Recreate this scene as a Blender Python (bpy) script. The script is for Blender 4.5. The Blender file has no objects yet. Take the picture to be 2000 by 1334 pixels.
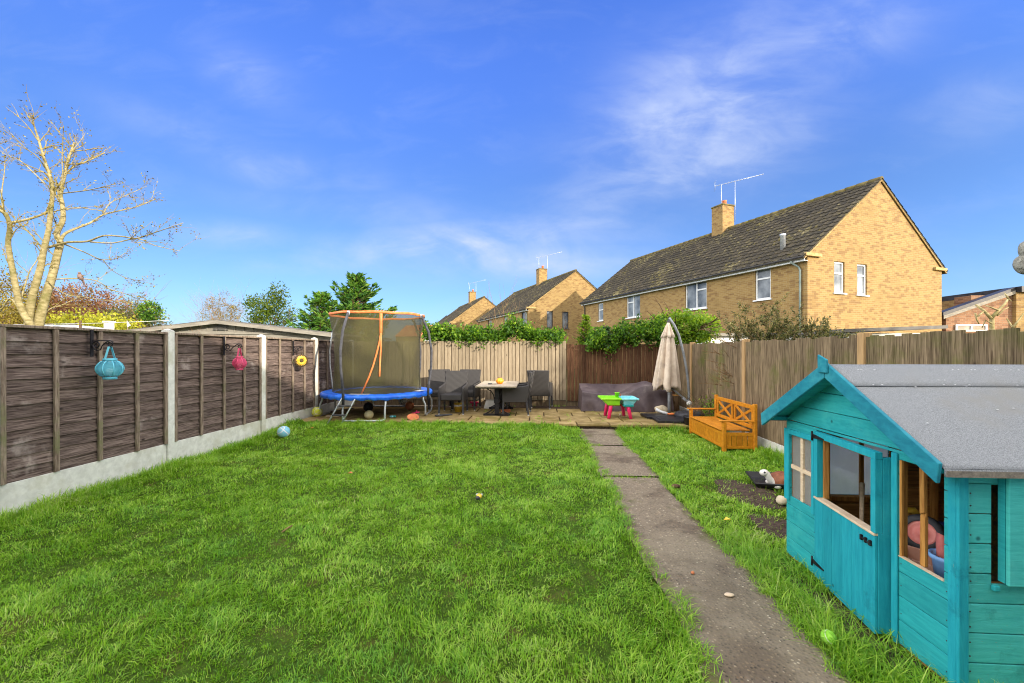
import bpy, bmesh, math, random
import numpy as np
from mathutils import Vector, Matrix, noise as mnoise
R = math.radians
sc = bpy.context.scene
COL = sc.collection

# ------------------------------------------------------------------ camera, sky, sun, exposure
cam_data = bpy.data.cameras.new('camera')
cam = bpy.data.objects.new('camera', cam_data)
COL.objects.link(cam)
sc.camera = cam
cam.location = (0, 0, 1.5)
cam.rotation_euler = (R(90), 0, R(3.49))
cam_data.sensor_width = 36
cam_data.lens = 820 / 2000 * 36
cam_data.shift_y = 0.009
cam_data.clip_start = 0.05
cam_data.clip_end = 3000

SUN_EL, SUN_ROT = R(19.5), R(132)
TO_SUN = Vector((math.sin(SUN_ROT) * math.cos(SUN_EL), math.cos(SUN_ROT) * math.cos(SUN_EL), math.sin(SUN_EL)))
sun_data = bpy.data.lights.new('sun', 'SUN')
sun_data.energy = 2.5
sun_data.angle = R(0.6)
sun_data.color = (1.0, 0.91, 0.77)
sun = bpy.data.objects.new('sun', sun_data)
COL.objects.link(sun)
sun.rotation_euler = (-TO_SUN).to_track_quat('-Z', 'Y').to_euler()

sc.view_settings.view_transform = 'Standard'
sc.view_settings.look = 'None'
sc.view_settings.exposure = 1.5
sc.view_settings.gamma = 1
sc.cycles.max_bounces = 8
sc.cycles.transparent_max_bounces = 16
sc.cycles.use_denoising = True
sc.cycles.denoising_prefilter = 'ACCURATE'
sc.cycles.use_adaptive_sampling = False
sc.cycles.sample_clamp_indirect = 4
sc.cycles.filter_width = 1.1


class NT:
    """small helper for node trees"""
    def __init__(s, tree):
        s.t = tree
        s.n = tree.nodes
        s.l = tree.links

    def new(s, kind, **kw):
        n = s.n.new(kind)
        for k, v in kw.items():
            setattr(n, k, v)
        return n

    def put(s, sock, v):
        if hasattr(v, 'is_output'):
            s.l.new(v, sock)
        else:
            if sock.type == 'RGBA' and not hasattr(v, '__len__'):
                v = (v, v, v, 1)
            elif sock.type == 'RGBA' and len(v) == 3:
                v = (*v, 1)
            sock.default_value = v

    def math(s, op, a, b=0.0, c=0.0, clamp=False):
        n = s.new('ShaderNodeMath', operation=op)
        n.use_clamp = clamp
        for i, v in enumerate((a, b, c)):
            s.put(n.inputs[i], v)
        return n.outputs[0]

    def vmath(s, op, a, b=(0, 0, 0)):
        n = s.new('ShaderNodeVectorMath', operation=op)
        s.put(n.inputs[0], a)
        s.put(n.inputs[1], b)
        return n.outputs['Value'] if op in ('DOT_PRODUCT', 'LENGTH') else n.outputs[0]

    def mix(s, f, a, b, blend='MIX'):
        n = s.new('ShaderNodeMix', data_type='RGBA', blend_type=blend)
        s.put(n.inputs[0], f)
        s.put(n.inputs[6], a)
        s.put(n.inputs[7], b)
        return n.outputs[2]

    def ramp(s, f, stops, interp='LINEAR'):
        n = s.new('ShaderNodeValToRGB')
        n.color_ramp.interpolation = interp
        e = n.color_ramp.elements
        while len(e) < len(stops):
            e.new(0.5)
        for el, (p, c) in zip(e, stops):
            el.position = p
            if not hasattr(c, '__len__'):
                c = (c, c, c)
            el.color = (*c[:3], 1)
        s.put(n.inputs[0], f)
        return n.outputs[0]

    def step(s, f, a, b):
        n = s.new('ShaderNodeMapRange', interpolation_type='SMOOTHSTEP')
        s.put(n.inputs[0], f)
        n.inputs[1].default_value = a
        n.inputs[2].default_value = b
        return n.outputs[0]

    def noise(s, vec, scale, detail=4.0, rough=0.55, dist=0.0):
        n = s.new('ShaderNodeTexNoise')
        s.put(n.inputs['Vector'], vec)
        n.inputs['Scale'].default_value = scale
        n.inputs['Detail'].default_value = detail
        n.inputs['Roughness'].default_value = rough
        n.inputs['Distortion'].default_value = dist
        return n.outputs[0]

    def voronoi(s, vec, scale, feature='F1', rnd=1.0):
        n = s.new('ShaderNodeTexVoronoi', feature=feature)
        s.put(n.inputs['Vector'], vec)
        n.inputs['Scale'].default_value = scale
        n.inputs['Randomness'].default_value = rnd
        return n

    def mapping(s, vec, scale=(1, 1, 1), loc=(0, 0, 0), rot=(0, 0, 0)):
        n = s.new('ShaderNodeMapping')
        s.put(n.inputs[0], vec)
        n.inputs['Location'].default_value = loc
        n.inputs['Rotation'].default_value = rot
        n.inputs['Scale'].default_value = scale
        return n.outputs[0]

    def bump(s, h, strength, dist=0.01):
        n = s.new('ShaderNodeBump')
        s.put(n.inputs['Height'], h)
        n.inputs['Strength'].default_value = strength
        n.inputs['Distance'].default_value = dist
        return n.outputs[0]


# world: Nishita sky, bluer away from the sun, thin cirrus and a veil added overhead and behind to light the shade
world = bpy.data.worlds.new('World')
sc.world = world
world.use_nodes = True
N = NT(world.node_tree)
bg = N.n['Background']
sky = N.new('ShaderNodeTexSky', sky_type='NISHITA')
sky.sun_disc = False
sky.sun_elevation = SUN_EL
sky.sun_rotation = SUN_ROT
sky.dust_density = 0.6
d = N.vmath('NORMALIZE', N.new('ShaderNodeTexCoord').outputs['Generated'])
sdot = N.vmath('DOT_PRODUCT', d, tuple(TO_SUN))
away = N.step(sdot, 0.75, 0.3)
sep = N.new('ShaderNodeSeparateXYZ')
N.put(sep.inputs[0], d)
dz = sep.outputs[2]
lowblue = N.mix(N.step(dz, 0.26, 0.64), (0.27, 0.395, 0.66), (0.34, 0.53, 1.14))
tint = N.mix(away, (1.5, 1.3, 1.12), lowblue)
base = N.mix(1.0, sky.outputs[0], tint, 'MULTIPLY')
dim = N.math('MULTIPLY_ADD', sep.outputs[0], 0.20, 0.80)
cd_ = N.new('ShaderNodeCombineXYZ')
for q_ in cd_.inputs:
    N.put(q_, dim)
base = N.mix(N.step(sep.outputs[1], -0.2, 0.3), base, N.mix(1.0, base, cd_.outputs[0], 'MULTIPLY'))
# wisps of cirrus: soft patches at chosen bearings (tangents of azimuth and elevation), torn by stretched noise
iy = N.math('DIVIDE', 1.0, N.math('MAXIMUM', sep.outputs[1], 0.05))
ta = N.math('MULTIPLY', sep.outputs[0], iy)
te = N.math('MULTIPLY', dz, iy)
uv = N.new('ShaderNodeCombineXYZ')
N.put(uv.inputs[0], ta)
N.put(uv.inputs[1], te)
c1 = N.noise(N.mapping(uv.outputs[0], (1.0, 2.1, 1), (2.1, 0.35, 0), (0, 0, R(28))), 3.2, 8, 0.58, 0.6)
c2 = N.noise(N.mapping(uv.outputs[0], (1.0, 2.6, 1), (5.2, 1.9, 0), (0, 0, R(-12))), 4.6, 8, 0.6, 0.5)
WISPS = [(0.37, 0.54, 0.28, 0.15, 1.05, 35), (0.58, 0.66, 0.34, 0.10, 0.6, 30), (0.34, 0.43, 0.30, 0.08, 0.95, 18), (0.20, 0.44, 0.09, 0.05, 0.55, 25),
         (-0.184, 0.245, 0.30, 0.055, 1.25, 4), (-0.02, 0.22, 0.22, 0.045, 1.15, -2), (-0.10, 0.29, 0.35, 0.03, 0.8, 3), (-0.72, 0.68, 0.13, 0.06, 0.5, -28), (-0.66, 0.45, 0.14, 0.045, 0.6, -14),
         (-0.76, 0.29, 0.16, 0.03, 0.6, -5), (-0.56, 0.21, 0.18, 0.028, 0.6, 0), (-0.44, 0.42, 0.08, 0.04, 0.35, 0), (1.0, 0.55, 0.18, 0.07, 0.3, 10), (-0.9, 0.56, 0.22, 0.05, 0.3, -20), (-0.35, 0.33, 0.4, 0.05, 0.3, -8)]
cm = None
for k, (a0, e0, ra, re_, amt, rot) in enumerate(WISPS):
    x_ = N.math('SUBTRACT', ta, a0)
    y_ = N.math('SUBTRACT', te, e0)
    cr_, sr_ = math.cos(R(rot)), math.sin(R(rot))
    xr_ = N.math('ADD', N.math('MULTIPLY', x_, cr_ / ra), N.math('MULTIPLY', y_, sr_ / ra))
    yr_ = N.math('ADD', N.math('MULTIPLY', x_, -sr_ / re_), N.math('MULTIPLY', y_, cr_ / re_))
    rr_ = N.math('ADD', N.math('MULTIPLY', xr_, xr_), N.math('MULTIPLY', yr_, yr_))
    g_ = N.math('MULTIPLY', N.math('EXPONENT', N.math('MULTIPLY', rr_, -0.9)), amt)
    cm = g_ if cm is None else N.math('MAXIMUM', cm, g_)
front = N.step(sep.outputs[1], 0.1, 0.3)
tex = N.math('ADD', N.math('MULTIPLY_ADD', N.step(c1, 0.34, 0.72), 0.6, 0.16), N.math('MULTIPLY', N.step(c2, 0.38, 0.70), 0.4))
cm = N.math('MULTIPLY', N.math('MULTIPLY', cm, tex), front, clamp=True)
haze_ = N.math('MULTIPLY', N.math('MULTIPLY', N.step(c2, 0.42, 0.75), 0.09), front)
cm = N.math('MAXIMUM', cm, haze_)
clouds = N.mix(N.math('MULTIPLY', cm, 0.80), base, (1.75, 2.0, 2.6))

# added fill: the sky overhead and behind the camera is made bright
fdot = N.vmath('DOT_PRODUCT', d, (-0.06, 0.998, 0.0))
fill_veil = N.math('MULTIPLY', N.step(N.math('ADD', fdot, N.math('MULTIPLY', c1, 0.10)), 0.52, 0.20), N.step(dz, 0.0, 0.2))
side = N.math('MULTIPLY_ADD', N.math('MULTIPLY', sep.outputs[0], sep.outputs[0]), 0.75, 0.64)
side = N.math('MULTIPLY_ADD', N.math('MAXIMUM', N.math('MULTIPLY', sep.outputs[0], -1.0), 0.0), 0.28, side)
vs_ = N.new('ShaderNodeVectorMath', operation='SCALE')
vs_.inputs[0].default_value = (7.9, 7.7, 7.5)
N.put(vs_.inputs['Scale'], side)
allsky = N.mix(fill_veil, clouds, vs_.outputs[0])
N.put(bg.inputs[0], allsky)
bg.inputs[1].default_value = 0.145


# ------------------------------------------------------------------ materials
def S(r, g, b):
    f = lambda c: (c / 255 / 12.92) if c / 255 <= 0.04045 else ((c / 255 + 0.055) / 1.055) ** 2.4
    return (f(r), f(g), f(b))


def base_mat(name):
    m = bpy.data.materials.new(name)
    m.use_nodes = True
    n = NT(m.node_tree)
    p = n.n['Principled BSDF']
    return m, n, p


def island(n, colour, amount):
    """every separate board / tile / stone a little lighter or darker than the next"""
    g = n.new('ShaderNodeNewGeometry')
    h = n.new('ShaderNodeHueSaturation')
    n.put(h.inputs['Value'], n.math('MULTIPLY_ADD', g.outputs['Random Per Island'], amount * 2, 1 - amount))
    n.put(h.inputs['Color'], colour)
    return h.outputs[0]


def M(name, c1, c2=None, c3=None, scale=8.0, stretch=(1, 1, 1), rough=0.75, isl=0.0, bump=0.0, bdist=0.004,
      metal=0.0, spec=0.4, detail=6, lo=0.35, hi=0.65, p_lo=0.52, p_hi=0.7, p_scale=None, knots=0.0, rot=(0, 0, 0), coat=0.0):
    m, n, p = base_mat(name)
    co = n.new('ShaderNodeTexCoord').outputs['Object']
    v = n.mapping(co, stretch, (0.37, 0.11, 0.53), rot)
    col = c1
    f = n.noise(v, scale, detail, 0.6, 0.3)
    if c2 is not None:
        col = n.ramp(f, [(lo, c1), (hi, c2)])
    if c3 is not None:
        g = n.noise(co, p_scale or scale / 5, 5, 0.65)
        col = n.mix(n.step(g, p_lo, p_hi), col, c3)
    if knots:
        vo = n.voronoi(n.mapping(co, tuple(min(2.2, max(1.0, q / 6)) for q in stretch), (0.2, 0.7, 0.1)), 2.6)
        k = n.step(vo.outputs['Distance'], 0.10, 0.02)
        col = n.mix(n.math('MULTIPLY', k, knots), col, tuple(x * 0.25 for x in c1))
    if isl:
        col = island(n, col, isl)
    n.put(p.inputs['Base Color'], col)
    p.inputs['Roughness'].default_value = rough
    p.inputs['Metallic'].default_value = metal
    p.inputs['Specular IOR Level'].default_value = spec
    if coat:
        p.inputs['Coat Weight'].default_value = coat
    if bump:
        n.put(p.inputs['Normal'], n.bump(f, bump, bdist))
    return m


def leaf_mat(name, stops, trans=0.45, rough=0.5, spec=0.35):
    """leaf colours picked at random per leaf from the attribute rnd, half let through"""
    m, n, p = base_mat(name)
    a = n.new('ShaderNodeAttribute', attribute_name='rnd')
    col = n.ramp(a.outputs['Fac'], stops)
    n.put(p.inputs['Base Color'], col)
    p.inputs['Roughness'].default_value = rough
    p.inputs['Specular IOR Level'].default_value = spec
    t = n.new('ShaderNodeBsdfTranslucent')
    n.put(t.inputs[0], n.mix(1.0, col, (1.5, 1.5, 0.9), 'MULTIPLY'))
    ms = n.new('ShaderNodeMixShader')
    ms.inputs[0].default_value = trans
    n.l.new(p.outputs[0], ms.inputs[1])
    n.l.new(t.outputs[0], ms.inputs[2])
    n.l.new(ms.outputs[0], n.n['Material Output'].inputs[0])
    return m


def brick_mat(name, c1, c2, mortar, dark):
    m, n, p = base_mat(name)
    co = n.new('ShaderNodeTexCoord').outputs['Object']
    s = n.new('ShaderNodeSeparateXYZ')
    n.put(s.inputs[0], co)
    u = n.math('ADD', s.outputs[0], s.outputs[1])
    cb = n.new('ShaderNodeCombineXYZ')
    n.put(cb.inputs[0], u)
    n.put(cb.inputs[1], s.outputs[2])
    b = n.new('ShaderNodeTexBrick')
    n.put(b.inputs['Vector'], cb.outputs[0])
    n.put(b.inputs['Color1'], c1)
    n.put(b.inputs['Color2'], c2)
    n.put(b.inputs['Mortar'], mortar)
    b.inputs['Scale'].default_value = 1
    b.inputs['Brick Width'].default_value = 0.225
    b.inputs['Row Height'].default_value = 0.075
    b.inputs['Mortar Size'].default_value = 0.007
    b.inputs['Mortar Smooth'].default_value = 0.3
    b.inputs['Bias'].default_value = -0.1
    # a few darker burnt bricks in drifts
    cell = n.new('ShaderNodeTexWhiteNoise', noise_dimensions='2D')
    fl = n.new('ShaderNodeCombineXYZ')
    row = n.math('FLOOR', n.math('DIVIDE', s.outputs[2], 0.075))
    off = n.math('MULTIPLY', n.math('MODULO', row, 2), 0.1125)
    n.put(fl.inputs[0], n.math('FLOOR', n.math('DIVIDE', n.math('ADD', u, off), 0.225)))
    n.put(fl.inputs[1], row)
    n.put(cell.inputs['Vector'], fl.outputs[0])
    drift = n.noise(cb.outputs[0], 0.8, 3)
    k = n.step(n.math('ADD', cell.outputs[0], n.math('MULTIPLY', drift, 0.5)), 1.02, 1.12)
    col = n.mix(n.math('MULTIPLY', k, 0.6), b.outputs['Color'], dark)
    st = n.noise(cb.outputs[0], 0.45, 6, 0.7)
    col = n.mix(n.step(st, 0.5, 0.75), col, tuple(x * 0.78 for x in c1))
    n.put(p.inputs['Base Color'], col)
    p.inputs['Roughness'].default_value = 0.9
    n.put(p.inputs['Normal'], n.bump(n.math('SUBTRACT', 1.0, b.outputs['Fac']), 0.5, 0.006))
    return m


mt = {}
mt['fence_dark'] = M('weathered_grey_fence_timber', S(52, 40, 36), S(124, 108, 100), S(156, 144, 136), scale=5, stretch=(1, 1.1, 26),
                     isl=0.28, bump=0.7, bdist=0.006, p_scale=2.2, p_lo=0.56, p_hi=0.74, knots=0.8, rough=0.9, spec=0.2)
mt['batten'] = M('greyed_batten_timber', S(92, 78, 66), S(148, 132, 116), S(110, 108, 78), scale=6, stretch=(14, 14, 1.2), isl=0.15, bump=0.5, p_scale=3, rough=0.9, spec=0.2)
mt['concrete'] = M('pale_cast_concrete', S(198, 198, 190), S(220, 220, 212), S(190, 188, 172), scale=14, bump=0.5, bdist=0.002, p_scale=2.0, rough=0.9, spec=0.2)
mt['cream_board'] = M('pale_treated_boards', S(128, 113, 92), S(158, 143, 120), S(110, 103, 73), scale=4, stretch=(26, 26, 1.1), isl=0.2, bump=0.5, p_scale=1.3,
                      p_lo=0.60, p_hi=0.85, knots=0.75, rough=0.85, spec=0.2)
mt['brown_board'] = M('shade_darkened_boards', S(70, 46, 32), S(112, 80, 58), S(136, 112, 90), scale=4, stretch=(26, 26, 1.1), isl=0.25, bump=0.5, p_scale=1.1,
                      p_lo=0.58, p_hi=0.8, knots=0.7, rough=0.88, spec=0.2)  # darker copy of the pale boards, shade put into the colour
mt['green_board'] = M('weathered_brown_green_boards', S(70, 56, 41), S(146, 127, 100), S(92, 94, 46), scale=4, stretch=(24, 24, 0.9), isl=0.26, bump=0.5, p_scale=1.4,
                      p_lo=0.50, p_hi=0.74, knots=0.7, rough=0.9, spec=0.2)
mt['post_wood'] = M('sawn_post_timber', S(160, 128, 88), S(196, 160, 112), scale=4, stretch=(20, 20, 1), bump=0.4, rough=0.85)
mt['iron'] = M('black_wrought_iron', S(22, 20, 24), S(44, 42, 46), scale=30, rough=0.55, metal=0.3)
mt['blue_lacquer'] = M('turquoise_lantern_paint', S(84, 176, 200), S(120, 204, 222), scale=10, rough=0.45)
mt['pink_lacquer'] = M('pink_lantern_paint', S(206, 60, 104), S(232, 96, 134), scale=10, rough=0.45)
mt['wax'] = M('white_candle_wax', S(232, 230, 226), S(244, 242, 236), scale=10, rough=0.5)
mt['gold'] = M('gold_petal_paint', S(226, 176, 40), S(250, 214, 90), scale=20, rough=0.4, metal=0.3)
mt['dark_brown'] = M('dark_brown_seed_head', S(48, 34, 18), S(84, 64, 26), scale=60, rough=0.7, bump=0.6)
mt['galv'] = M('galvanised_tube', S(176, 182, 188), S(214, 218, 222), scale=20, rough=0.38, metal=0.55)
mt['blue_pvc'] = M('blue_trampoline_pad', S(24, 92, 208), S(44, 122, 238), S(20, 70, 170), scale=6, rough=0.35, bump=0.35, bdist=0.01, p_scale=3)
mt['foam_dark'] = M('dark_foam_sleeve', S(52, 52, 58), S(78, 78, 84), scale=14, rough=0.8)
mt['orange_pvc'] = M('orange_binding', S(204, 108, 54), S(226, 136, 78), scale=12, rough=0.55)
mt['mat_black'] = M('woven_black_mat', S(58, 56, 56), S(84, 80, 76), S(120, 112, 100), scale=20, rough=0.8, p_scale=2)
mt['white_patch'] = M('worn_white_patch', S(210, 210, 212), S(236, 236, 238), scale=14, rough=0.6)
def teal_paint(name, a, b, c, stretch):
    m, n, p = base_mat(name)
    co = n.new('ShaderNodeTexCoord').outputs['Object']
    v = n.mapping(co, stretch, (0.37, 0.11, 0.53))
    f = n.noise(v, 4.5, 7, 0.65, 0.4)
    col = island(n, n.ramp(f, [(0.33, a), (0.62, b)]), 0.08)
    worn = n.noise(co, 2.6, 6, 0.7)
    col = n.mix(n.math('MULTIPLY', n.step(worn, 0.50, 0.72), 0.6), col, c)
    grime = n.noise(n.mapping(co, (1, 1, 1), (4, 1, 7)), 5.0, 7, 0.75)
    col = n.mix(n.math('MULTIPLY', n.step(grime, 0.56, 0.70), 0.5), col, tuple(x * 0.55 for x in a))
    chip = n.noise(n.mapping(co, tuple(q ** 0.6 for q in stretch), (9, 5, 2)), 38, 5, 0.7)
    gate = n.step(n.noise(n.mapping(co, (1, 1, 1), (2, 8, 3)), 3.2, 4), 0.50, 0.66)
    k = n.math('MULTIPLY', n.step(chip, 0.655, 0.70), gate)
    col = n.mix(n.math('MULTIPLY', k, 0.8), col, S(150, 138, 104))
    vo = n.voronoi(n.mapping(co, (1, 1, 1), (0.2, 0.7, 0.1)), 4.2)
    kn = n.step(vo.outputs['Distance'], 0.06, 0.015)
    col = n.mix(n.math('MULTIPLY', kn, 0.75), col, S(8, 62, 66))
    n.put(p.inputs['Base Color'], col)
    p.inputs['Roughness'].default_value = 0.74
    p.inputs['Specular IOR Level'].default_value = 0.28
    n.put(p.inputs['Normal'], n.bump(n.math('ADD', f, n.math('MULTIPLY', n.noise(v, 30, 3), 0.4)), 0.5, 0.004))
    return m


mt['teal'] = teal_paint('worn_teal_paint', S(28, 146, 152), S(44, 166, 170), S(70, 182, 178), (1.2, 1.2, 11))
mt['teal_lit'] = teal_paint('side_lit_teal_paint', S(58, 168, 164), S(74, 186, 180), S(100, 198, 190), (1.2, 1.2, 11))  # same teal, lightened so the near side looks better lit
mt['teal_up'] = teal_paint('worn_teal_paint_upright', S(20, 142, 158), S(34, 160, 174), S(54, 174, 180), (11, 11, 1.2))
mt['blue_trim'] = M('blue_teal_bargeboard_paint', S(14, 112, 132), S(30, 134, 150), S(54, 150, 162), scale=3.5, stretch=(4, 4, 9), isl=0.05, bump=0.3, p_scale=2.5, rough=0.68)
mt['bare_wood'] = M('bare_honey_timber', S(150, 98, 40), S(196, 142, 72), scale=4, stretch=(14, 14, 1.5), isl=0.15, bump=0.4, knots=0.6, rough=0.8)
mt['pale_wood'] = M('pale_sawn_timber', S(206, 180, 146), S(228, 206, 176), scale=5, stretch=(3, 3, 12), bump=0.3, rough=0.8)
mt['inner_wood'] = M('unpainted_inner_boards', S(146, 100, 50), S(190, 140, 78), scale=4, stretch=(1.2, 1.2, 16), isl=0.2, bump=0.4, knots=0.7, rough=0.85)
mt['felt'] = M('grey_mineral_roof_felt', S(112, 115, 118), S(156, 159, 161), S(136, 136, 133), scale=240, bump=0.8, bdist=0.003, detail=3, p_scale=1.5, rough=0.95, spec=0.15)
mt['felt_edge'] = M('felt_cut_edge', S(116, 108, 98), S(148, 138, 124), scale=60, bump=0.6, rough=0.95)
mt['orange_wood'] = M('honey_orange_stain', S(182, 112, 16), S(208, 138, 32), S(146, 102, 30), scale=4, stretch=(6, 6, 6), isl=0.1, bump=0.25, p_scale=3, p_lo=0.6, p_hi=0.9, rough=0.5, spec=0.4)
mt['rattan'] = None
mt['charcoal'] = M('charcoal_metal', S(52, 52, 56), S(74, 74, 78), scale=14, rough=0.5)
mt['cap'] = M('white_plastic_foot', S(226, 226, 222), S(240, 240, 236), scale=10, rough=0.4)
mt['table_wood'] = M('greyed_table_slats', S(150, 138, 122), S(190, 176, 156), S(120, 108, 92), scale=5, stretch=(1.2, 12, 6), isl=0.15, bump=0.4, p_scale=3, rough=0.8)
mt['pumpkin'] = M('amber_glazed_pot', S(226, 132, 12), S(246, 166, 40), scale=8, rough=0.35)
mt['cover'] = M('plum_grey_furniture_cover', S(74, 62, 68), S(104, 92, 94), S(132, 122, 116), scale=3, bump=0.5, bdist=0.02, p_scale=2.4, p_lo=0.56, p_hi=0.82, rough=0.6)
mt['lime'] = M('lime_plastic', S(132, 214, 30), S(160, 232, 60), scale=6, rough=0.4)
mt['aqua'] = M('aqua_plastic', S(100, 196, 216), S(150, 222, 232), scale=6, rough=0.4)
mt['teal_plastic'] = M('teal_plastic', S(30, 150, 150), S(50, 170, 168), scale=6, rough=0.4)
mt['pink'] = M('hot_pink_plastic', S(238, 36, 104), S(250, 64, 128), scale=6, rough=0.4)
mt['red'] = M('red_plastic', S(190, 20, 30), S(214, 40, 44), scale=6, rough=0.4)
mt['canvas'] = M('beige_parasol_canvas', S(196, 178, 160), S(218, 202, 184), S(176, 160, 148), scale=6, bump=0.2, p_scale=3, rough=0.85)
mt['grey_paint'] = M('grey_painted_tube', S(128, 132, 138), S(160, 164, 170), scale=12, rough=0.4, metal=0.2)
mt['rubber'] = M('black_rubber', S(34, 34, 38), S(58, 58, 64), scale=18, rough=0.6, bump=0.15)
mt['slab_black'] = M('black_plastic_base', S(26, 26, 30), S(48, 48, 52), scale=8, rough=0.4)
mt['bark'] = M('brown_bark', S(74, 58, 44), S(122, 100, 76), scale=9, stretch=(3, 3, 0.8), bump=0.8, bdist=0.02, rough=0.95, spec=0.1)
mt['pale_bark'] = M('pale_olive_bark', S(116, 106, 68), S(168, 155, 116), S(100, 98, 50), scale=7, stretch=(1, 1, 2.2), bump=0.6, bdist=0.01, p_scale=2.2, p_lo=0.5, p_hi=0.75, rough=0.9, spec=0.1)
mt['twig'] = M('dry_tan_twigs', S(118, 92, 64), S(160, 130, 96), scale=6, rough=0.95, spec=0.1)
mt['olive_twig'] = M('brown_olive_twigs', S(122, 108, 60), S(158, 142, 86), scale=5, rough=0.95, spec=0.1)
mt['red_twig'] = M('reddish_bare_twigs', S(112, 72, 58), S(158, 108, 84), scale=5, rough=0.95, spec=0.1)
mt['white_gloss'] = M('white_upvc', S(206, 208, 210), S(218, 220, 222), scale=6, rough=0.35)
mt['dark_frame'] = M('dark_grey_window_frame', S(46, 46, 52), S(64, 64, 70), scale=6, rough=0.5)
mt['gutter'] = M('black_gutter', S(34, 34, 38), S(60, 60, 64), scale=6, rough=0.45)
mt['green_pipe'] = M('grey_green_downpipe', S(104, 120, 116), S(136, 148, 142), scale=6, rough=0.55)
mt['terracotta'] = M('terracotta', S(188, 104, 64), S(214, 134, 90), scale=10, rough=0.8)
mt['verge'] = M('mossy_verge_mortar', S(150, 126, 82), S(188, 160, 110), S(120, 116, 60), scale=8, bump=0.3, p_scale=2, rough=0.9)
mt['ridge_tile'] = M('mossy_ridge_tile', S(84, 76, 56), S(118, 108, 70), S(104, 104, 40), scale=5, isl=0.2, p_scale=2, bump=0.4, rough=0.95, spec=0.1)
mt['soil'] = M('dark_garden_soil', S(56, 46, 40), S(98, 82, 70), S(84, 74, 56), scale=26, bump=1.0, bdist=0.02, p_scale=5, rough=0.95, spec=0.15)
mt['stone'] = M('pale_rough_stone', S(176, 160, 134), S(212, 198, 170), scale=9, bump=0.6, rough=0.9)
mt['tan_white'] = M('tan_white_ceramic', S(214, 208, 196), S(238, 234, 226), scale=7, rough=0.5)
mt['shell'] = M('brown_tortoise_shell', S(104, 58, 36), S(150, 92, 60), scale=16, bump=0.7, bdist=0.008, rough=0.6)
mt['far_grey'] = M('pale_grey_garage_render', S(126, 120, 110), S(152, 146, 134), scale=3, stretch=(1, 1, 4), rough=0.85)
mt['far_white'] = M('white_render', S(226, 224, 216), S(240, 238, 232), scale=3, rough=0.85)
mt['grey_roof'] = M('grey_sheet_roof', S(84, 82, 80), S(116, 112, 106), scale=3, rough=0.7)
mt['earth'] = M('garden_earth', S(66, 74, 40), S(92, 98, 54), scale=2, rough=0.95, spec=0.1)
mt['path_edge_moss'] = M('path_moss', S(72, 86, 26), S(104, 112, 40), scale=30, bump=0.8, bdist=0.01, rough=0.95, spec=0.1)
mt['purple_fluff'] = M('dark_purple_plush', S(46, 26, 66), S(86, 50, 104), scale=40, bump=1.0, rough=0.95, spec=0.1)
mt['white_fluff'] = M('off_white_plush', S(132, 130, 120), S(164, 162, 152), scale=40, bump=1.0, bdist=0.02, rough=0.95, spec=0.1)
mt['blue_toy'] = M('pale_blue_plastic', S(104, 160, 226), S(140, 188, 242), scale=6, rough=0.4)
mt['navy'] = M('navy_plastic', S(24, 32, 84), S(40, 52, 116), scale=6, rough=0.45)
mt['pink_hub'] = M('faded_pink_hub', S(224, 116, 110), S(240, 150, 138), scale=10, rough=0.5, bump=0.3)
mt['tennis'] = M('lime_felt_ball', S(130, 196, 46), S(164, 222, 84), scale=60, bump=0.5, rough=0.95)
mt['brick'] = brick_mat('buff_brick', S(148, 121, 72), S(128, 100, 56), S(154, 134, 98), S(108, 78, 46))
mt['dark_brick'] = brick_mat('brown_brick', S(150, 110, 80), S(124, 88, 64), S(150, 130, 108), S(100, 66, 46))

# woven rattan: upright ribs
m, n, p = base_mat('grey_woven_rattan')
co = n.new('ShaderNodeTexCoord').outputs['Object']
sp = n.new('ShaderNodeSeparateXYZ')
n.put(sp.inputs[0], co)
rib = n.math('SINE', n.math('MULTIPLY', n.math('ADD', sp.outputs[0], sp.outputs[1]), 300.0))
wv = n.math('SINE', n.math('MULTIPLY', sp.outputs[2], 520.0))
hgt = n.math('ADD', rib, n.math('MULTIPLY', wv, 0.4))
n.put(p.inputs['Base Color'], n.mix(n.math('MULTIPLY_ADD', rib, 0.5, 0.5), S(36, 35, 38), S(72, 68, 66)))
p.inputs['Roughness'].default_value = 0.6
n.put(p.inputs['Normal'], n.bump(hgt, 0.6, 0.004))
mt['rattan'] = m

# window glass with a pale net behind: sky-mirroring pane
m, n, p = base_mat('window_pane')
co = n.new('ShaderNodeTexCoord').outputs['Object']
n.put(p.inputs['Base Color'], n.ramp(n.noise(co, 1.4, 3), [(0.35, S(70, 76, 84)), (0.65, S(140, 146, 152))]))
p.inputs['Roughness'].default_value = 0.06
p.inputs['Specular IOR Level'].default_value = 0.35
mt['pane'] = m
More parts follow.
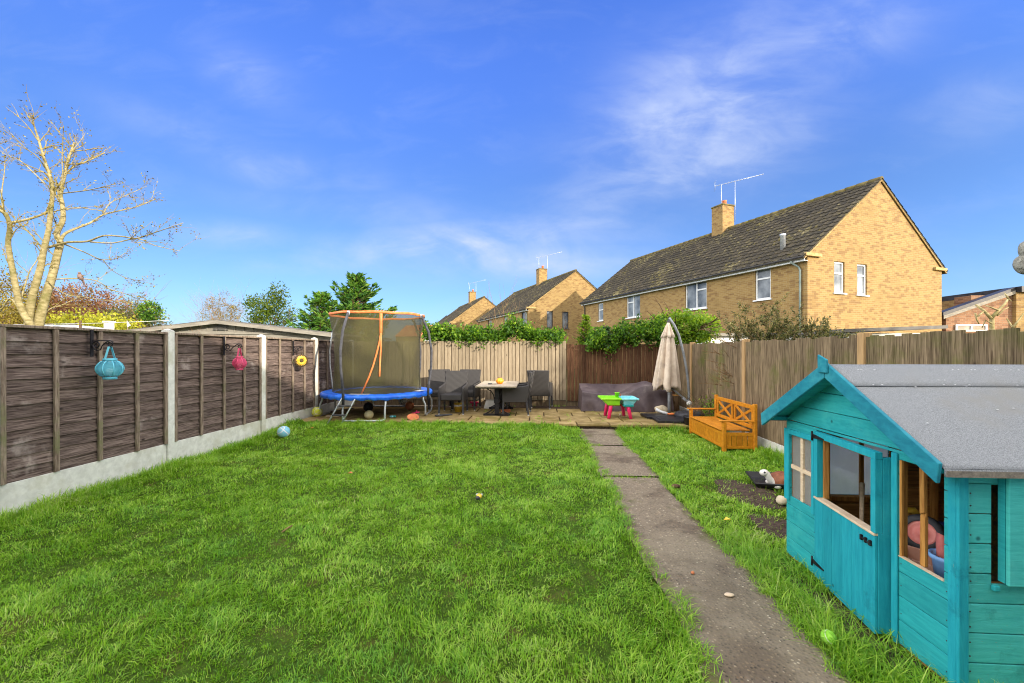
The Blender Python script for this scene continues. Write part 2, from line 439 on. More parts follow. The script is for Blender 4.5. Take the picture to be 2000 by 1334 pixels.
# frosted scratched plastic panes
for key, k1, k2 in (('frosted', 0.60, 0.14), ('frosted_clear', 0.86, 0.24)):
    m, n, p = base_mat(key + '_plastic_pane')
    co = n.new('ShaderNodeTexCoord').outputs['Object']
    fz = n.noise(co, 90, 3)
    tr = n.new('ShaderNodeBsdfTransparent')
    tl = n.new('ShaderNodeBsdfTranslucent')
    n.put(tl.inputs[0], n.mix(n.step(n.noise(co, 8, 5), 0.4, 0.8), S(224, 222, 214), S(244, 242, 236)))
    n.put(p.inputs['Base Color'], n.mix(n.step(fz, 0.5, 0.75), S(186, 184, 180), S(214, 212, 208)))
    p.inputs['Roughness'].default_value = 0.35
    m1 = n.new('ShaderNodeMixShader')
    m1.inputs[0].default_value = k1
    n.l.new(p.outputs[0], m1.inputs[1])
    n.l.new(tl.outputs[0], m1.inputs[2])
    m2 = n.new('ShaderNodeMixShader')
    m2.inputs[0].default_value = k2
    n.l.new(m1.outputs[0], m2.inputs[1])
    n.l.new(tr.outputs[0], m2.inputs[2])
    n.l.new(m2.outputs[0], n.n['Material Output'].inputs[0])
    mt[key] = m
# trampoline netting
m, n, p = base_mat('olive_safety_netting')
co = n.new('ShaderNodeTexCoord').outputs['Object']
n.put(p.inputs['Base Color'], n.mix(n.step(n.noise(co, 1.6, 3), 0.4, 0.7), S(60, 56, 32), S(84, 79, 44)))
p.inputs['Roughness'].default_value = 0.9
tr = n.new('ShaderNodeBsdfTransparent')
m2 = n.new('ShaderNodeMixShader')
m2.inputs[0].default_value = 0.28
n.l.new(p.outputs[0], m2.inputs[1])
n.l.new(tr.outputs[0], m2.inputs[2])
n.l.new(m2.outputs[0], n.n['Material Output'].inputs[0])
mt['net'] = m
# exposed aggregate path
m, n, p = base_mat('exposed_pebble_concrete')
co = n.new('ShaderNodeTexCoord').outputs['Object']
v1 = n.voronoi(co, 58)
v2 = n.voronoi(n.mapping(co, (1, 1, 1), (3.1, 1.7, 0)), 34)
cellrnd = n.new('ShaderNodeSeparateXYZ')
n.put(cellrnd.inputs[0], v1.outputs['Color'])
peb = n.ramp(cellrnd.outputs[0], [(0.0, S(60, 52, 42)), (0.4, S(100, 90, 74)), (0.7, S(140, 124, 98)), (0.88, S(170, 152, 120)), (1.0, S(208, 196, 168))])
cem = n.mix(n.noise(co, 14, 6), S(104, 92, 74), S(144, 130, 108))
sel = n.step(v1.outputs['Distance'], 0.42, 0.28)
col = n.mix(sel, cem, peb)
cr2 = n.new('ShaderNodeSeparateXYZ')
n.put(cr2.inputs[0], v2.outputs['Color'])
big = n.math('MULTIPLY', n.step(v2.outputs['Distance'], 0.3, 0.2), n.step(cr2.outputs[1], 0.78, 0.82))
col = n.mix(big, col, n.ramp(cr2.outputs[2], [(0, S(110, 94, 74)), (0.6, S(152, 132, 102)), (1, S(196, 184, 160))]))
wet = n.noise(co, 1.5, 6, 0.65)
col = n.mix(n.step(wet, 0.47, 0.60), col, n.mix(1.0, col, (0.58, 0.53, 0.50), 'MULTIPLY'))
moss = n.noise(n.mapping(co, (1, 1, 1), (7, 3, 0)), 2.6, 7, 0.7)
sx_ = n.new('ShaderNodeSeparateXYZ')
n.put(sx_.inputs[0], co)
edge = n.step(n.math('ABSOLUTE', n.math('SUBTRACT', sx_.outputs[0], 1.095)), 0.20, 0.36)
col = n.mix(n.math('MULTIPLY', n.step(n.math('ADD', moss, n.math('MULTIPLY', edge, 0.16)), 0.57, 0.69), 0.8), col, n.mix(n.noise(co, 40, 3), S(62, 62, 22), S(98, 98, 38)))
strip = n.step(n.noise(n.mapping(co, (1, 1, 1), (11, 2, 0)), 0.55, 3), 0.5, 0.62)
col = n.mix(n.math('MULTIPLY', strip, 0.35), col, S(150, 138, 112))
n.put(p.inputs['Base Color'], col)
p.inputs['Roughness'].default_value = 0.85
n.put(p.inputs['Normal'], n.bump(n.math('SUBTRACT', n.math('MULTIPLY', n.noise(co, 20, 4), 0.8), v1.outputs['Distance']), 0.8, 0.006))
mt['path'] = m
# algae stained slabs
mt['slab'] = M('algae_stained_paving_slab', S(126, 106, 68), S(168, 146, 100), S(112, 98, 44), scale=5, isl=0.16, bump=0.4, bdist=0.004, p_scale=2.0, p_lo=0.45, p_hi=0.7, rough=0.85, spec=0.25)
# roof tiles with lichen
m, n, p = base_mat('lichened_concrete_tile')
co = n.new('ShaderNodeTexCoord').outputs['Object']
a = island(n, n.ramp(n.noise(co, 3.0, 5), [(0.3, S(40, 36, 26)), (0.7, S(68, 60, 44))]), 0.3)
l1 = n.noise(co, 5.5, 8, 0.75)
l2 = n.noise(co, 0.55, 4, 0.6)
lm = n.step(n.math('ADD', l1, n.math('MULTIPLY', l2, 0.55)), 0.80, 0.98)
a = n.mix(n.math('MULTIPLY', lm, 0.75), a, n.ramp(n.noise(co, 1.7, 2), [(0.4, S(118, 108, 40)), (0.6, S(146, 136, 92))]))
n.put(p.inputs['Base Color'], a)
p.inputs['Roughness'].default_value = 0.9
n.put(p.inputs['Normal'], n.bump(l1, 0.4, 0.01))
mt['tile'] = m
# grass and leaves
GR = [(0.0, (0.030, 0.10, 0.006)), (0.25, (0.13, 0.32, 0.014)), (0.5, (0.29, 0.55, 0.026)), (0.75, (0.48, 0.68, 0.07)), (0.92, (0.58, 0.70, 0.20)), (1.0, (0.66, 0.58, 0.30))]
m, n, p = base_mat('grass_blades')
a = n.new('ShaderNodeAttribute', attribute_name='rnd')
co = n.new('ShaderNodeTexCoord').outputs['Object']
pn = n.noise(co, 0.9, 4, 0.6)
ff = n.math('ADD', n.math('MULTIPLY', a.outputs['Fac'], 0.78), n.math('MULTIPLY', n.step(pn, 0.35, 0.7), 0.22))
col = n.ramp(ff, GR)
bl = n.noise(n.mapping(co, (1, 1, 1), (4, 9, 0)), 1.7, 3)
col = n.mix(n.math('MULTIPLY', n.step(bl, 0.5, 0.72), 0.28), col, (0.12, 0.42, 0.07))
n.put(p.inputs['Base Color'], col)
p.inputs['Roughness'].default_value = 0.42
p.inputs['Specular IOR Level'].default_value = 0.45
t = n.new('ShaderNodeBsdfTranslucent')
n.put(t.inputs[0], n.mix(0.5, col, (0.34, 0.60, 0.03)))
ms = n.new('ShaderNodeMixShader')
ms.inputs[0].default_value = 0.42
n.l.new(p.outputs[0], ms.inputs[1])
n.l.new(t.outputs[0], ms.inputs[2])
n.l.new(ms.outputs[0], n.n['Material Output'].inputs[0])
mt['grass'] = m
mt['turf'] = M('turf_thatch', S(46, 64, 16), S(74, 98, 30), S(84, 80, 40), scale=30, bump=0.8, bdist=0.02, p_scale=3, rough=0.95, spec=0.1)
mt['ivy'] = leaf_mat('ivy_leaf', [(0, (0.02, 0.06, 0.010)), (0.4, (0.06, 0.15, 0.016)), (0.75, (0.16, 0.30, 0.02)), (1, (0.40, 0.50, 0.05))])
mt['bright_leaf'] = leaf_mat('bright_yellow_green_leaf', [(0, (0.06, 0.13, 0.012)), (0.4, (0.14, 0.26, 0.02)), (0.8, (0.28, 0.40, 0.03)), (1, (0.42, 0.46, 0.05))])
mt['laurel'] = leaf_mat('dark_evergreen_leaf', [(0, (0.02, 0.05, 0.006)), (0.5, (0.07, 0.12, 0.010)), (0.85, (0.18, 0.22, 0.02)), (1, (0.36, 0.34, 0.04))])
mt['conifer'] = leaf_mat('conifer_spray', [(0, (0.02, 0.07, 0.014)), (0.5, (0.06, 0.17, 0.02)), (0.85, (0.14, 0.27, 0.03)), (1, (0.26, 0.38, 0.05))], trans=0.3)
mt['blue_conifer'] = leaf_mat('grey_green_conifer_spray', [(0, (0.03, 0.09, 0.03)), (0.5, (0.08, 0.18, 0.05)), (1, (0.17, 0.30, 0.10))], trans=0.3)
mt['olive_leaf'] = leaf_mat('olive_tan_small_leaf', [(0, (0.03, 0.045, 0.015)), (0.45, (0.085, 0.10, 0.03)), (0.8, (0.22, 0.21, 0.07)), (1, (0.42, 0.36, 0.16))], trans=0.3)
mt['rust_leaf'] = leaf_mat('rust_dead_leaf', [(0, (0.10, 0.04, 0.02)), (0.5, (0.22, 0.10, 0.05)), (0.8, (0.30, 0.17, 0.08)), (1, (0.36, 0.26, 0.10))], trans=0.3)
mt['bud'] = leaf_mat('brown_bud', [(0, (0.09, 0.065, 0.012)), (0.6, (0.19, 0.145, 0.025)), (1, (0.30, 0.25, 0.05))], trans=0.0, spec=0.0)
mt['gold_leaf'] = leaf_mat('yellow_hedge_leaf', [(0, (0.20, 0.22, 0.02)), (0.5, (0.38, 0.38, 0.03)), (1, (0.52, 0.48, 0.05))], trans=0.4)


# ------------------------------------------------------------------ mesh helpers
class MB:
    def __init__(s):
        s.v, s.f, s.sm = [], [], []

    def add(s, vs, fs, smooth=False, mat=None):
        o = len(s.v)
        for v in vs:
            v = Vector(v)
            s.v.append(mat @ v if mat else v)
        for f in fs:
            s.f.append(tuple(i + o for i in f))
            s.sm.append(smooth)
        return s

    def bx(s, x0, x1, y0, y1, z0, z1, mat=None):
        vs = [(x, y, z) for z in (z0, z1) for y in (y0, y1) for x in (x0, x1)]
        return s.add(vs, [(0, 2, 3, 1), (4, 5, 7, 6), (0, 1, 5, 4), (2, 6, 7, 3), (0, 4, 6, 2), (1, 3, 7, 5)], False, mat)

    def box(s, c, size, rz=0.0, rx=0.0, ry=0.0):
        m = Matrix.Translation(c) @ Matrix.Rotation(rz, 4, 'Z') @ Matrix.Rotation(ry, 4, 'Y') @ Matrix.Rotation(rx, 4, 'X')
        x, y, z = (q / 2 for q in size)
        return s.bx(-x, x, -y, y, -z, z, m)

    def beam(s, a, b, w, h, up=(0, 0, 1)):
        a, b = Vector(a), Vector(b)
        dr = (b - a)
        L = dr.length
        dr.normalize()
        up = Vector(up)
        if abs(dr.dot(up)) > 0.98:
            up = Vector((1, 0, 0)) if abs(dr.x) < 0.9 else Vector((0, 1, 0))
        sx = dr.cross(up).normalized()
        uz = sx.cross(dr)
        m = Matrix((( sx.x, dr.x, uz.x, a.x), (sx.y, dr.y, uz.y, a.y), (sx.z, dr.z, uz.z, a.z), (0, 0, 0, 1)))
        return s.bx(-w / 2, w / 2, 0, L, -h / 2, h / 2, m)

    def tube(s, pts, r, n=8, cap=True):
        pts = [Vector(q) for q in pts]
        k = len(pts)
        rs = r if hasattr(r, '__len__') else [r] * k
        vs, fs = [], []
        prev = None
        for i, q in enumerate(pts):
            t = (pts[min(i + 1, k - 1)] - pts[max(i - 1, 0)])
            if t.length < 1e-9:
                t = Vector((0, 0, 1))
            t.normalize()
            if prev is None:
                ref = Vector((0, 0, 1)) if abs(t.z) < 0.9 else Vector((1, 0, 0))
                sx = t.cross(ref).normalized()
            else:
                sx = (prev - t * prev.dot(t))
                sx = sx.normalized() if sx.length > 1e-6 else t.orthogonal().normalized()
            prev = sx
            sy = t.cross(sx)
            for j in range(n):
                a = 2 * math.pi * j / n
                vs.append(q + (sx * math.cos(a) + sy * math.sin(a)) * rs[i])
        for i in range(k - 1):
            for j in range(n):
                j2 = (j + 1) % n
                fs.append((i * n + j, i * n + j2, (i + 1) * n + j2, (i + 1) * n + j))
        s.add(vs, fs, True)
        if cap:
            o = len(s.v) - len(vs)
            s.f.append(tuple(o + j for j in reversed(range(n))))
            s.f.append(tuple(o + (k - 1) * n + j for j in range(n)))
            s.sm += [False, False]
        return s

    def lathe(s, prof, n=20, c=(0, 0, 0), smooth=True, mat=None, cap=True):
        vs, fs = [], []
        for (r, z) in prof:
            for j in range(n):
                a = 2 * math.pi * j / n
                vs.append((c[0] + r * math.cos(a), c[1] + r * math.sin(a), c[2] + z))
        for i in range(len(prof) - 1):
            for j in range(n):
                j2 = (j + 1) % n
                fs.append((i * n + j, i * n + j2, (i + 1) * n + j2, (i + 1) * n + j))
        if cap:
            fs.append(tuple(reversed(range(n))))
            fs.append(tuple((len(prof) - 1) * n + j for j in range(n)))
        return s.add(vs, fs, smooth, mat)

    def ball(s, c, r, nu=20, nv=12, fn=None, mat=None):
        rx, ry, rz = r if hasattr(r, '__len__') else (r, r, r)
        vs, fs = [(0, 0, -rz)], []
        for i in range(1, nv):
            a = math.pi * i / nv - math.pi / 2
            for j in range(nu):
                b = 2 * math.pi * j / nu
                q = Vector((math.cos(a) * math.cos(b) * rx, math.cos(a) * math.sin(b) * ry, math.sin(a) * rz))
                vs.append(q)
        vs.append((0, 0, rz))
        vs = [Vector(q) for q in vs]
        if fn:
            vs = [fn(q) for q in vs]
        vs = [q + Vector(c) for q in vs]
        for j in range(nu):
            fs.append((0, 1 + (j + 1) % nu, 1 + j))
            fs.append((len(vs) - 1, 1 + (nv - 2) * nu + j, 1 + (nv - 2) * nu + (j + 1) % nu))
        for i in range(nv - 2):
            for j in range(nu):
                a, b = 1 + i * nu + j, 1 + i * nu + (j + 1) % nu
                fs.append((a, b, b + nu, a + nu))
        return s.add(vs, fs, True, mat)

    def prism(s, poly, off, smooth=False):
        """polygon (list of 3D points) pushed along off"""
        k = len(poly)
        off = Vector(off)
        vs = [Vector(q) for q in poly] + [Vector(q) + off for q in poly]
        fs = [tuple(reversed(range(k))), tuple(range(k, 2 * k))]
        fs += [(i, (i + 1) % k, k + (i + 1) % k, k + i) for i in range(k)]
        return s.add(vs, fs, smooth)

    def grid(s, fn, nu, nv, smooth=True, closed=False):
        vs = [fn(i / (nu - (0 if closed else 1)), j / (nv - 1)) for j in range(nv) for i in range(nu)]
        fs = []
        for j in range(nv - 1):
            for i in range(nu if closed else nu - 1):
                i2 = (i + 1) % nu
                fs.append((j * nu + i, j * nu + i2, (j + 1) * nu + i2, (j + 1) * nu + i))
        return s.add(vs, fs, smooth)

    def build(s, name, mat, parent=None, bevel=0.0, solid=0.0, fix=True):
        me = bpy.data.meshes.new(name)
        me.from_pydata([tuple(v) for v in s.v], [], s.f)
        me.polygons.foreach_set('use_smooth', s.sm)
        if fix:
            b = bmesh.new()
            b.from_mesh(me)
            bmesh.ops.recalc_face_normals(b, faces=b.faces)
            b.to_mesh(me)
            b.free()
        me.materials.append(mt[mat] if isinstance(mat, str) else mat)
        o = bpy.data.objects.new(name, me)
        COL.objects.link(o)
        hook(o, parent)
        if solid:
            md = o.modifiers.new('thickness', 'SOLIDIFY')
            md.thickness = solid
            md.offset = 0
        if bevel:
            md = o.modifiers.new('bevel', 'BEVEL')
            md.width = bevel
            md.segments = 1
            md.limit_method = 'ANGLE'
            md.harden_normals = False
        return o


WORLD = set()


def hook(o, parent):
    if parent is not None:
        o.parent = parent
        if parent.name in WORLD:
            o.matrix_parent_inverse = Matrix.Translation(-Vector(parent.location))


def tag(o, label=None, cat=None, group=None, kind=None):
    if label:
        o['label'] = label
    if cat:
        o['category'] = cat
    if group:
        o['group'] = group
    if kind:
        o['kind'] = kind
    return o


def thing(name, label, cat, loc=(0, 0, 0), rz=0.0, group=None, world=True):
    o = bpy.data.objects.new(name, None)
    o.empty_display_size = 0.1
    o.location = loc
    o.rotation_euler = (0, 0, rz)
    COL.objects.link(o)
    if world:
        WORLD.add(o.name)
    return tag(o, label, cat, group)


def dup(o, parent=None, **kw):
    c = o.copy()
    COL.objects.link(c)
    if parent:
        c.parent = parent
    for ch in list(o.children):
        dup(ch, c)
    return c


def np_mesh(name, verts, tris=None, quads=None, mat=None, parent=None, rnd=None, smooth=False):
    me = bpy.data.meshes.new(name)
    nt = 0 if tris is None else len(tris)
    nq = 0 if quads is None else len(quads)
    me.vertices.add(len(verts))
    me.vertices.foreach_set('co', np.ascontiguousarray(verts, dtype=np.float32).ravel())
    loops = []
    starts = []
    if nt:
        loops.append(np.asarray(tris, dtype=np.int32).ravel())
        starts.append(np.arange(nt, dtype=np.int32) * 3)
    if nq:
        loops.append(np.asarray(quads, dtype=np.int32).ravel())
        starts.append(nt * 3 + np.arange(nq, dtype=np.int32) * 4)
    loops = np.concatenate(loops)
    starts = np.concatenate(starts)
    me.loops.add(len(loops))
    me.loops.foreach_set('vertex_index', loops)
    me.polygons.add(nt + nq)
    me.polygons.foreach_set('loop_start', starts)
    me.update(calc_edges=True)
    if smooth:
        me.polygons.foreach_set('use_smooth', np.ones(nt + nq, dtype=bool))
    if rnd is not None:
        at = me.attributes.new('rnd', 'FLOAT', 'POINT')
        at.data.foreach_set('value', np.ascontiguousarray(rnd, dtype=np.float32))
    me.materials.append(mt[mat])
    o = bpy.data.objects.new(name, me)
    COL.objects.link(o)
    hook(o, parent)
    return o


def leaves(name, mat, pts, length, width, rng, parent=None, dirs=None, spread=0.6, tint=None, up=0.0):
    """one small pointed leaf per point; dirs gives the growing direction"""
    pts = np.asarray(pts, dtype=float)
    k = len(pts)
    dv = rng.normal(size=(k, 3))
    dv /= np.linalg.norm(dv, axis=1)[:, None] + 1e-9
    if dirs is not None:
        dv = np.asarray(dirs, dtype=float) + dv * spread
    dv[:, 2] += up
    dv /= np.linalg.norm(dv, axis=1)[:, None] + 1e-9
    q = rng.normal(size=(k, 3))
    sd = np.cross(dv, q)
    sd /= np.linalg.norm(sd, axis=1)[:, None] + 1e-9
    nn = np.cross(sd, dv)
    L = (length * rng.uniform(0.65, 1.3, k))[:, None]
    Wd = (width * rng.uniform(0.7, 1.25, k))[:, None]
    v = np.stack([pts, pts + dv * L * 0.45 + sd * Wd * 0.5 + nn * Wd * 0.15, pts + dv * L, pts + dv * L * 0.45 - sd * Wd * 0.5 + nn * Wd * 0.15], 1).reshape(-1, 3)
    quads = np.arange(k * 4).reshape(-1, 4)
    r = rng.uniform(0, 1, k)
    if tint is not None:
        r = np.clip(r * 0.6 + np.asarray(tint) * 0.4, 0, 1)
    return np_mesh(name, v, quads=quads, mat=mat, parent=parent, rnd=np.repeat(r, 4))


def clump_points(rng, c, radii, n_clump, per, cr, shell=0.55):
    """points in small clumps spread through an ellipsoid, most towards its outside; also a tint per clump"""
    u = rng.normal(size=(n_clump, 3))
    u /= np.linalg.norm(u, axis=1)[:, None]
    rad = shell + (1 - shell) * rng.uniform(0, 1, n_clump) ** 0.6
    cc = np.asarray(c) + u * rad[:, None] * np.asarray(radii)
    pts = np.repeat(cc, per, 0) + rng.normal(size=(n_clump * per, 3)) * cr
    return pts, np.repeat(rng.uniform(0, 1, n_clump), per), np.repeat(u, per, 0)


def vnoise(x, y, s, seed=0):
    return np.array([mnoise.noise((a * s + seed * 7.3, b * s - seed * 3.1, seed * 1.7)) for a, b in zip(np.ravel(x), np.ravel(y))]).reshape(np.shape(x))


def fast_noise(x, y, s, seed):
    """value noise on a lattice, vectorised"""
    g = np.random.default_rng(seed).uniform(-1, 1, (128, 128))
    X, Y = x * s + 500, y * s + 500
    i, j = np.floor(X).astype(int), np.floor(Y).astype(int)
    fx, fy = X - i, Y - j
    fx, fy = fx * fx * (3 - 2 * fx), fy * fy * (3 - 2 * fy)
    G = lambda a, b: g[a % 128, b % 128]
    return (G(i, j) * (1 - fx) + G(i + 1, j) * fx) * (1 - fy) + (G(i, j + 1) * (1 - fx) + G(i + 1, j + 1) * fx) * fy


def sst(a, b, x):
    t = np.clip((x - a) / (b - a), 0, 1)
    return t * t * (3 - 2 * t)


# ------------------------------------------------------------------ ground, lawn, path, patio
LX0, LX1 = -4.80, 3.40


def zl(x, y):
    x, y = np.asarray(x, float), np.asarray(y, float)
    return 0.10 * sst(6.2, 7.9, y) * sst(0.75, 0.2, x) + 0.012 * fast_noise(x, y, 1.7, 3) + 0.006 * fast_noise(x, y, 5, 4) - 0.012


g = MB()
g.add([(-1500, -1500, -0.06), (1500, -1500, -0.06), (1500, 1500, -0.06), (-1500, 1500, -0.06)], [(0, 1, 2, 3)])
tag(g.build('ground', 'earth'), 'rough green and brown ground beyond the garden fences', None, None, 'structure')

g = MB()  # unseen pale slabs, added to bounce light onto the garden
for i in range(14):
    for j in range(5):
        g.bx(-4.78 + i * 0.585, -4.78 + i * 0.585 + 0.575, -2.95 + j * 0.585, -2.95 + j * 0.585 + 0.575, -0.05, 0.03)
tag(g.build('terrace', 'concrete', bevel=0.005), 'unseen pale paving added at the house end to bounce light', None, None, 'structure')
xs, ys = np.linspace(LX0, LX1, 110), np.linspace(0.0, 8.02, 130)
XX, YY = np.meshgrid(xs, ys)
ZZ = zl(XX, YY)
vv = np.stack([XX, YY, ZZ], -1).reshape(-1, 3)
ii = np.arange(110 * 130).reshape(130, 110)
qd = np.stack([ii[:-1, :-1], ii[:-1, 1:], ii[1:, 1:], ii[1:, :-1]], -1).reshape(-1, 4)
o = np_mesh('lawn', vv, quads=qd, mat='turf', smooth=True)
tag(o, 'mown garden lawn either side of the pebble path', None, None, 'structure')


def path_edges(y):
    return (0.765 + 0.022 * math.sin(y * 3.1) + 0.02 * mnoise.noise((y * 2.3, 0.4, 1)) + 0.006 * mnoise.noise((y * 11, 3, 1)),
            1.445 + 0.02 * math.sin(y * 2.3 + 1) + 0.03 * mnoise.noise((y * 2.1, 5.4, 2)) + 0.008 * mnoise.noise((y * 9, 7, 2)))


g = MB()
for (a, b, dzz) in ((0.0, 5.02, 0.012), (5.045, 6.62, 0.020), (6.65, 7.99, 0.026)):
    def fn(u, v, a=a, b=b, dzz=dzz):
        y = a + (b - a) * v
        l, r = path_edges(y)
        x = l + (r - l) * u
        e = min(u, 1 - u)
        return (x, y, dzz - 0.02 * max(0, 1 - e / 0.06) ** 2 + 0.003 * mnoise.noise((x * 6, y * 6, 0)))
    g.grid(fn, 16, int((b - a) * 16))
tag(g.build('path', 'path'), 'exposed pebble concrete path running up the lawn to the patio', None, None, 'structure')

# patio: slabs with weedy joints on a bed, brick riser along the front
rng = np.random.default_rng(5)
g = MB()
pz = 0.11
yrow = [8.0, 8.32, 8.93, 9.54, 10.15]
for j in range(4):
    off = 0.3 if j % 2 else 0.0
    x = -4.78 - off
    while x < 3.36:
        a, b = max(x, -4.78), min(x + 0.604, 3.37)
        if b - a > 0.08:
            h = pz + rng.uniform(-0.004, 0.005)
            g.box(((a + b) / 2, (yrow[j] + yrow[j + 1]) / 2, h - 0.022), (b - a - 0.011, yrow[j + 1] - yrow[j] - 0.011, 0.044), rng.uniform(-0.004, 0.004), rng.uniform(-0.004, 0.004), rng.uniform(-0.004, 0.004))
        x += 0.615
patio = g.build('patio', 'slab', bevel=0.006)
tag(patio, 'patio of algae stained paving slabs below the board fence', None, None, 'structure')
g = MB()
g.bx(-4.79, 3.38, 8.04, 10.72, -0.06, pz - 0.030)
g.bx(-4.79, 3.38, 10.16, 10.70, pz - 0.032, pz - 0.008)
tag(g.build('soil_bed', 'soil'), 'bare soil under and behind the patio slabs', None, None, 'structure')


def soil(name, cx, cy, rx, ry, h, seed, label):
    g = MB()
    def fn(u, v):
        a = 2 * math.pi * u
        k = v * (1 + 0.35 * mnoise.noise((math.cos(a) * 1.6, math.sin(a) * 1.6, seed)))
        x, y = cx + rx * k * math.cos(a), cy + ry * k * math.sin(a)
        z = float(zl(x, y)) + h * (1 - v ** 2) + 0.014 * mnoise.noise((x * 9, y * 9, seed)) * (1 - v * 0.6) - (0.01 if v > 0.97 else 0)
        return (x, y, z)
    g.grid(fn, 40, 14, True, True)
    return tag(g.build(name, 'soil'), label, None, None, 'structure')


soil('soil_patch', 2.24, 4.60, 0.30, 0.46, 0.022, 2.0, 'bare trodden soil patch beside the black tray')
soil('soil_patch', 2.05, 3.72, 0.22, 0.30, 0.018, 5.0, 'small muddy hollow near the far corner of the playhouse')
soil('soil_strip', 1.74, 2.55, 0.13, 0.62, 0.012, 8.0, 'dark soil strip under the playhouse door')

# ------------------------------------------------------------------ grass blades
def blade_field(name, xr, yr, dens, length, width, seed, keep, lean=0.9, lift=0.0):
    rg = np.random.default_rng(seed)
    n = int((xr[1] - xr[0]) * (yr[1] - yr[0]) * dens)
    x = rg.uniform(*xr, n)
    y = rg.uniform(*yr, n)
    k = keep(x, y, rg)
    x, y = x[k], y[k]
    n = len(x)
    t1 = fast_noise(x, y, 3.4, 11)
    t2 = fast_noise(x, y, 9.0, 12)
    t3 = fast_noise(x, y, 19.0, 13)
    tuft = t1 * 0.45 + t2 * 0.65 + t3 * 0.45
    ang = fast_noise(x, y, 1.3, 21) * 2.4 + fast_noise(x, y, 7.0, 22) * 2.6 + rg.normal(0, 1.25, n)
    L = length(x, y) * np.clip(1 + 0.85 * tuft, 0.30, 2.2) * rg.uniform(0.5, 1.4, n)
    ln = np.clip(1.2 * lean * (0.8 + 0.4 * t2) + rg.normal(0, 0.38, n), 0.05, 1.7)
    wd = width(x, y) * rg.uniform(0.7, 1.3, n)
    z = zl(x, y) - 0.004 + lift
    dx, dy = np.cos(ang), np.sin(ang)
    a2 = ang + np.pi / 2 + rg.normal(0, 0.6, n)
    sx, sy = np.cos(a2), np.sin(a2)
    def pt(t, w):
        bend = ln * t * t
        hh = L * t * np.clip(1 - 0.42 * ln * t, 0.25, 1)
        r = L * bend * 0.75
        return np.stack([x + dx * r + sx * w, y + dy * r + sy * w, z + hh], -1)
    V = np.stack([pt(0, -wd / 2), pt(0, wd / 2), pt(0.5, -wd * 0.45), pt(0.5, wd * 0.45), pt(0.82, -wd * 0.25), pt(0.82, wd * 0.25), pt(1.0, wd * 0)], 1).reshape(-1, 3)
    b = np.arange(n)[:, None] * 7
    T = np.concatenate([b + [0, 1, 3], b + [0, 3, 2], b + [2, 3, 5], b + [2, 5, 4], b + [4, 5, 6]], 0)
    r = np.clip(rg.beta(1.5, 1.8, n) + 0.16 * tuft + 0.10 * fast_noise(x, y, 0.9, 71), 0, 1)
    dead = rg.uniform(0, 1, n) < 0.05 + 0.10 * sst(0.35, 0.8, fast_noise(x, y, 1.5, 72))
    r[dead] = rg.uniform(0.93, 1.0, dead.sum())
    o = np_mesh(name, V, tris=T, mat='grass', rnd=np.repeat(r, 7))
    return o


def edge_l(y):
    return 0.765 + 0.03 * np.sin(y * 3.1) + 0.03 * fast_noise(y, y * 0, 3.1, 41)


def edge_r(y):
    return 1.445 + 0.02 * np.sin(y * 2.3 + 1) + 0.05 * fast_noise(y, y * 0, 2.7, 42)


def in_house(x, y):
    return (x > 1.80) & (y > 1.92) & (y < 3.2)


def soil_d(x, y):
    a = np.hypot((x - 2.24) / 0.32, (y - 4.60) / 0.48)
    b = np.hypot((x - 2.05) / 0.24, (y - 3.72) / 0.32)
    c = np.hypot((x - 1.74) / 0.12, (y - 2.5) / 0.58)
    return np.minimum(np.minimum(a, b), c) + 0.25 * fast_noise(x, y, 7, 51)


def keep_left(x, y, rg):
    j = rg.normal(0, 0.012, len(x))
    bare = fast_noise(x, y, 2.1, 61) * 0.6 + fast_noise(x, y, 6.5, 62) * 0.4
    return (x < edge_l(y) + j) & (rg.uniform(0, 1, len(x)) < np.clip(1.05 + bare * 0.7, 0.5, 1))


def keep_right(x, y, rg):
    j = rg.normal(0, 0.015, len(x))
    s = soil_d(x, y)
    return (x > edge_r(y) + j) & ~in_house(x, y) & (rg.uniform(0, 1, len(x)) < np.clip((s - 0.8) * 2.0, 0.14, 1))


def len_left(x, y):
    return 0.038 + 0.058 * sst(-4.35, -4.75, x) + 0.03 * sst(7.4, 7.95, y) + 0.018 * sst(0.6, 0.74, x)


def len_right(x, y):
    return 0.045 + 0.05 * sst(3.0, 3.35, x) + 0.03 * sst(3.0, 2.1, y) + 0.015 * sst(4.2, 3.2, y) + 0.03 * sst(7.5, 7.95, y)


WD = lambda x, y: 0.0036 + 0.0010 * np.maximum(y - 1.5, 0)
grass_parts = [
    ((-4.78, 0.80), (0.9, 2.6), 11500, len_left, keep_left),
    ((-4.78, 0.80), (2.6, 4.2), 8600, len_left, keep_left),
    ((-4.78, 0.80), (4.2, 6.0), 6000, len_left, keep_left),
    ((-4.78, 0.80), (6.0, 8.03), 4400, len_left, keep_left),
    ((1.36, 3.40), (1.0, 3.4), 7500, len_right, keep_right),
    ((1.36, 3.40), (3.4, 5.6), 6800, len_right, keep_right),
    ((1.36, 3.40), (5.6, 8.0), 5200, len_right, keep_right),
]
for i, (xr, yr, dn, lf, kf) in enumerate(grass_parts):
    o = blade_field('grass', xr, yr, dn, lf, WD, 100 + i, kf)
    tag(o, 'short unkempt green grass covering the lawn', None, None, 'stuff')


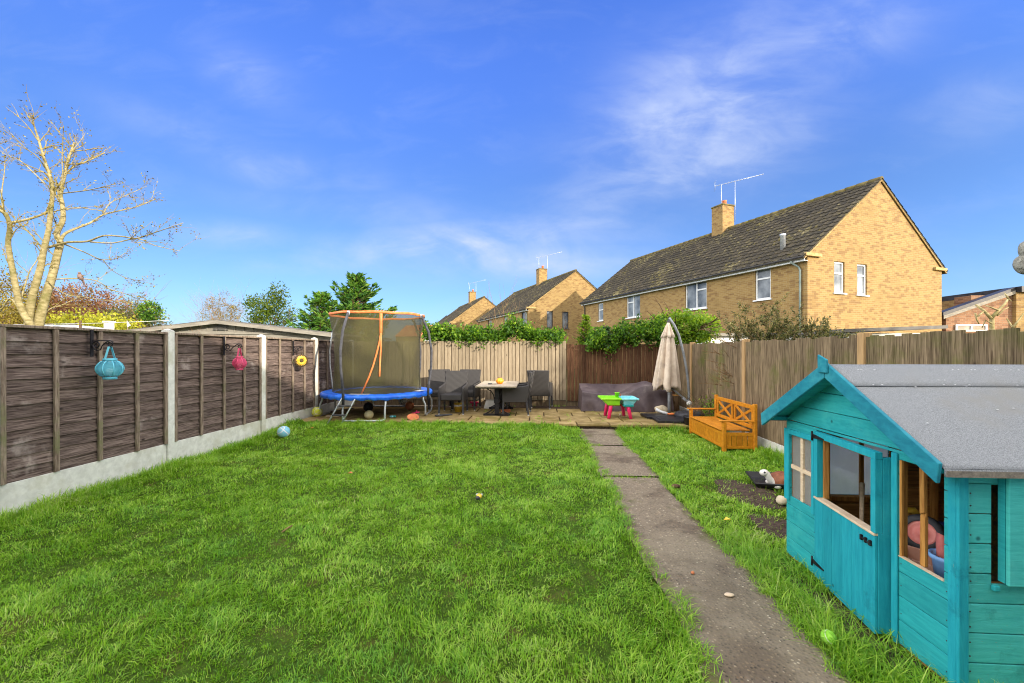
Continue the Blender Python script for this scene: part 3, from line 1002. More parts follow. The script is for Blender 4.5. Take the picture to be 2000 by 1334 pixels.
def tufts(name, pts, seed, Lr, per=26, lean=0.7, label='longer grass tufts', wd=0.004):
    rg = np.random.default_rng(seed)
    P = np.repeat(np.asarray(pts, float), per, 0)
    n = len(P)
    x = P[:, 0] + rg.normal(0, 0.022, n)
    y = P[:, 1] + rg.normal(0, 0.022, n)
    z0 = np.repeat(np.asarray([q[2] if len(q) > 2 else float(zl(q[0], q[1])) for q in pts]), per) - 0.005
    ang = rg.uniform(0, 2 * np.pi, n)
    L = rg.uniform(Lr[0], Lr[1], n)
    ln = np.abs(rg.normal(lean, 0.3, n))
    w = wd * rg.uniform(0.7, 1.4, n)
    dx, dy = np.cos(ang), np.sin(ang)
    sx, sy = -dy, dx
    def pt(t, k):
        hh = L * t * np.clip(1 - 0.4 * ln * t, 0.2, 1)
        r = L * ln * t * t * 0.8
        return np.stack([x + dx * r + sx * k, y + dy * r + sy * k, z0 + hh], -1)
    V = np.stack([pt(0, -w / 2), pt(0, w / 2), pt(0.5, -w * 0.45), pt(0.5, w * 0.45), pt(0.82, -w * 0.25), pt(0.82, w * 0.25), pt(1.0, w * 0)], 1).reshape(-1, 3)
    b = np.arange(n)[:, None] * 7
    T = np.concatenate([b + [0, 1, 3], b + [0, 3, 2], b + [2, 3, 5], b + [2, 5, 4], b + [4, 5, 6]], 0)
    r = np.clip(rg.beta(2.2, 2.0, n), 0, 1)
    return tag(np_mesh(name, V, tris=T, mat='grass', rnd=np.repeat(r, 7)), label, None, None, 'stuff')


rg = np.random.default_rng(9)
pp = [(-4.70 + abs(rg.normal(0, 0.06)), rg.uniform(2.6, 7.4)) for _ in range(150)]
pp += [(rg.uniform(-3.9, 0.7), 7.93 + rg.normal(0, 0.04)) for _ in range(60)]
tufts('grass_tufts', pp, 31, (0.07, 0.17), label='longer grass along the gravel boards and the patio edge')
pp = [(1.76 + rg.normal(0, 0.05), rg.uniform(1.5, 3.3)) for _ in range(34)] + [(1.62 + rg.normal(0, 0.09), rg.uniform(1.45, 3.6)) for _ in range(80)]
pp += [(rg.uniform(1.7, 2.3), 1.84 + rg.normal(0, 0.05)) for _ in range(60)] + [(rg.uniform(1.7, 2.6), 1.60 + rg.normal(0, 0.12)) for _ in range(60)]
tufts('grass_tufts', pp, 32, (0.07, 0.20), per=20, lean=1.0, label='long rank grass against the playhouse walls', wd=0.0045)
pp = [(3.33 + rg.normal(0, 0.05), rg.uniform(3.4, 6.4)) for _ in range(90)] + [(rg.uniform(1.5, 2.75), 7.93 + rg.normal(0, 0.03)) for _ in range(40)]
tufts('grass_tufts', pp, 33, (0.08, 0.24), per=20, label='straggly grass at the foot of the brown fence')
pp = [(rg.uniform(-3.0, 3.3), 10.55 + rg.normal(0, 0.06), 0.10) for _ in range(26)] + [(-1.2 + 0.615 * k + rg.normal(0, 0.02), rg.uniform(8.05, 10), 0.10) for k in range(6) for _ in range(5)]
tufts('patio_weeds', pp, 34, (0.03, 0.09), per=12, label='weeds sprouting between the slabs and below the board fence')
pp = []
for _ in range(330):
    y = rg.uniform(1.3, 7.9)
    if rg.random() < 0.5:
        pp.append((float(edge_l(np.array([y]))[0]) + 0.02 + abs(rg.normal(0, 0.022)), y, 0.008))
    else:
        pp.append((float(edge_r(np.array([y]))[0]) - 0.005 - abs(rg.normal(0, 0.022)), y, 0.008))
tufts('grass_tufts', pp, 36, (0.025, 0.085), per=16, lean=1.1, label='grass creeping over the ragged edges of the path')
pp = [(rg.uniform(0.8, 1.4), 5.03 + rg.normal(0, 0.02), 0.01) for _ in range(16)] + [(rg.uniform(0.78, 1.0), 6.63 + rg.normal(0, 0.03), 0.01) for _ in range(16)]
tufts('path_joint_grass', pp, 35, (0.015, 0.05), per=16, label='moss and short grass in the joints of the path')

# ------------------------------------------------------------------ fences
FX = -4.86
fence = thing('panel_fence', 'dark overlap panel fence between pale concrete posts with hanging lanterns', 'fence', (FX, 5.2, 0))
posts_y = [1.62, 3.43, 5.244, 7.111, 8.880, 10.70]
rnd = random.Random(4)
for i, y in enumerate(posts_y):
    g = MB()
    g.bx(FX - 0.055, FX + 0.055, y - 0.05, y + 0.05, -0.1, 1.765)
    g.add([(FX - 0.055, y - 0.05, 1.765), (FX + 0.055, y - 0.05, 1.765), (FX + 0.055, y + 0.05, 1.765), (FX - 0.055, y + 0.05, 1.765), (FX, y, 1.795)],
          [(0, 1, 4), (1, 2, 4), (2, 3, 4), (3, 0, 4)])
    g.build('post', 'concrete', fence, bevel=0.008)
for i in range(5):
    y0, y1 = posts_y[i] + 0.052, posts_y[i + 1] - 0.052
    g = MB()
    g.bx(FX - 0.025, FX + 0.025, y0, y1, -0.05, 0.285)
    g.build('gravel_board', 'concrete', fence, bevel=0.004)
    g = MB()
    nsl = 12
    hs = 1.42 / nsl
    for k in range(nsl):
        zb = 0.295 + k * hs
        tl = rnd.uniform(-0.006, 0.006)
        # each slat: lower edge forward and wavy, upper edge tucked back
        m = 14
        vs = []
        for q in range(m + 1):
            y = y0 + 0.01 + (y1 - y0 - 0.02) * q / m
            wv = 0.012 * mnoise.noise((y * 2.1, k * 3.7 + i * 11, 1)) + 0.006 * mnoise.noise((y * 7, k * 5.1, i)) + tl * (q / m - 0.5)
            vs += [(FX + 0.022, y, zb - 0.012 + wv), (FX + 0.012, y, zb - 0.012 + wv), (FX - 0.008, y, zb + hs + 0.012), (FX - 0.001, y, zb + hs + 0.012)]
        fs = []
        for q in range(m):
            a = q * 4
            for e in range(4):
                fs.append((a + e, a + (e + 1) % 4, a + 4 + (e + 1) % 4, a + 4 + e))
        fs += [(0, 3, 2, 1), (m * 4, m * 4 + 1, m * 4 + 2, m * 4 + 3)]
        g.add(vs, fs)
    pan = g.build('panel', 'fence_dark', fence)
    ys_ = [y0 + 0.022, y0 + (y1 - y0) * 0.26, y0 + (y1 - y0) * 0.51, y0 + (y1 - y0) * 0.76, y1 - 0.022]
    for y in ys_:
        g = MB()
        wv = [rnd.uniform(-0.004, 0.004) for _ in range(5)]
        g.beam((FX + 0.038, y + wv[0], 0.287), (FX + 0.038, y + wv[1], 1.712), 0.042, 0.028, (1, 0, 0))
        g.build('batten', 'batten', pan, bevel=0.004)
    g = MB()
    g.bx(FX - 0.03, FX + 0.056, y0 + 0.004, y1 - 0.004, 1.714, 1.742)
    g.build('capping', 'batten', pan, bevel=0.004)


def board_run(g, p0, p1, z0, z1, facing, seed, w=0.092, jitter=0.02, slit=0.006):
    """feather-edge boards set upright from p0 to p1"""
    rr = random.Random(seed)
    p0, p1, nf = Vector((*p0, 0)), Vector((*p1, 0)), Vector((*facing, 0))
    dr = (p1 - p0)
    L = dr.length
    dr.normalize()
    k = int(L / w)
    for i in range(k):
        a = p0 + dr * (L * i / k)
        b = p0 + dr * (L * (i + 1) / k - slit)
        t1, t0 = 0.012, 0.024
        top = z1 + rr.uniform(-jitter, jitter) * 0.6
        tilt = rr.uniform(-0.004, 0.004)
        bk = nf * -0.002
        vs = []
        for z, q in ((z0, 0), (top, tilt)):
            s_ = dr * q
            vs += [a + bk + s_, b + bk + s_, b + nf * t1 + s_, a + nf * t0 + s_]
        vs = [(v.x, v.y, z0 if j < 4 else top) for j, v in enumerate(vs)]
        g.add(vs, [(0, 1, 2, 3), (7, 6, 5, 4), (0, 4, 5, 1), (1, 5, 6, 2), (2, 6, 7, 3), (3, 7, 4, 0)])


BY = 10.75
cream = thing('board_fence', 'pale sunlit upright board fence behind the trampoline and the dining table', 'fence', (-2.0, BY, 0))
g = MB()
board_run(g, (-4.80, BY), (0.74, BY), 0.24, 1.745, (0, -1), 3, slit=0.012)
g.build('boards', 'cream_board', cream, bevel=0.002)
g = MB()
g.bx(-4.80, 0.74, BY + 0.002, BY + 0.04, 0.02, 0.235)
g.build('gravel_board', 'green_board', cream)
g = MB()
for z in (0.5, 1.45):
    g.bx(-4.80, 0.74, BY + 0.022, BY + 0.06, z, z + 0.08)
g.build('rail', 'post_wood', cream)
g = MB()
g.bx(-4.80, 0.74, BY + 0.004, BY + 0.020, 0.25, 1.70)
g.build('slit_shade', 'brown_board', cream)  # dark sheet added behind the slits to deepen their shade
brown = thing('board_fence', 'upright board fence under the hanging ivy, its shade coloured in dark brown', 'fence', (2.0, BY, 0))
g = MB()
board_run(g, (0.75, BY - 0.005), (3.44, BY - 0.005), 0.22, 1.66, (0, -1), 6)
g.build('boards', 'brown_board', brown, bevel=0.002)
g = MB()
g.bx(0.75, 3.44, BY + 0.002, BY + 0.04, 0.02, 0.215)
g.build('gravel_board', 'green_board', brown)
RX = 3.45
green = thing('board_fence', 'weathered grey brown board fence with green stains behind the playhouse and the bench', 'fence', (RX, 6, 0))
g = MB()
board_run(g, (RX, 10.72), (RX, 1.0), 0.17, 1.655, (-1, 0), 9, w=0.096, jitter=0.03)
g.build('boards', 'green_board', green, bevel=0.002)
g = MB()
g.bx(RX - 0.03, RX + 0.03, 1.0, 10.72, -0.05, 0.165)
g.build('gravel_board', 'concrete', green, bevel=0.004)
for y in (2.1, 4.66, 7.2, 9.6):
    g = MB()
    g.bx(RX - 0.045, RX + 0.05, y - 0.045, y + 0.045, -0.1, 1.69)
    g.build('post', 'post_wood', green, bevel=0.005)


# ------------------------------------------------------------------ houses
def wall_panel(g, o, ud, nd, u0, u1, z0, z1, holes, depth=0.09):
    """flat wall with real openings; o origin, ud along the wall, nd outward"""
    o, ud, nd = Vector(o), Vector(ud), Vector(nd)
    us = sorted({u0, u1, *[h[0] for h in holes], *[h[1] for h in holes]})
    zs = sorted({z0, z1, *[h[2] for h in holes], *[h[3] for h in holes]})
    Pt = lambda u, z, dd=0.0: o + ud * u + Vector((0, 0, z)) - nd * dd
    for a, b in zip(us, us[1:]):
        for c, d_ in zip(zs, zs[1:]):
            if any(h[0] <= a and b <= h[1] and h[2] <= c and d_ <= h[3] for h in holes):
                continue
            g.add([Pt(a, c), Pt(b, c), Pt(b, d_), Pt(a, d_)], [(0, 1, 2, 3)])
    for (a, b, c, d_) in holes:
        q = [(a, c), (b, c), (b, d_), (a, d_)]
        for i in range(4):
            (p1, p2) = q[i], q[(i + 1) % 4]
            g.add([Pt(*p1), Pt(*p2), Pt(*p2, depth), Pt(*p1, depth)], [(0, 1, 2, 3)])


def window(parent, o, ud, nd, hole, layout, fmat='white_gloss', sill=True, pane='pane'):
    """frame with mullions, pane and sill; layout: list of bars ('v', frac) / ('h', frac, side)"""
    o, ud, nd = Vector(o), Vector(ud), Vector(nd)
    a, b, c, d_ = hole
    Pt = lambda u, z, dd=0.0: o + ud * u + Vector((0, 0, z)) - nd * dd
    g = MB()
    w = 0.065
    dp = 0.055
    def bar(u0, u1, z0, z1, q=dp):
        vs = [Pt(u0, z0, q), Pt(u1, z0, q), Pt(u1, z1, q), Pt(u0, z1, q), Pt(u0, z0, q + 0.05), Pt(u1, z0, q + 0.05), Pt(u1, z1, q + 0.05), Pt(u0, z1, q + 0.05)]
        g.add(vs, [(0, 1, 2, 3), (7, 6, 5, 4), (0, 4, 5, 1), (1, 5, 6, 2), (2, 6, 7, 3), (3, 7, 4, 0)])
    bar(a, b, c, c + w)
    bar(a, b, d_ - w, d_)
    bar(a, a + w, c + w, d_ - w)
    bar(b - w, b, c + w, d_ - w)
    for L in layout:
        if L[0] == 'v':
            u = a + (b - a) * L[1]
            bar(u - w / 2, u + w / 2, c + w, d_ - w)
        else:
            z = c + (d_ - c) * L[1]
            u0, u1 = a + w, b - w
            if len(L) > 2:
                um = a + (b - a) * L[3]
                u0, u1 = (u0, um - w / 2) if L[2] == 'a' else (um + w / 2, u1)
            bar(u0, u1, z - w / 2, z + w / 2, dp - 0.003)
    fr = g.build('window', fmat, parent)
    g = MB()
    g.add([Pt(a + 0.01, c + 0.01, 0.085), Pt(b - 0.01, c + 0.01, 0.085), Pt(b - 0.01, d_ - 0.01, 0.085), Pt(a + 0.01, d_ - 0.01, 0.085)], [(0, 1, 2, 3)])
    g.build('pane', pane, fr)
    if sill:
        g = MB()
        vs = [Pt(a - 0.06, c - 0.05, -0.06), Pt(b + 0.06, c - 0.05, -0.06), Pt(b + 0.06, c - 0.002, -0.05), Pt(a - 0.06, c - 0.002, -0.05),
              Pt(a - 0.06, c - 0.05, 0.05), Pt(b + 0.06, c - 0.05, 0.05), Pt(b + 0.06, c - 0.002, 0.05), Pt(a - 0.06, c - 0.002, 0.05)]
        g.add(vs, [(0, 1, 2, 3), (7, 6, 5, 4), (0, 4, 5, 1), (1, 5, 6, 2), (2, 6, 7, 3), (3, 7, 4, 0)])
        g.build('sill', fmat, fr)
    return fr


def tile_slope(g, e0, e1, up, length, rows, cols, seed):
    """tiles on the slope whose eave runs from e0 to e1 and which rises along up"""
    rr = random.Random(seed)
    e0, e1, up = Vector(e0), Vector(e1), Vector(up).normalized()
    al = (e1 - e0)
    tw = al.length / cols
    al.normalize()
    nn = al.cross(up)
    if nn.z < 0:
        nn = -nn
    rl = length / rows
    prof = [(0.0, 0.0), (0.30, 0.004), (0.46, 0.030), (0.54, 0.034), (0.70, 0.006), (0.985, 0.0)]
    for r_ in range(rows):
        for c_ in range(cols):
            lift = rr.uniform(0.028, 0.040)
            dv = rr.uniform(-0.006, 0.006)
            vs = []
            for (s_, h) in ((r_ * rl + dv, lift), (r_ * rl + rl * 1.08, 0.004)):
                for (u, q) in prof:
                    vs.append(e0 + al * (tw * (c_ + u)) + up * s_ + nn * (h + q))
            k = len(prof)
            for (u, q) in prof:
                vs.append(e0 + al * (tw * (c_ + u)) + up * (r_ * rl + dv) + nn * 0.002)
            fs = [(i, i + 1, k + i + 1, k + i) for i in range(k - 1)]
            fs += [(2 * k + i, 2 * k + i + 1, i + 1, i) for i in range(k - 1)]
            g.add(vs, fs)


def aerial(parent, base, height, az, L=0.0, n=16):
    """mast, and where it carries one a long boom with cross rods and a reflector"""
    g = MB()
    b = Vector(base)
    t = b + Vector((0, 0, height))
    g.tube([b, t], 0.014, 6)
    if L:
        a = Vector((math.cos(az), math.sin(az), 0.20))
        g.tube([t - a * L * 0.42, t + a * L * 0.58], 0.010, 5)
        pr = Vector((-a.y, a.x, 0)).normalized()
        for i in range(n):
            q = t + a * (L * (-0.40 + 0.97 * i / (n - 1)))
            h = 0.17 - 0.07 * i / n
            g.tube([q - pr * h, q + pr * h], 0.007, 4)
            g.tube([q - Vector((0, 0, 0.035)), q + Vector((0, 0, 0.035))], 0.010, 4)
        q = t - a * L * 0.42
        for z in (-0.24, -0.12, 0.12, 0.24):
            g.tube([q + Vector((0, 0, z)) - pr * 0.2, q + Vector((0, 0, z)) + pr * 0.2], 0.007, 4)
        g.tube([q + Vector((0, 0, -0.24)), q + Vector((0, 0, 0.24))], 0.008, 4)
    return g.build('aerial', 'galv', parent)


def semi(name, label, loc, rz, W, L, longw, gablew, fmat, chim_t, seed, flue=None, rows=17, cols=48, step=True, eave=5.0, apex=8.15, layouts=None, glayout=None, group=None):
    h = thing(name, label, 'house', loc, rz, group, world=False)
    g = MB()
    wall_panel(g, (0, 0, 0), (1, 0, 0), (0, -1, 0), 0, W, 0, eave, gablew)
    wall_panel(g, (0, 0, 0), (0, 1, 0), (-1, 0, 0), 0, L, 0, eave, longw)
    wall_panel(g, (W, 0, 0), (0, 1, 0), (1, 0, 0), 0, L, 0, eave, [])
    wall_panel(g, (0, L, 0), (1, 0, 0), (0, 1, 0), 0, W, 0, eave, [])
    for y in (0, L):
        g.add([(0, y, eave), (W, y, eave), (W / 2, y, apex)], [(0, 1, 2)])
    wl = g.build('wall', 'brick', h, fix=False)
    for i, hl in enumerate(longw):
        window(h, (0, 0, 0), (0, 1, 0), (-1, 0, 0), hl, (layouts or {}).get(i, [('h', 0.66)]), fmat)
    for i, hl in enumerate(gablew):
        window(h, (0, 0, 0), (1, 0, 0), (0, -1, 0), hl, (glayout or [('h', 0.63)]), fmat)
    # roof: rafters slab, tiles on the garden slope, ridge and verge
    ov = 0.28
    rise = (apex - eave) / (W / 2)
    z0 = eave - ov * rise + 0.10
    za = apex + 0.10
    g = MB()
    y0, y1 = -0.06, L + 0.06
    for sx in (0, 1):
        xe = -ov if sx == 0 else W + ov
        g.prism([(xe, y0, z0), (W / 2, y0, za), (W / 2, y0, za - 0.09), (xe, y0, z0 - 0.09)], (0, y1 - y0, 0))
    roof = g.build('roof', 'tile', h)
    g = MB()
    up = Vector((W / 2 + ov, 0, za - z0))
    tile_slope(g, (-ov, y0 - 0.02, z0), (-ov, y1, z0), up, up.length, rows, cols, seed)
    up2 = Vector((-(W / 2 + ov), 0, za - z0))
    tile_slope(g, (W + ov, y0 - 0.02, z0), (W + ov, y1, z0), up2, up2.length, rows, cols, seed + 1)
    g.build('tiles', 'tile', roof, fix=False)
    g = MB()
    k = int(L / 0.42)
    for i in range(k):
        a, b = y0 + (y1 - y0) * i / k, y0 + (y1 - y0) * (i + 1) / k + 0.02
        g.tube([(W / 2, a, za - 0.01), (W / 2, b, za + 0.008)], 0.11, 8)
    g.build('ridge', 'ridge_tile', roof)
    g = MB()
    for xe in (-ov + 0.05, W + ov - 0.05):
        g.beam((xe, -0.045, z0 - 0.06), (W / 2, -0.045, za - 0.06), 0.03, 0.05)
    g.build('verge', 'verge', roof)
    g = MB()
    g.bx(-ov + 0.09, -ov + 0.115, -0.02, L, z0 - 0.16, z0 + 0.02)
    g.bx(-ov + 0.115, -0.002, -0.02, L, z0 - 0.15, z0 - 0.135)
    g.build('fascia', 'white_gloss', h)
    g = MB()
    g.tube([(-ov + 0.03, -0.05, z0 - 0.01), (-ov + 0.03, L + 0.05, z0 - 0.01)], 0.058, 8)
    g.build('gutter', 'gutter', h)
    g = MB()
    g.tube([(-ov + 0.03, 0.45, z0 - 0.04), (-ov + 0.05, 0.42, z0 - 0.16), (-0.07, 0.28, z0 - 0.32), (-0.07, 0.22, z0 - 0.45), (-0.07, 0.22, 0.0)], 0.036, 8)
    g.build('downpipe', 'green_pipe', h)
    g = MB()
    g.tube([(-ov + 0.03, L - 0.3, z0 - 0.04), (-0.07, L - 0.3, z0 - 0.35), (-0.07, L - 0.3, 0.0)], 0.036, 8)
    g.build('downpipe', 'gutter', h)
    if step:
        g = MB()
        g.bx(-0.20, 0.62, -0.10, -0.003, eave - 0.10, eave + 0.02)
        g.build('corbel', 'verge', h, bevel=0.01)
        g = MB()
        g.bx(W - 0.62, W + 0.20, -0.10, -0.003, eave - 0.10, eave + 0.02)
        g.build('corbel', 'verge', h, bevel=0.01)
    if chim_t is not None:
        g = MB()
        cx = W / 2
        wall_panel(g, (cx - 0.42, chim_t - 0.38, 0), (1, 0, 0), (0, -1, 0), 0, 0.84, apex - 0.7, apex + 1.40, [])
        wall_panel(g, (cx - 0.42, chim_t - 0.38, 0), (0, 1, 0), (-1, 0, 0), 0, 0.76, apex - 0.7, apex + 1.40, [])
        wall_panel(g, (cx + 0.42, chim_t - 0.38, 0), (0, 1, 0), (1, 0, 0), 0, 0.76, apex - 0.7, apex + 1.40, [])
        wall_panel(g, (cx - 0.42, chim_t + 0.38, 0), (1, 0, 0), (0, 1, 0), 0, 0.84, apex - 0.7, apex + 1.40, [])
        ch = g.build('chimney', 'brick', h, fix=False)
        g = MB()
        g.bx(cx - 0.46, cx + 0.46, chim_t - 0.42, chim_t + 0.42, apex + 1.40, apex + 1.49)
        g.build('cap', 'ridge_tile', ch, bevel=0.02)
        g = MB()
        g.lathe([(0.13, 0), (0.11, 0.26), (0.13, 0.28), (0.13, 0.32)], 12, (cx + 0.12, chim_t, apex + 1.49))
        g.build('pot', 'terracotta', ch)
        g = MB()
        g.prism([(cx - 0.5, chim_t - 0.46, apex - 0.33), (cx + 0.0, chim_t - 0.46, apex + 0.20), (cx, chim_t - 0.46, apex + 0.13), (cx - 0.5, chim_t - 0.46, apex - 0.42)], (0, 0.07, 0))
        g.build('flashing', 'galv', ch)
        aerial(h, (cx - 0.43, chim_t - 0.30, apex + 1.2), 1.35, 0)
        aerial(h, (cx + 0.44, chim_t - 0.42, apex + 0.55), 2.25, R(-30), 2.5)
    if flue:
        g = MB()
        x, y = flue
        zz = z0 + (x + ov) * (za - z0) / (W / 2 + ov)
        g.lathe([(0.10, -0.1), (0.09, 0.5), (0.11, 0.52), (0.11, 0.58)], 12, (x, y, zz))
        g.build('flue', 'galv', h)
    return h


HZ = R(23.59)
semi('brick_house', 'nearest buff brick semi with white windows, a chimney and a tall aerial', (9.69, 15.72, 0), HZ, 8.22, 16.0,
     [(13.42, 14.05, 3.50, 4.66), (9.56, 10.84, 3.46, 4.80), (4.66, 6.02, 3.50, 4.90), (1.44, 2.13, 3.55, 4.90)],
     [(1.42, 2.00, 3.66, 4.83), (2.72, 3.31, 3.64, 4.83)], 'white_gloss', 7.6, 5, flue=(0.55, 1.35),
     layouts={0: [('h', 0.62)], 1: [('v', 0.52), ('h', 0.68, 'b', 0.52)], 2: [('v', 0.48), ('h', 0.64, 'a', 0.48)], 3: [('h', 0.62)]}, group='brick semis beyond the board fence')
semi('brick_house', 'buff brick house with black framed windows in its shadowed gable, second of the row', (-0.74, 33.82, 0), HZ, 8.6, 15.0,
     [(0.62, 1.5, 3.5, 4.7), (5.0, 6.2, 3.5, 4.7), (10.0, 11.2, 3.5, 4.7)], [(1.63, 2.18, 3.35, 4.75), (3.04, 3.62, 3.35, 4.75)], 'dark_frame', 7.0, 15, rows=16, cols=44,
     layouts={0: [], 1: [], 2: []}, glayout=[('h', 0.99)], group='brick semis beyond the board fence')
semi('brick_house', 'farthest small brick gable of the row, half hidden by bare shrubs', (-10.49, 50.45, 0), HZ, 8.4, 14.0,
     [(0.8, 1.6, 3.5, 4.6)], [(1.7, 2.5, 2.5, 3.8)], 'white_gloss', 6.0, 25, rows=15, cols=40, glayout=[('h', 0.99)], group='brick semis beyond the board fence')

# house that stands behind the photographer: its ridge throws the shade over the lawn, walls made white to add bounce
RZ = math.atan(0.242)
hb = thing('unseen_house', 'unseen terrace behind the lawn, walls whitened to bounce light', 'house', (0, -6.5, 0), RZ, world=False)
g = MB()
g.bx(-14, 19, -3.6, 3.4, -0.1, 4.9)
g.build('wall', 'far_white', hb)
g = MB()
g.prism([(-14.2, -4.0, 4.7), (-14.2, 0, 7.38), (-14.2, 3.9, 4.7)], (33.4, 0, 0))
g.build('roof', 'tile', hb)


def simple_gable(name, label, loc, rz, W, L, eave, apex, wmat, rmat, group=None, cat='house', ov=0.25):
    h = thing(name, label, cat, loc, rz, group, world=False)
    g = MB()
    g.prism([(0, 0, -0.05), (W, 0, -0.05), (W, 0, eave), (W / 2, 0, apex), (0, 0, eave)], (0, L, 0))
    g.build('wall', wmat, h)
    rise = (apex - eave) / (W / 2)
    g = MB()
    for s_ in (0, 1):
        xe = -ov if s_ == 0 else W + ov
        g.prism([(xe, -0.12, eave - ov * rise + 0.02), (W / 2, -0.12, apex + 0.02), (W / 2, -0.12, apex + 0.14), (xe, -0.12, eave - ov * rise + 0.14)], (0, L + 0.24, 0))
    g.build('roof', rmat, h)
    return h


h = simple_gable('white_house', 'small white gabled house seen over the ivy beside the trampoline ring', (-18.0, 66.0, 0), R(3), 7.0, 9.0, 4.2, 7.0, 'far_white', 'dark_frame')
g = MB()
g.bx(3.2, 3.8, -0.03, 0.0, 4.6, 5.4)
g.build('window', 'white_gloss', h)
simple_gable('tiled_house', 'low house with a brown tiled roof behind the white gable', (-14.5, 80.0, 0), R(80), 9.0, 14.0, 4.4, 6.7, 'brick', 'terracotta')

# grey garage beyond the panel fence
h = thing('garage', 'long pale grey garage with a low gabled sheet roof beyond the panel fence', 'garage', (-9.6, 12.2, 0), R(3.5), world=False)
g = MB()
g.prism([(-3.3, 0, -0.05), (3.3, 0, -0.05), (3.3, 0, 1.98), (0, 0, 2.36), (-3.3, 0, 1.98)], (0, 5.5, 0))
g.build('wall', 'far_grey', h)
g = MB()
for i in range(24):
    x = -3.2 + 6.4 * i / 23
    zt = 2.34 - abs(x) / 3.3 * 0.38
    if zt > 2.1:
        g.bx(x - 0.018, x + 0.018, -0.02, -0.002, 2.06, zt)
g.bx(-3.3, 3.3, -0.03, -0.002, 2.0, 2.06)
g.build('cladding', 'far_grey', h)
g = MB()
for s_ in (-1, 1):
    g.prism([(s_ * 3.55, -0.2, 1.97), (0, -0.2, 2.38), (0, -0.2, 2.44), (s_ * 3.55, -0.2, 2.03)], (0, 5.9, 0))
g.build('roof', 'grey_roof', h)
g = MB()
for s_ in (-1, 1):
    g.prism([(s_ * 3.55, -0.23, 1.90), (0, -0.23, 2.31), (0, -0.23, 2.41), (s_ * 3.55, -0.23, 2.0)], (0, 0.03, 0))
g.build('bargeboard', 'far_grey', h)
g = MB()
for z in (2.12, 2.17, 2.22):
    g.bx(-0.22, 0.22, -0.045, -0.02, z, z + 0.025)
g.build('vent', 'grey_roof', h)

# flat roofed outbuildings beyond the brown fence
h = thing('shed', 'flat roofed cream shed behind the spiky shrub and the brown fence', 'shed', (6.5, 9.4, 0), R(8), world=False)
g = MB()
g.bx(0, 2.1, 0, 3.0, -0.05, 1.88)
g.build('wall', 'far_white', h)
g = MB()
g.prism([(-0.15, -0.15, 1.885), (2.3, -0.15, 1.98), (2.3, -0.15, 2.05), (-0.15, -0.15, 1.955)], (0, 3.3, 0))
g.build('roof', 'grey_roof', h)
h = thing('shed', 'small white shed showing under the ivy beside the spiky shrub', 'shed', (4.62, 11.8, 0), R(6), world=False)
g = MB()
g.bx(0, 2.2, 0, 2.0, -0.05, 1.90)
g.build('wall', 'far_white', h)
g = MB()
g.bx(-0.1, 2.3, -0.1, 2.1, 1.902, 1.98)
g.build('roof', 'far_grey', h)

# brown brick building with a one-way roof on the far side
h = thing('brick_building', 'brown brick building with a sloping roof edge and a strip window', 'building', (17.48, 19.1, 0), R(0), world=False)
g = MB()
g.prism([(0, 0, -0.05), (2.65, 0, -0.05), (2.65, 0, 4.02), (0, 0, 3.05)], (0, 0.3, 0))
g.bx(0.0, 2.65, 0.301, 8.0, -0.05, 2.7)
g.build('wall', 'dark_brick', h)
g = MB()
g.prism([(2.652, -0.15, -0.05), (9.2, -0.15, -0.05), (9.2, -0.15, 3.95), (2.652, -0.15, 3.95)], (0, 8, 0))
g.build('extension', 'brick', h)
g = MB()
g.prism([(-0.2, -0.1, 3.0), (2.7, -0.1, 4.05), (2.7, -0.1, 4.19), (-0.2, -0.1, 3.14)], (0, 0.42, 0))
g.prism([(2.71, -0.3, 3.96), (9.4, -0.3, 3.96), (9.4, -0.3, 4.2), (2.71, -0.3, 4.2)], (0, 8.2, 0))
g.build('roof', 'gutter', h)
g = MB()
g.prism([(-0.2, -0.13, 2.86), (2.65, -0.13, 3.9), (2.65, -0.13, 4.04), (-0.2, -0.13, 3.0)], (0, 0.03, 0))
g.build('bargeboard', 'far_grey', h)
fr = window(h, (0, 0, 0), (1, 0, 0), (0, -1, -0.0), (0.35, 1.6, 2.32, 2.62), [('v', 0.5)], 'white_gloss', False)
fr.location.y = -0.12
g = MB()
g.bx(1.45, 2.1, 0.45, 1.2, 2.701, 3.92)
g.build('chimney', 'dark_brick', h)
g = MB()
g.bx(3.0, 9.0, -0.18, -0.152, 1.4, 2.3)
g.bx(3.0, 9.0, -0.185, -0.152, 3.55, 3.85)
g.build('cladding', 'far_white', h)


# ------------------------------------------------------------------ trees, shrubs and climbers
def at(px, py, D):
    """point seen at a pixel of the photograph, D metres along the view"""
    c_, s_ = math.cos(R(3.49)), math.sin(R(3.49))
    xc = (px - 1000) / 820
    return Vector((D * (-s_ + xc * c_), D * (c_ + xc * s_), 1.5 + D * (685 - py) / 820))


def wander(a, b, k, amp, rr):
    a, b = Vector(a), Vector(b)
    L = (b - a).length
    out = []
    for i in range(k + 1):
        t = i / k
        q = a.lerp(b, t)
        e = math.sin(math.pi * t) * amp * L if i not in (0,) else 0
        out.append(q + Vector((rr.uniform(-1, 1), rr.uniform(-1, 1), rr.uniform(-1, 1))) * e)
    return out


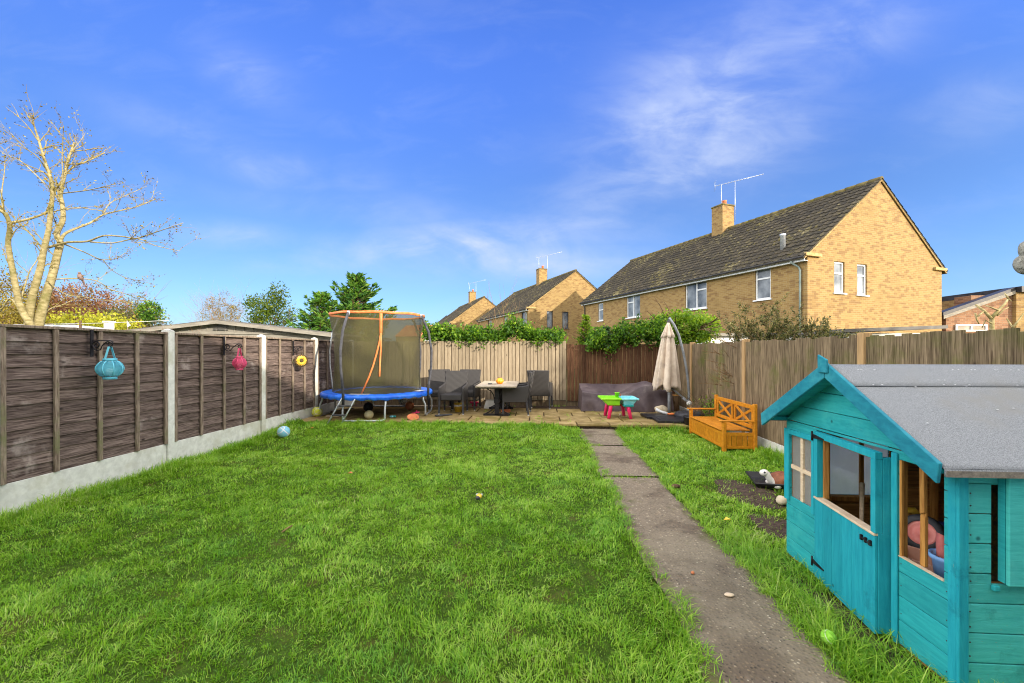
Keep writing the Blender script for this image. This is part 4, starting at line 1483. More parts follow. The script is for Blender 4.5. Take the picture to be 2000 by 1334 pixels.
def twigs(g, p, d, L, r, depth, rr, tips, droop=0.0, forks=3, spread=0.6, n=4):
    d = Vector(d).normalized()
    pts = [Vector(p)]
    k = 4
    for i in range(k):
        d = (d + Vector((rr.uniform(-1, 1), rr.uniform(-1, 1), rr.uniform(-0.8, 0.9))) * 0.20 + Vector((0, 0, -droop))).normalized()
        pts.append(pts[-1] + d * L / k)
    g.tube(pts, [r * (1 - 0.62 * i / k) for i in range(k + 1)], n, False)
    tips.append((pts[-1], d))
    if depth > 0:
        for _ in range(forks):
            i = rr.randint(1, k)
            q = Vector((rr.uniform(-1, 1), rr.uniform(-1, 1), rr.uniform(-0.5, 0.9)))
            twigs(g, pts[i], d + q * spread * 1.3, L * rr.uniform(0.45, 0.75), r * 0.55, depth - 1, rr, tips, droop, forks, spread, n)


# bare garden tree beyond the panel fence: limbs with their own girth, then twigs and dead seed heads
def bare_tree():
    t = thing('bare_tree', 'tall leafless pale barked tree with several stems beyond the panel fence', 'tree', (-11.6, 11.2, 0))
    rr = random.Random(12)
    Dm = 11.0
    cp = lambda x, y: (x * 0.315, 240 + y * 0.315)
    limbs = [  # (points in crop pixels, start radius, end radius, depth offset at the end)
        ([(205, 1420), (222, 1330), (235, 1270), (270, 1120), (320, 960), (360, 800), (375, 740), (350, 690), (390, 600), (385, 500), (375, 440), (400, 330), (412, 260), (440, 180), (460, 120)], 0.215, 0.018, 0.5),
        ([(185, 1420), (180, 1330), (178, 1230), (200, 1080), (250, 900), (270, 790), (300, 670), (315, 540), (325, 420), (310, 330), (270, 210), (232, 80), (212, 20)], 0.19, 0.014, -0.6),
        ([(195, 1420), (200, 1330), (190, 1255), (130, 1150), (100, 1030), (75, 900), (50, 750), (60, 640), (30, 560), (-40, 530), (-120, 470)], 0.16, 0.03, -1.2),
        ([(70, 618), (110, 612), (200, 590), (290, 550), (320, 470), (380, 360), (460, 270), (560, 230), (650, 185)], 0.06, 0.012, 0.8),
        ([(372, 742), (400, 690), (470, 655), (560, 620), (640, 570), (740, 545), (850, 520), (965, 472)], 0.068, 0.010, 1.2),
        ([(300, 772), (420, 740), (540, 735), (640, 700), (760, 705), (850, 715), (960, 680), (1135, 620)], 0.056, 0.008, -1.0),
        ([(560, 738), (700, 745), (850, 718), (960, 760), (1110, 795)], 0.034, 0.008, 0.4),
        ([(400, 752), (520, 800), (640, 850), (740, 835)], 0.034, 0.008, 1.6),
        ([(640, 850), (690, 910), (780, 960), (872, 980)], 0.018, 0.006, 1.2),
        ([(290, 982), (340, 970), (480, 965), (600, 980), (680, 1030), (780, 1060), (870, 1100)], 0.036, 0.007, 1.4),
        ([(640, 565), (680, 500), (760, 460), (905, 395)], 0.026, 0.007, 0.8),
        ([(360, 440), (430, 432), (560, 415), (695, 383)], 0.030, 0.009, -0.8),
        ([(310, 330), (240, 220), (150, 150), (68, 65)], 0.030, 0.008, -0.6),
        ([(280, 380), (200, 300), (120, 230), (40, 200), (-30, 150)], 0.026, 0.007, 0.4),
        ([(262, 780), (200, 700), (120, 625)], 0.030, 0.018, 0.3),
        ([(20, 555), (10, 440), (25, 330), (30, 250)], 0.032, 0.007, 0.2),
        ([(385, 540), (470, 525), (560, 535), (660, 548)], 0.022, 0.010, 0.4),
        ([(120, 1130), (180, 930), (230, 850), (300, 700)], 0.030, 0.010, 0.8),
        ([(395, 400), (385, 250), (390, 100), (394, 20)], 0.026, 0.007, -0.5),
        ([(440, 180), (500, 110), (530, 60)], 0.018, 0.005, 0.6),
        ([(300, 985), (400, 1060), (520, 1080), (690, 1105), (785, 1108)], 0.026, 0.006, -0.8),
        ([(110, 1140), (60, 1090), (0, 1170), (-80, 1190)], 0.04, 0.012, 0.6),
        ([(240, 1262), (300, 1160), (380, 1130), (470, 1090)], 0.026, 0.008, 0.9),
    ]
    g = MB()
    tips = []
    anchors = []
    for li, (pl, r0, r1, dz_) in enumerate(limbs):
        k = len(pl)
        pts = []
        for i, q in enumerate(pl):
            x, y = cp(*q)
            pts.append(at(x, y, Dm + dz_ * (i / (k - 1)) ** 1.3))
        # smooth the limb
        fine = []
        for i in range(k - 1):
            p0, p1, p2, p3 = pts[max(i - 1, 0)], pts[i], pts[i + 1], pts[min(i + 2, k - 1)]
            for u in (0, 0.33, 0.67):
                fine.append(0.5 * ((2 * p1) + (p2 - p0) * u + (2 * p0 - 5 * p1 + 4 * p2 - p3) * u * u + (3 * p1 - p0 - 3 * p2 + p3) * u ** 3))
        fine.append(pts[-1])
        m = len(fine)
        r0 *= 0.62
        g.tube(fine, [r0 + (r1 - r0) * (i / (m - 1)) ** 0.75 for i in range(m)], 9)
        for i in range(2, m):
            if fine[i].z > 2.2:
                anchors.append((fine[i], (fine[i] - fine[i - 1]).normalized(), i / m, r0 + (r1 - r0) * (i / (m - 1)) ** 0.75))
        tips.append((fine[-1], (fine[-1] - fine[-2]).normalized()))
    g.build('trunk', 'pale_bark', t)
    g = MB()
    for (p, d, f, r) in anchors:
        if f < 0.25:
            continue
        for _ in range(2 if f > 0.55 else 1):
            if rr.random() < 0.62 * f + 0.08:
                q = Vector((rr.uniform(-1, 1), rr.uniform(-1, 1), rr.uniform(-0.35, 0.85)))
                twigs(g, p, d * 0.8 + q * 0.75, rr.uniform(0.22, 0.62), min(0.016, r * 0.7), 1, rr, tips, 0.02, 3, 0.6, 4)
    g.build('twigs', 'olive_twig', t, fix=False)
    rg = np.random.default_rng(3)
    P_, Dd = [], []
    for (p, d) in tips:
        for _ in range(rr.randint(1, 5)):
            P_.append(p + Vector((rr.gauss(0, 0.05), rr.gauss(0, 0.05), rr.gauss(0, 0.05))) - d * rr.uniform(0, 0.25))
            Dd.append(d)
    leaves('dead_leaves', 'bud', P_, 0.055, 0.030, rg, t, Dd, 0.9)
    return t


bare_tree()


def shrub_bare(name, label, loc, w, h, n, mat, seed, r=0.012, leafm=None, nl=0, group=None, cat='shrub', forks=3, depth=2, ll=0.06):
    t = thing(name, label, cat, loc, 0, group)
    rr = random.Random(seed)
    g = MB()
    tips = []
    for i in range(n):
        a = rr.uniform(0, 2 * math.pi)
        tilt = rr.uniform(0, 1) ** 0.7 * w / max(h, 0.1)
        dd = Vector((math.cos(a) * tilt, math.sin(a) * tilt, 1)).normalized()
        p0 = Vector(loc) + Vector((rr.uniform(-0.15, 0.15) * w, rr.uniform(-0.15, 0.15) * w, 0))
        twigs(g, p0, dd, h * rr.uniform(0.55, 0.85), r * rr.uniform(0.8, 1.3), depth, rr, tips, 0.0, forks, 0.45, 4)
    g.build('stems', mat, t, fix=False)
    if leafm:
        rg = np.random.default_rng(seed)
        idx = rg.integers(0, len(tips), nl)
        P_ = np.array([tips[i][0] for i in idx]) + rg.normal(0, 0.05, (nl, 3)) - np.array([tips[i][1] for i in idx]) * rg.uniform(0, 0.5, (nl, 1)) * h * 0.2
        leaves('leaves', leafm, P_, ll, ll * 0.45, rg, t, np.array([tips[i][1] for i in idx]), 0.8)
    return t


def leafy(name, label, c, radii, mat, n_clump, per, cr, ll, lw, seed, cat='shrub', group=None, trunk=True, shell=0.5, extra=None, barkm='bark', up=0.1):
    """leafy crown on a stem: leaves in clumps through the crown's volume, with limbs inside"""
    c = Vector(c)
    t = thing(name, label, cat, (c.x, c.y, 0), 0, group)
    rg = np.random.default_rng(seed)
    rr = random.Random(seed)
    P_, T_, U_ = clump_points(rg, c, radii, n_clump, per, cr, shell)
    if extra:
        for (ec, er, en) in extra:
            p2, t2, u2 = clump_points(rg, ec, er, en, per, cr, 0.3)
            P_, T_, U_ = np.concatenate([P_, p2]), np.concatenate([T_, t2]), np.concatenate([U_, u2])
    k = P_[:, 2] > 0.05
    leaves('crown', mat, P_[k], ll, lw, rg, t, U_[k] * 0.6 + np.array([0, 0, up]), 0.8, tint=T_[k])
    if trunk:
        g = MB()
        tips = []
        zb = 0.0
        g.tube([(c.x, c.y, zb - 0.1), (c.x + 0.03, c.y, c.z * 0.5), (c.x, c.y, c.z)], [radii[0] * 0.09, radii[0] * 0.07, radii[0] * 0.03], 8)
        for _ in range(9):
            a = rr.uniform(0, 2 * math.pi)
            twigs(g, (c.x, c.y, c.z - radii[2] * rr.uniform(0.1, 0.7)), (math.cos(a), math.sin(a), rr.uniform(0.2, 1.2)), radii[0] * 0.85, radii[0] * 0.03, 1, rr, tips, 0, 3, 0.6, 5)
        g.build('trunk', barkm, t, fix=False)
    return t


def conifer(name, label, loc, h, w, n, mat, seed, droop=0.1, group=None, ll=0.10, cat='conifer', z0=0.15, tiers=None):
    """fronds along drooping limbs round a leader"""
    t = thing(name, label, cat, loc, 0, group)
    rr = random.Random(seed)
    rg = np.random.default_rng(seed)
    x0, y0, b0 = loc
    g = MB()
    g.tube([(x0, y0, b0 - 0.1), (x0, y0, b0 + h * 0.5), (x0 + 0.02 * h, y0, b0 + h)], [w * 0.07, w * 0.04, 0.008], 7)
    P_, Dd = [], []
    for i in range(n):
        f = rr.uniform(z0, 0.98) ** 0.8
        z = b0 + h * f
        a = rr.uniform(0, 2 * math.pi)
        L = w * (1.03 - f) ** 0.85 * rr.choice((rr.uniform(0.35, 0.8), rr.uniform(0.7, 1.25)))
        d = Vector((math.cos(a), math.sin(a), rr.uniform(0.35, 0.95)))
        pts = [Vector((x0, y0, z))]
        for k in range(5):
            d = (d + Vector((rr.uniform(-1, 1) * 0.15, rr.uniform(-1, 1) * 0.15, -droop * 0.5 + rr.uniform(-0.08, 0.08)))).normalized()
            pts.append(pts[-1] + d * L / 5)
        g.tube(pts, [0.014, 0.012, 0.010, 0.008, 0.006, 0.003], 4, False)
        side0 = d.cross(Vector((0, 0, 1))).normalized()
        for k in range(int(6 + L * 13)):
            u = rr.uniform(0.15, 1.0)
            i0 = min(int(u * 5), 4)
            q = pts[i0].lerp(pts[i0 + 1], u * 5 - i0)
            sgn = rr.choice((-1, 1))
            sp = L * 0.19 * (1.15 - u) * rr.uniform(0.1, 1)
            sd = (d * 0.8 + side0 * sgn + Vector((0, 0, rr.uniform(-0.25, 0.3)))).normalized()
            for e in range(3):
                P_.append(q + sd * sp * (e + 0.4) / 2 + Vector((0, 0, -droop * sp * 0.5)))
                Dd.append(sd + Vector((0, 0, -droop)))
    g.build('trunk', 'bark', t, fix=False)
    leaves('crown', mat, P_, ll, ll * 0.28, rg, t, Dd, 0.35)
    return t


def pos(px, D):
    q = at(px, 685, D)
    return (q.x, q.y, 0)


# reddish hedge trees and undergrowth behind the bare tree
def twig_mass(name, label, px, D, py_top, w, mat, leafm, seed, n=46, nl=9000, ll=0.09, cat='tree', dep=None, shell=0.25):
    """dense bare crown: many fine stems with dead leaves in clumps through the volume"""
    c = at(px, py_top, D)
    h = c.z
    t = thing(name, label, cat, (c.x, c.y, 0))
    rr = random.Random(seed)
    rg = np.random.default_rng(seed)
    g = MB()
    tips = []
    for i in range(n):
        a = rr.uniform(0, 2 * math.pi)
        k = rr.uniform(0, 1) ** 0.6
        dd = Vector((math.cos(a) * k * w * 0.5, math.sin(a) * k * w * 0.4, h * 0.42))
        p0 = Vector((c.x + rr.uniform(-0.35, 0.35) * w, c.y + rr.uniform(-0.2, 0.2) * w, h * rr.uniform(0.05, 0.35)))
        twigs(g, p0, dd, h * rr.uniform(0.35, 0.5), 0.014, 2, rr, tips, 0.0, 4, 0.5, 4)
    g.build('stems', mat, t, fix=False)
    P_, T_, U_ = clump_points(rg, (c.x, c.y, h * 0.66), (w * 0.5, w * 0.4, h * 0.34), nl // 28, 28, 0.15, shell)
    leaves('crown', leafm, P_, ll, ll * 0.5, rg, t, U_, 1.0, tint=T_)
    return t


twig_mass('hedge_tree', 'rust brown bare hedge tree behind the pale stems of the tall tree', 165, 19, 560, 4.6, 'red_twig', 'rust_leaf', 41, 46, 15000, 0.11)
twig_mass('hedge_tree', 'tan twiggy tree showing at the edge of the picture beyond the panel fence', -10, 17, 520, 4.0, 'twig', 'bud', 42, 50, 9000, 0.09)
twig_mass('hedge_tree', 'olive tan hedge tree with an ivy clad side near the grey garage', 262, 17, 596, 2.4, 'twig', 'olive_leaf', 43, 36, 12000, 0.085, shell=0.15)
twig_mass('hedge_tree', 'pale brown thicket between the tall tree and the rust coloured hedge tree', 95, 23, 588, 5.0, 'twig', 'rust_leaf', 40, 40, 11000, 0.11)
leafy('ivy_clump', 'dark green ivy clump topping the olive hedge tree', at(292, 612, 16.6), (0.38, 0.3, 0.42), 'ivy', 60, 20, 0.08, 0.08, 0.07, 44, 'ivy', None, False)
leafy('hedge', 'bright yellow hedge just above the panel fence beside the washing line', at(170, 640, 15.5), (2.3, 0.6, 0.42), 'gold_leaf', 150, 26, 0.12, 0.09, 0.07, 45, 'hedge', None, False)
leafy('shrub', 'low golden brown shrub at the edge of the picture above the panel fence', at(10, 625, 14.5), (1.4, 0.6, 0.7), 'bud', 110, 26, 0.13, 0.08, 0.05, 46, 'shrub', None, False)
shrub_bare('thorn_shrub', 'dark bare thorny shrub rising behind the first tall fence post', pos(330, 8.2), 0.9, 1.55, 26, 'red_twig', 47, 0.008, 'bud', 500, forks=3, ll=0.03)
twig_mass('dry_tree', 'pale bare feathery tree far beyond the grey garage', 432, 40, 570, 3.6, 'twig', 'bud', 48, 60, 4200, 0.11)
q = at(528, 610, 20)
leafy('evergreen_tree', 'dark glossy evergreen tree with yellow flecks behind the grey garage', (q.x, q.y, 2.9), (1.15, 1.0, 1.15), 'laurel', 130, 30, 0.15, 0.12, 0.06, 49, 'tree', None, True, 0.35,
      extra=[((at(540, 573, 20).x, at(540, 573, 20).y, 4.15), (0.35, 0.3, 0.45), 16), ((at(495, 600, 20).x, q.y, 3.7), (0.3, 0.3, 0.3), 10)])
x, y, _ = pos(697, 15.5)
conifer('conifer', 'tall feathery green conifer behind the trampoline ring', (x, y, 0), 4.25, 2.6, 170, 'conifer', 50, -0.06, ll=0.21)
x, y, _ = pos(628, 15.0)
conifer('conifer', 'shorter conifer with drooping tips between the evergreen tree and the tall conifer', (x, y, 0), 3.6, 1.9, 130, 'conifer', 51, -0.03, ll=0.20)
# ivy and shrubs over the board fences
rg = np.random.default_rng(60)


def fence_ivy(name, label, x0, x1, y, zc, zr, dens, mat, seed, ll, hang=None, depth=0.28, stems='bark'):
    t = thing(name, label, 'climber', ((x0 + x1) / 2, y, 0))
    rg = np.random.default_rng(seed)
    n = int((x1 - x0) * dens)
    cx = rg.uniform(x0, x1, n)
    bumps = fast_noise(cx, cx * 0 + seed, 1.7, seed) * 1.0 + fast_noise(cx, cx * 0, 5.0, seed + 1) * 0.55
    cz = zc + zr * (bumps + rg.normal(0, 0.5, n))
    cy = y + rg.normal(0, depth * 0.5, n)
    per = 16
    P_ = np.repeat(np.stack([cx, cy, cz], -1), per, 0) + rg.normal(0, 0.055, (n * per, 3))
    tn = np.repeat(rg.uniform(0, 1, n), per)
    leaves('foliage', mat, P_, ll, ll * 0.72, rg, t, np.tile([0.1, -0.5, 0.35], (n * per, 1)), 0.9, tint=tn)
    g = MB()
    rr = random.Random(seed)
    tips = []
    for _ in range(int((x1 - x0) * 9)):
        xx = rr.uniform(x0, x1)
        twigs(g, (xx, y + rr.uniform(0, 0.15), zc - zr * 1.2), (rr.uniform(-0.6, 0.6), rr.uniform(-0.4, 0.1), 1), rr.uniform(0.25, 0.6) * (1 + zr), 0.008, 1, rr, tips, 0, 2, 0.7, 4)
    g.build('stems', stems, t, fix=False)
    return t


fence_ivy('ivy', 'green climber spilling along the top of the pale board fence', -3.0, 0.62, 10.92, 1.90, 0.19, 190, 'ivy', 61, 0.075)
fence_ivy('ivy', 'dense dark ivy draped over the brown fence behind the parasol', 1.25, 3.35, 10.76, 1.80, 0.26, 210, 'ivy', 62, 0.075, depth=0.36)
q = at(1330, 652, 11.2)
leafy('shrub', 'sunlit yellow green shrub rising behind the folded parasol', (q.x, q.y - 0.25, 2.05), (0.86, 0.42, 0.42), 'bright_leaf', 230, 24, 0.075, 0.075, 0.055, 63, 'shrub', None, True, 0.45,
      extra=[((at(1368, 640, 11.1).x, q.y, 2.05), (0.3, 0.25, 0.3), 26), ((at(1290, 640, 11.1).x, q.y, 2.12), (0.28, 0.25, 0.3), 22)])
x, y, _ = pos(1143, 11.3)
conifer('conifer', 'small bright green conifer tip at the join of the two board fences', (x, y, 0), 2.46, 0.75, 130, 'bright_leaf', 64, 0.0, ll=0.08, z0=0.5)
x, y, _ = pos(1183, 10.72)
conifer('conifer', 'grey green weeping conifer hanging over the brown fence', (x, y, 0.8), 1.36, 0.80, 120, 'blue_conifer', 65, 0.42, ll=0.085, z0=0.5)
x, y, _ = pos(1214, 10.75)
conifer('conifer', 'second weeping conifer sprig beside the ivy, small and pale', (x, y, 1.0), 1.14, 0.40, 50, 'blue_conifer', 66, 0.35, ll=0.075, z0=0.5)
x, y, _ = pos(985, 13.0)
shrub_bare('twiggy_shrub', 'bare tan twiggy shrub above the climber in front of the farther houses', (x, y, 0), 0.75, 2.35, 26, 'twig', 67, 0.010, None, 0, forks=3, depth=2)
x, y, _ = pos(1530, 7.6)
t = thing('spiky_shrub', 'wide spiky olive shrub arching above the brown fence in front of the nearest house', 'shrub', (x, y, 0))
rr = random.Random(68)
rg = np.random.default_rng(68)
g = MB()
tips = []
P_, Dd = [], []
for _ in range(250):
    a = rr.uniform(0, 2 * math.pi)
    k = rr.uniform(0, 1) ** 0.7
    d_ = Vector((math.cos(a) * k * 1.7, math.sin(a) * k * 0.8, 1.0 - 0.35 * k)).normalized()
    p0 = Vector((x + rr.uniform(-0.75, 0.75), y + rr.uniform(-0.3, 0.3), rr.uniform(0.6, 1.4)))
    L = rr.uniform(0.55, 1.0) * (1.15 - 0.25 * k)
    pts = [p0]
    for i in range(6):
        d_ = (d_ + Vector((rr.uniform(-1, 1), rr.uniform(-1, 1), rr.uniform(-1, 0.6))) * 0.13).normalized()
        pts.append(pts[-1] + d_ * L / 6)
    g.tube(pts, [0.008, 0.007, 0.006, 0.005, 0.004, 0.003, 0.002], 4, False)
    for _ in range(9):
        i = rr.randint(1, 5)
        q = (d_ + Vector((rr.uniform(-1, 1), rr.uniform(-1, 1), rr.uniform(-0.4, 1))) * 0.8).normalized()
        l2 = rr.uniform(0.10, 0.26)
        b_ = pts[i].lerp(pts[i + 1], rr.random())
        g.tube([b_, b_ + q * l2], [0.004, 0.0015], 3, False)
        for _ in range(26):
            P_.append(b_ + q * l2 * rr.random() + Vector((rr.gauss(0, 0.012), rr.gauss(0, 0.012), rr.gauss(0, 0.012))))
            Dd.append(q)
g.build('stems', 'twig', t, fix=False)
P_, Dd = zip(*[(a, b) for a, b in zip(P_, Dd) if a.x > 3.52 or a.z > 1.72])
leaves('leaves', 'olive_leaf', P_, 0.042, 0.018, rg, t, Dd, 1.0)
# pruned fruit tree
t = thing('fruit_tree', 'small hard pruned pale fruit tree in front of the brown brick building', 'tree', (9.6, 8.9, 0))
g = MB()
rr = random.Random(8)
D_ = 9.5
limb = lambda pl, r0, r1: g.tube([at(a, b, D_ + i * 0.05) for i, (a, b) in enumerate(pl)], [r0 + (r1 - r0) * i / (len(pl) - 1) for i in range(len(pl))], 8)
limb([(1938, 700), (1938, 660), (1937, 620), (1933, 618)], 0.05, 0.034)
limb([(1936, 622), (1922, 607), (1905, 595)], 0.036, 0.02)
limb([(1937, 620), (1950, 606), (1962, 594), (1969, 583)], 0.036, 0.018)
limb([(1905, 612), (1908, 625), (1912, 632)], 0.02, 0.014)
limb([(1950, 606), (1935, 600), (1924, 596)], 0.02, 0.010)
limb([(1969, 583), (1962, 572)], 0.018, 0.009)
limb([(1969, 583), (1975, 588)], 0.014, 0.008)
limb([(1909, 618), (1922, 608)], 0.018, 0.014)
limb([(1937, 632), (1925, 625), (1918, 640)], 0.02, 0.010)
limb([(1948, 616), (1960, 605), (1970, 600)], 0.018, 0.008)
limb([(1985, 700), (1978, 640), (1966, 622)], 0.03, 0.012)
limb([(1978, 640), (1990, 625), (1999, 612)], 0.024, 0.010)
g.build('trunk', 'pale_bark', t)
# evergreen behind the photographer that dapples the far corner of the patio
leafy('evergreen_tree', 'tall evergreen standing at the end of the terrace behind the lawn', (17.6, -2.4, 7.2), (1.9, 1.9, 2.3), 'laurel', 240, 30, 0.2, 0.2, 0.12, 70, 'tree')

# pigeon on a branch, washing line, car roof and gate tops beyond the panel fence
b = at(157, 541, 11.35)
t = thing('pigeon', 'small pinkish grey pigeon perched on a low branch of the tall tree', 'bird', b)
g = MB()
def bird(v):
    k = v.z / 0.10
    return Vector((v.x * (1 - 0.25 * k), v.y * (1 - 0.2 * k) - 0.02 * k, v.z))
g.ball(b + Vector((0, 0, 0.01)), (0.055, 0.07, 0.095), 16, 10, bird)
g.ball(b + Vector((0.008, -0.03, 0.10)), (0.032, 0.038, 0.034), 12, 8)
g.prism([b + Vector((-0.03, 0.04, -0.06)), b + Vector((0.03, 0.04, -0.06)), b + Vector((0.025, 0.10, -0.22)), b + Vector((-0.025, 0.10, -0.22))], (0, 0.015, 0.01))
g.tube([b + Vector((0.010, -0.065, 0.10)), b + Vector((0.011, -0.09, 0.092))], [0.011, 0.002], 6)
for s_ in (-1, 1):
    g.tube([b + Vector((s_ * 0.025, 0, -0.09)), b + Vector((s_ * 0.025, -0.02, -0.15)), b + Vector((s_ * 0.025, -0.06, -0.155))], 0.006, 5)
g.build('body', M('pinkish_grey_feathers', S(110, 92, 86), S(140, 116, 108), S(96, 92, 96), scale=20, rough=0.8), t)
t = thing('washing_line', 'thin white washing line strung across beyond the panel fence', 'washing line', at(200, 630, 13))
g = MB()
g.tube([at(10, 634, 13), at(100, 633, 13), at(200, 631, 13), at(330, 626, 12.8)], 0.006, 5)
g.build('line', 'white_gloss', t)
g = MB()
g.tube([at(157, 700, 13), at(157, 626, 13)], 0.035, 8)
g.build('post', 'bark', t)
t = thing('parked_car', 'white car whose roof edge shows just above the panel fence', 'car', pos(118, 13.6))
q = at(118, 640, 13.6)
g = MB()
prof = [(-2.1, 0.35), (-2.1, 0.75), (-1.95, 0.95), (-1.2, 1.05), (-0.55, 2.16), (-0.3, 2.27), (0.7, 2.29), (1.25, 2.22), (1.75, 1.2), (2.05, 1.05), (2.1, 0.4)]
ax = Vector((math.cos(R(40)), math.sin(R(40)) * 0.6, 0))
sd = Vector((-ax.y, ax.x, 0)).normalized()
vs = []
for s_ in (-0.82, -0.7, 0.7, 0.82):
    for (u, z) in prof:
        ins = 0.0 if abs(s_) > 0.75 else 0.03
        vs.append(Vector((q.x, q.y, 0)) + ax * u + sd * (s_ * (0.86 if z > 1.3 else 1.0)) + Vector((0, 0, z + ins)))
k = len(prof)
fs = [(i * k + j, i * k + j + 1, (i + 1) * k + j + 1, (i + 1) * k + j) for i in range(3) for j in range(k - 1)]
fs += [tuple(range(k)), tuple(reversed(range(3 * k, 4 * k)))]
g.add(vs, fs)
g.build('body', 'white_gloss', t)
for (px, w_, lab) in ((213, 0.16, 'cream square chimney pot stub showing above the panel fence'), (250, 0.07, 'thin leaning white garden ornament tip above the panel fence')):
    q = at(px, 640, 12.5)
    if w_ > 0.1:
        t = thing('gate_pier', 'short cream gate pier showing just above the panel fence', 'pier', (q.x, q.y, 0))
        g = MB()
        g.bx(q.x - w_ / 2, q.x + w_ / 2, q.y - w_ / 2, q.y + w_ / 2, -0.05, 2.33)
        g.build('shaft', 'far_white', t)
        g = MB()
        g.bx(q.x - w_ / 2 - 0.03, q.x + w_ / 2 + 0.03, q.y - w_ / 2 - 0.03, q.y + w_ / 2 + 0.03, 2.331, 2.38)
        g.build('cap', 'far_white', t, bevel=0.01)
    else:
        t = thing('garden_flag', 'small leaning white flag on a stick beyond the panel fence', 'flag', (q.x, q.y, 0))
        g = MB()
        g.tube([(q.x + 0.05, q.y, -0.05), (q.x - 0.02, q.y, 2.4)], 0.012, 6)
        g.build('stick', 'batten', t)
        g = MB()
        g.prism([(q.x - 0.03, q.y - 0.01, 2.39), (q.x + 0.09, q.y - 0.01, 2.25), (q.x - 0.02, q.y - 0.01, 2.2)], (0, 0.01, 0))
        g.build('cloth', 'white_gloss', t)


# ------------------------------------------------------------------ lanterns on the panel fence
def bracket(label, y, reach, top):
    t = thing('hanging_bracket', label, 'bracket', (FX + 0.055, y, top - 0.15), 0, 'scrolled brackets on the panel fence')
    x = FX + 0.060
    g = MB()
    g.bx(x - 0.004, x + 0.006, y - 0.016, y + 0.016, top - 0.29, top)
    def tb(pts, r=0.006):
        g.tube([(x + a, y, top - b) for a, b in pts], r, 6)
    tb([(0.0, 0.12), (reach * 0.55, 0.115), (reach * 0.85, 0.115), (reach, 0.13)])
    def spiral(cx, cz, r0, turns, a0, s_=1):
        return [(cx + r0 * (1 - 0.75 * i / 26) * math.cos(a0 + s_ * turns * 2 * math.pi * i / 26), cz + r0 * (1 - 0.75 * i / 26) * math.sin(a0 + s_ * turns * 2 * math.pi * i / 26)) for i in range(27)]
    a = spiral(0.055, 0.165, 0.05, 1.4, 2.0, 1)
    b = spiral(reach - 0.035, 0.15, 0.035, 1.3, -1.0, 1)
    tb(a)
    tb(b)
    tb([(0.006, 0.14), (0.02, 0.20), (0.06, 0.225), (0.10, 0.215), (reach * 0.5, 0.17), (reach * 0.7, 0.13), (reach * 0.85, 0.115)])
    g.build('ironwork', 'iron', t)
    return x + reach - 0.035, y, top - 0.185


def lantern(label, pt, R_, H, mat, strap):
    """ribbed onion shaped lantern: rings, uprights, candle, strap handle"""
    x, y, z = pt
    t = thing('lantern', label, 'lantern', (x, y, z), 0, 'lanterns hung on the panel fence')
    zt = z - strap
    g = MB()
    k = 15
    prof = lambda f: R_ * (0.50 + 0.50 * math.sin(math.pi * min(max(f, 0), 1)) ** 0.75)
    for i in range(1, k):
        f = i / k
        r = prof(f)
        g.tube([(x + r * math.cos(a * math.pi / 12), y + r * math.sin(a * math.pi / 12), zt - H * f) for a in range(25)], 0.0042, 4, False)
    g.build('rings', mat, t)
    g = MB()
    for j in range(8):
        a = 2 * math.pi * j / 8 + 0.3
        g.tube([(x + (prof(i / 14) + 0.003) * math.cos(a), y + (prof(i / 14) + 0.003) * math.sin(a), zt - H * i / 14) for i in range(15)], 0.006, 5)
    g.build('uprights', mat, t)
    for zz in (zt + 0.012, zt - H - 0.02):
        g = MB()
        g.lathe([(R_ * 0.50, -0.012), (R_ * 0.53, -0.012), (R_ * 0.53, 0.016), (R_ * 0.50, 0.016)], 28, (x, y, zz), True, None, False)
        g.build('rim', mat, t)
    g = MB()
    g.lathe([(0.001, 0), (R_ * 0.5, 0), (R_ * 0.5, 0.008), (0.001, 0.008)], 28, (x, y, zt - H - 0.024))
    g.build('base', mat, t)
    g = MB()
    g.lathe([(0.0, 0), (R_ * 0.28, 0), (R_ * 0.28, H * 0.52), (R_ * 0.24, H * 0.54), (0.0, H * 0.53)], 20, (x, y, zt - H - 0.010))
    g.build('candle', 'wax', t)
    g = MB()
    for s_ in (-1, 1):
        g.beam((x, y + s_ * 0.012, z + 0.004), (x, y + s_ * R_ * 0.50, zt + 0.01), 0.022, 0.004, (0, 1, 0.2))
    g.build('handle', mat, t)
    return t


p = bracket('scrolled black bracket holding the turquoise lantern', 4.243, 0.245, 1.725)
lantern('turquoise ribbed lantern with a white candle', p, 0.112, 0.165, 'blue_lacquer', 0.150)
p = bracket('scrolled black bracket holding the pink lantern', 6.16, 0.28, 1.72)
lantern('pink ribbed lantern hanging between two fence posts', p, 0.095, 0.150, 'pink_lacquer', 0.15)
x, y, z = bracket('scrolled black bracket holding the gold flower', 7.985, 0.20, 1.70)
t = thing('flower_wreath', 'round gold sunflower ornament with a dark centre', 'ornament', (x, y, z))
g = MB()
zc = z - 0.21
FP, FN = Vector((x, y, zc)), Vector((0.72, -0.69, 0)).normalized()
FH = Vector((0, 0, 1)).cross(FN)
for ring, (n_, r0, r1, wd_) in enumerate(((20, 0.035, 0.105, 0.030), (20, 0.035, 0.085, 0.028))):
    for j in range(n_):
        a = 2 * math.pi * (j + 0.5 * ring) / n_
        u, v = math.cos(a), math.sin(a)
        P2 = lambda r, s_, dx: FP + FH * (r * u - s_ * v) + Vector((0, 0, r * v + s_ * u)) + FN * (dx + 0.012 * ring)
        g.add([P2(r0, -wd_ / 3, 0), P2(r0, wd_ / 3, 0), P2((r0 + r1) / 2, wd_ / 2, 0.02), P2(r1, 0, 0.004), P2((r0 + r1) / 2, -wd_ / 2, 0.02)], [(0, 1, 2, 3, 4)])
g.build('petals', 'gold', t, solid=0.003)
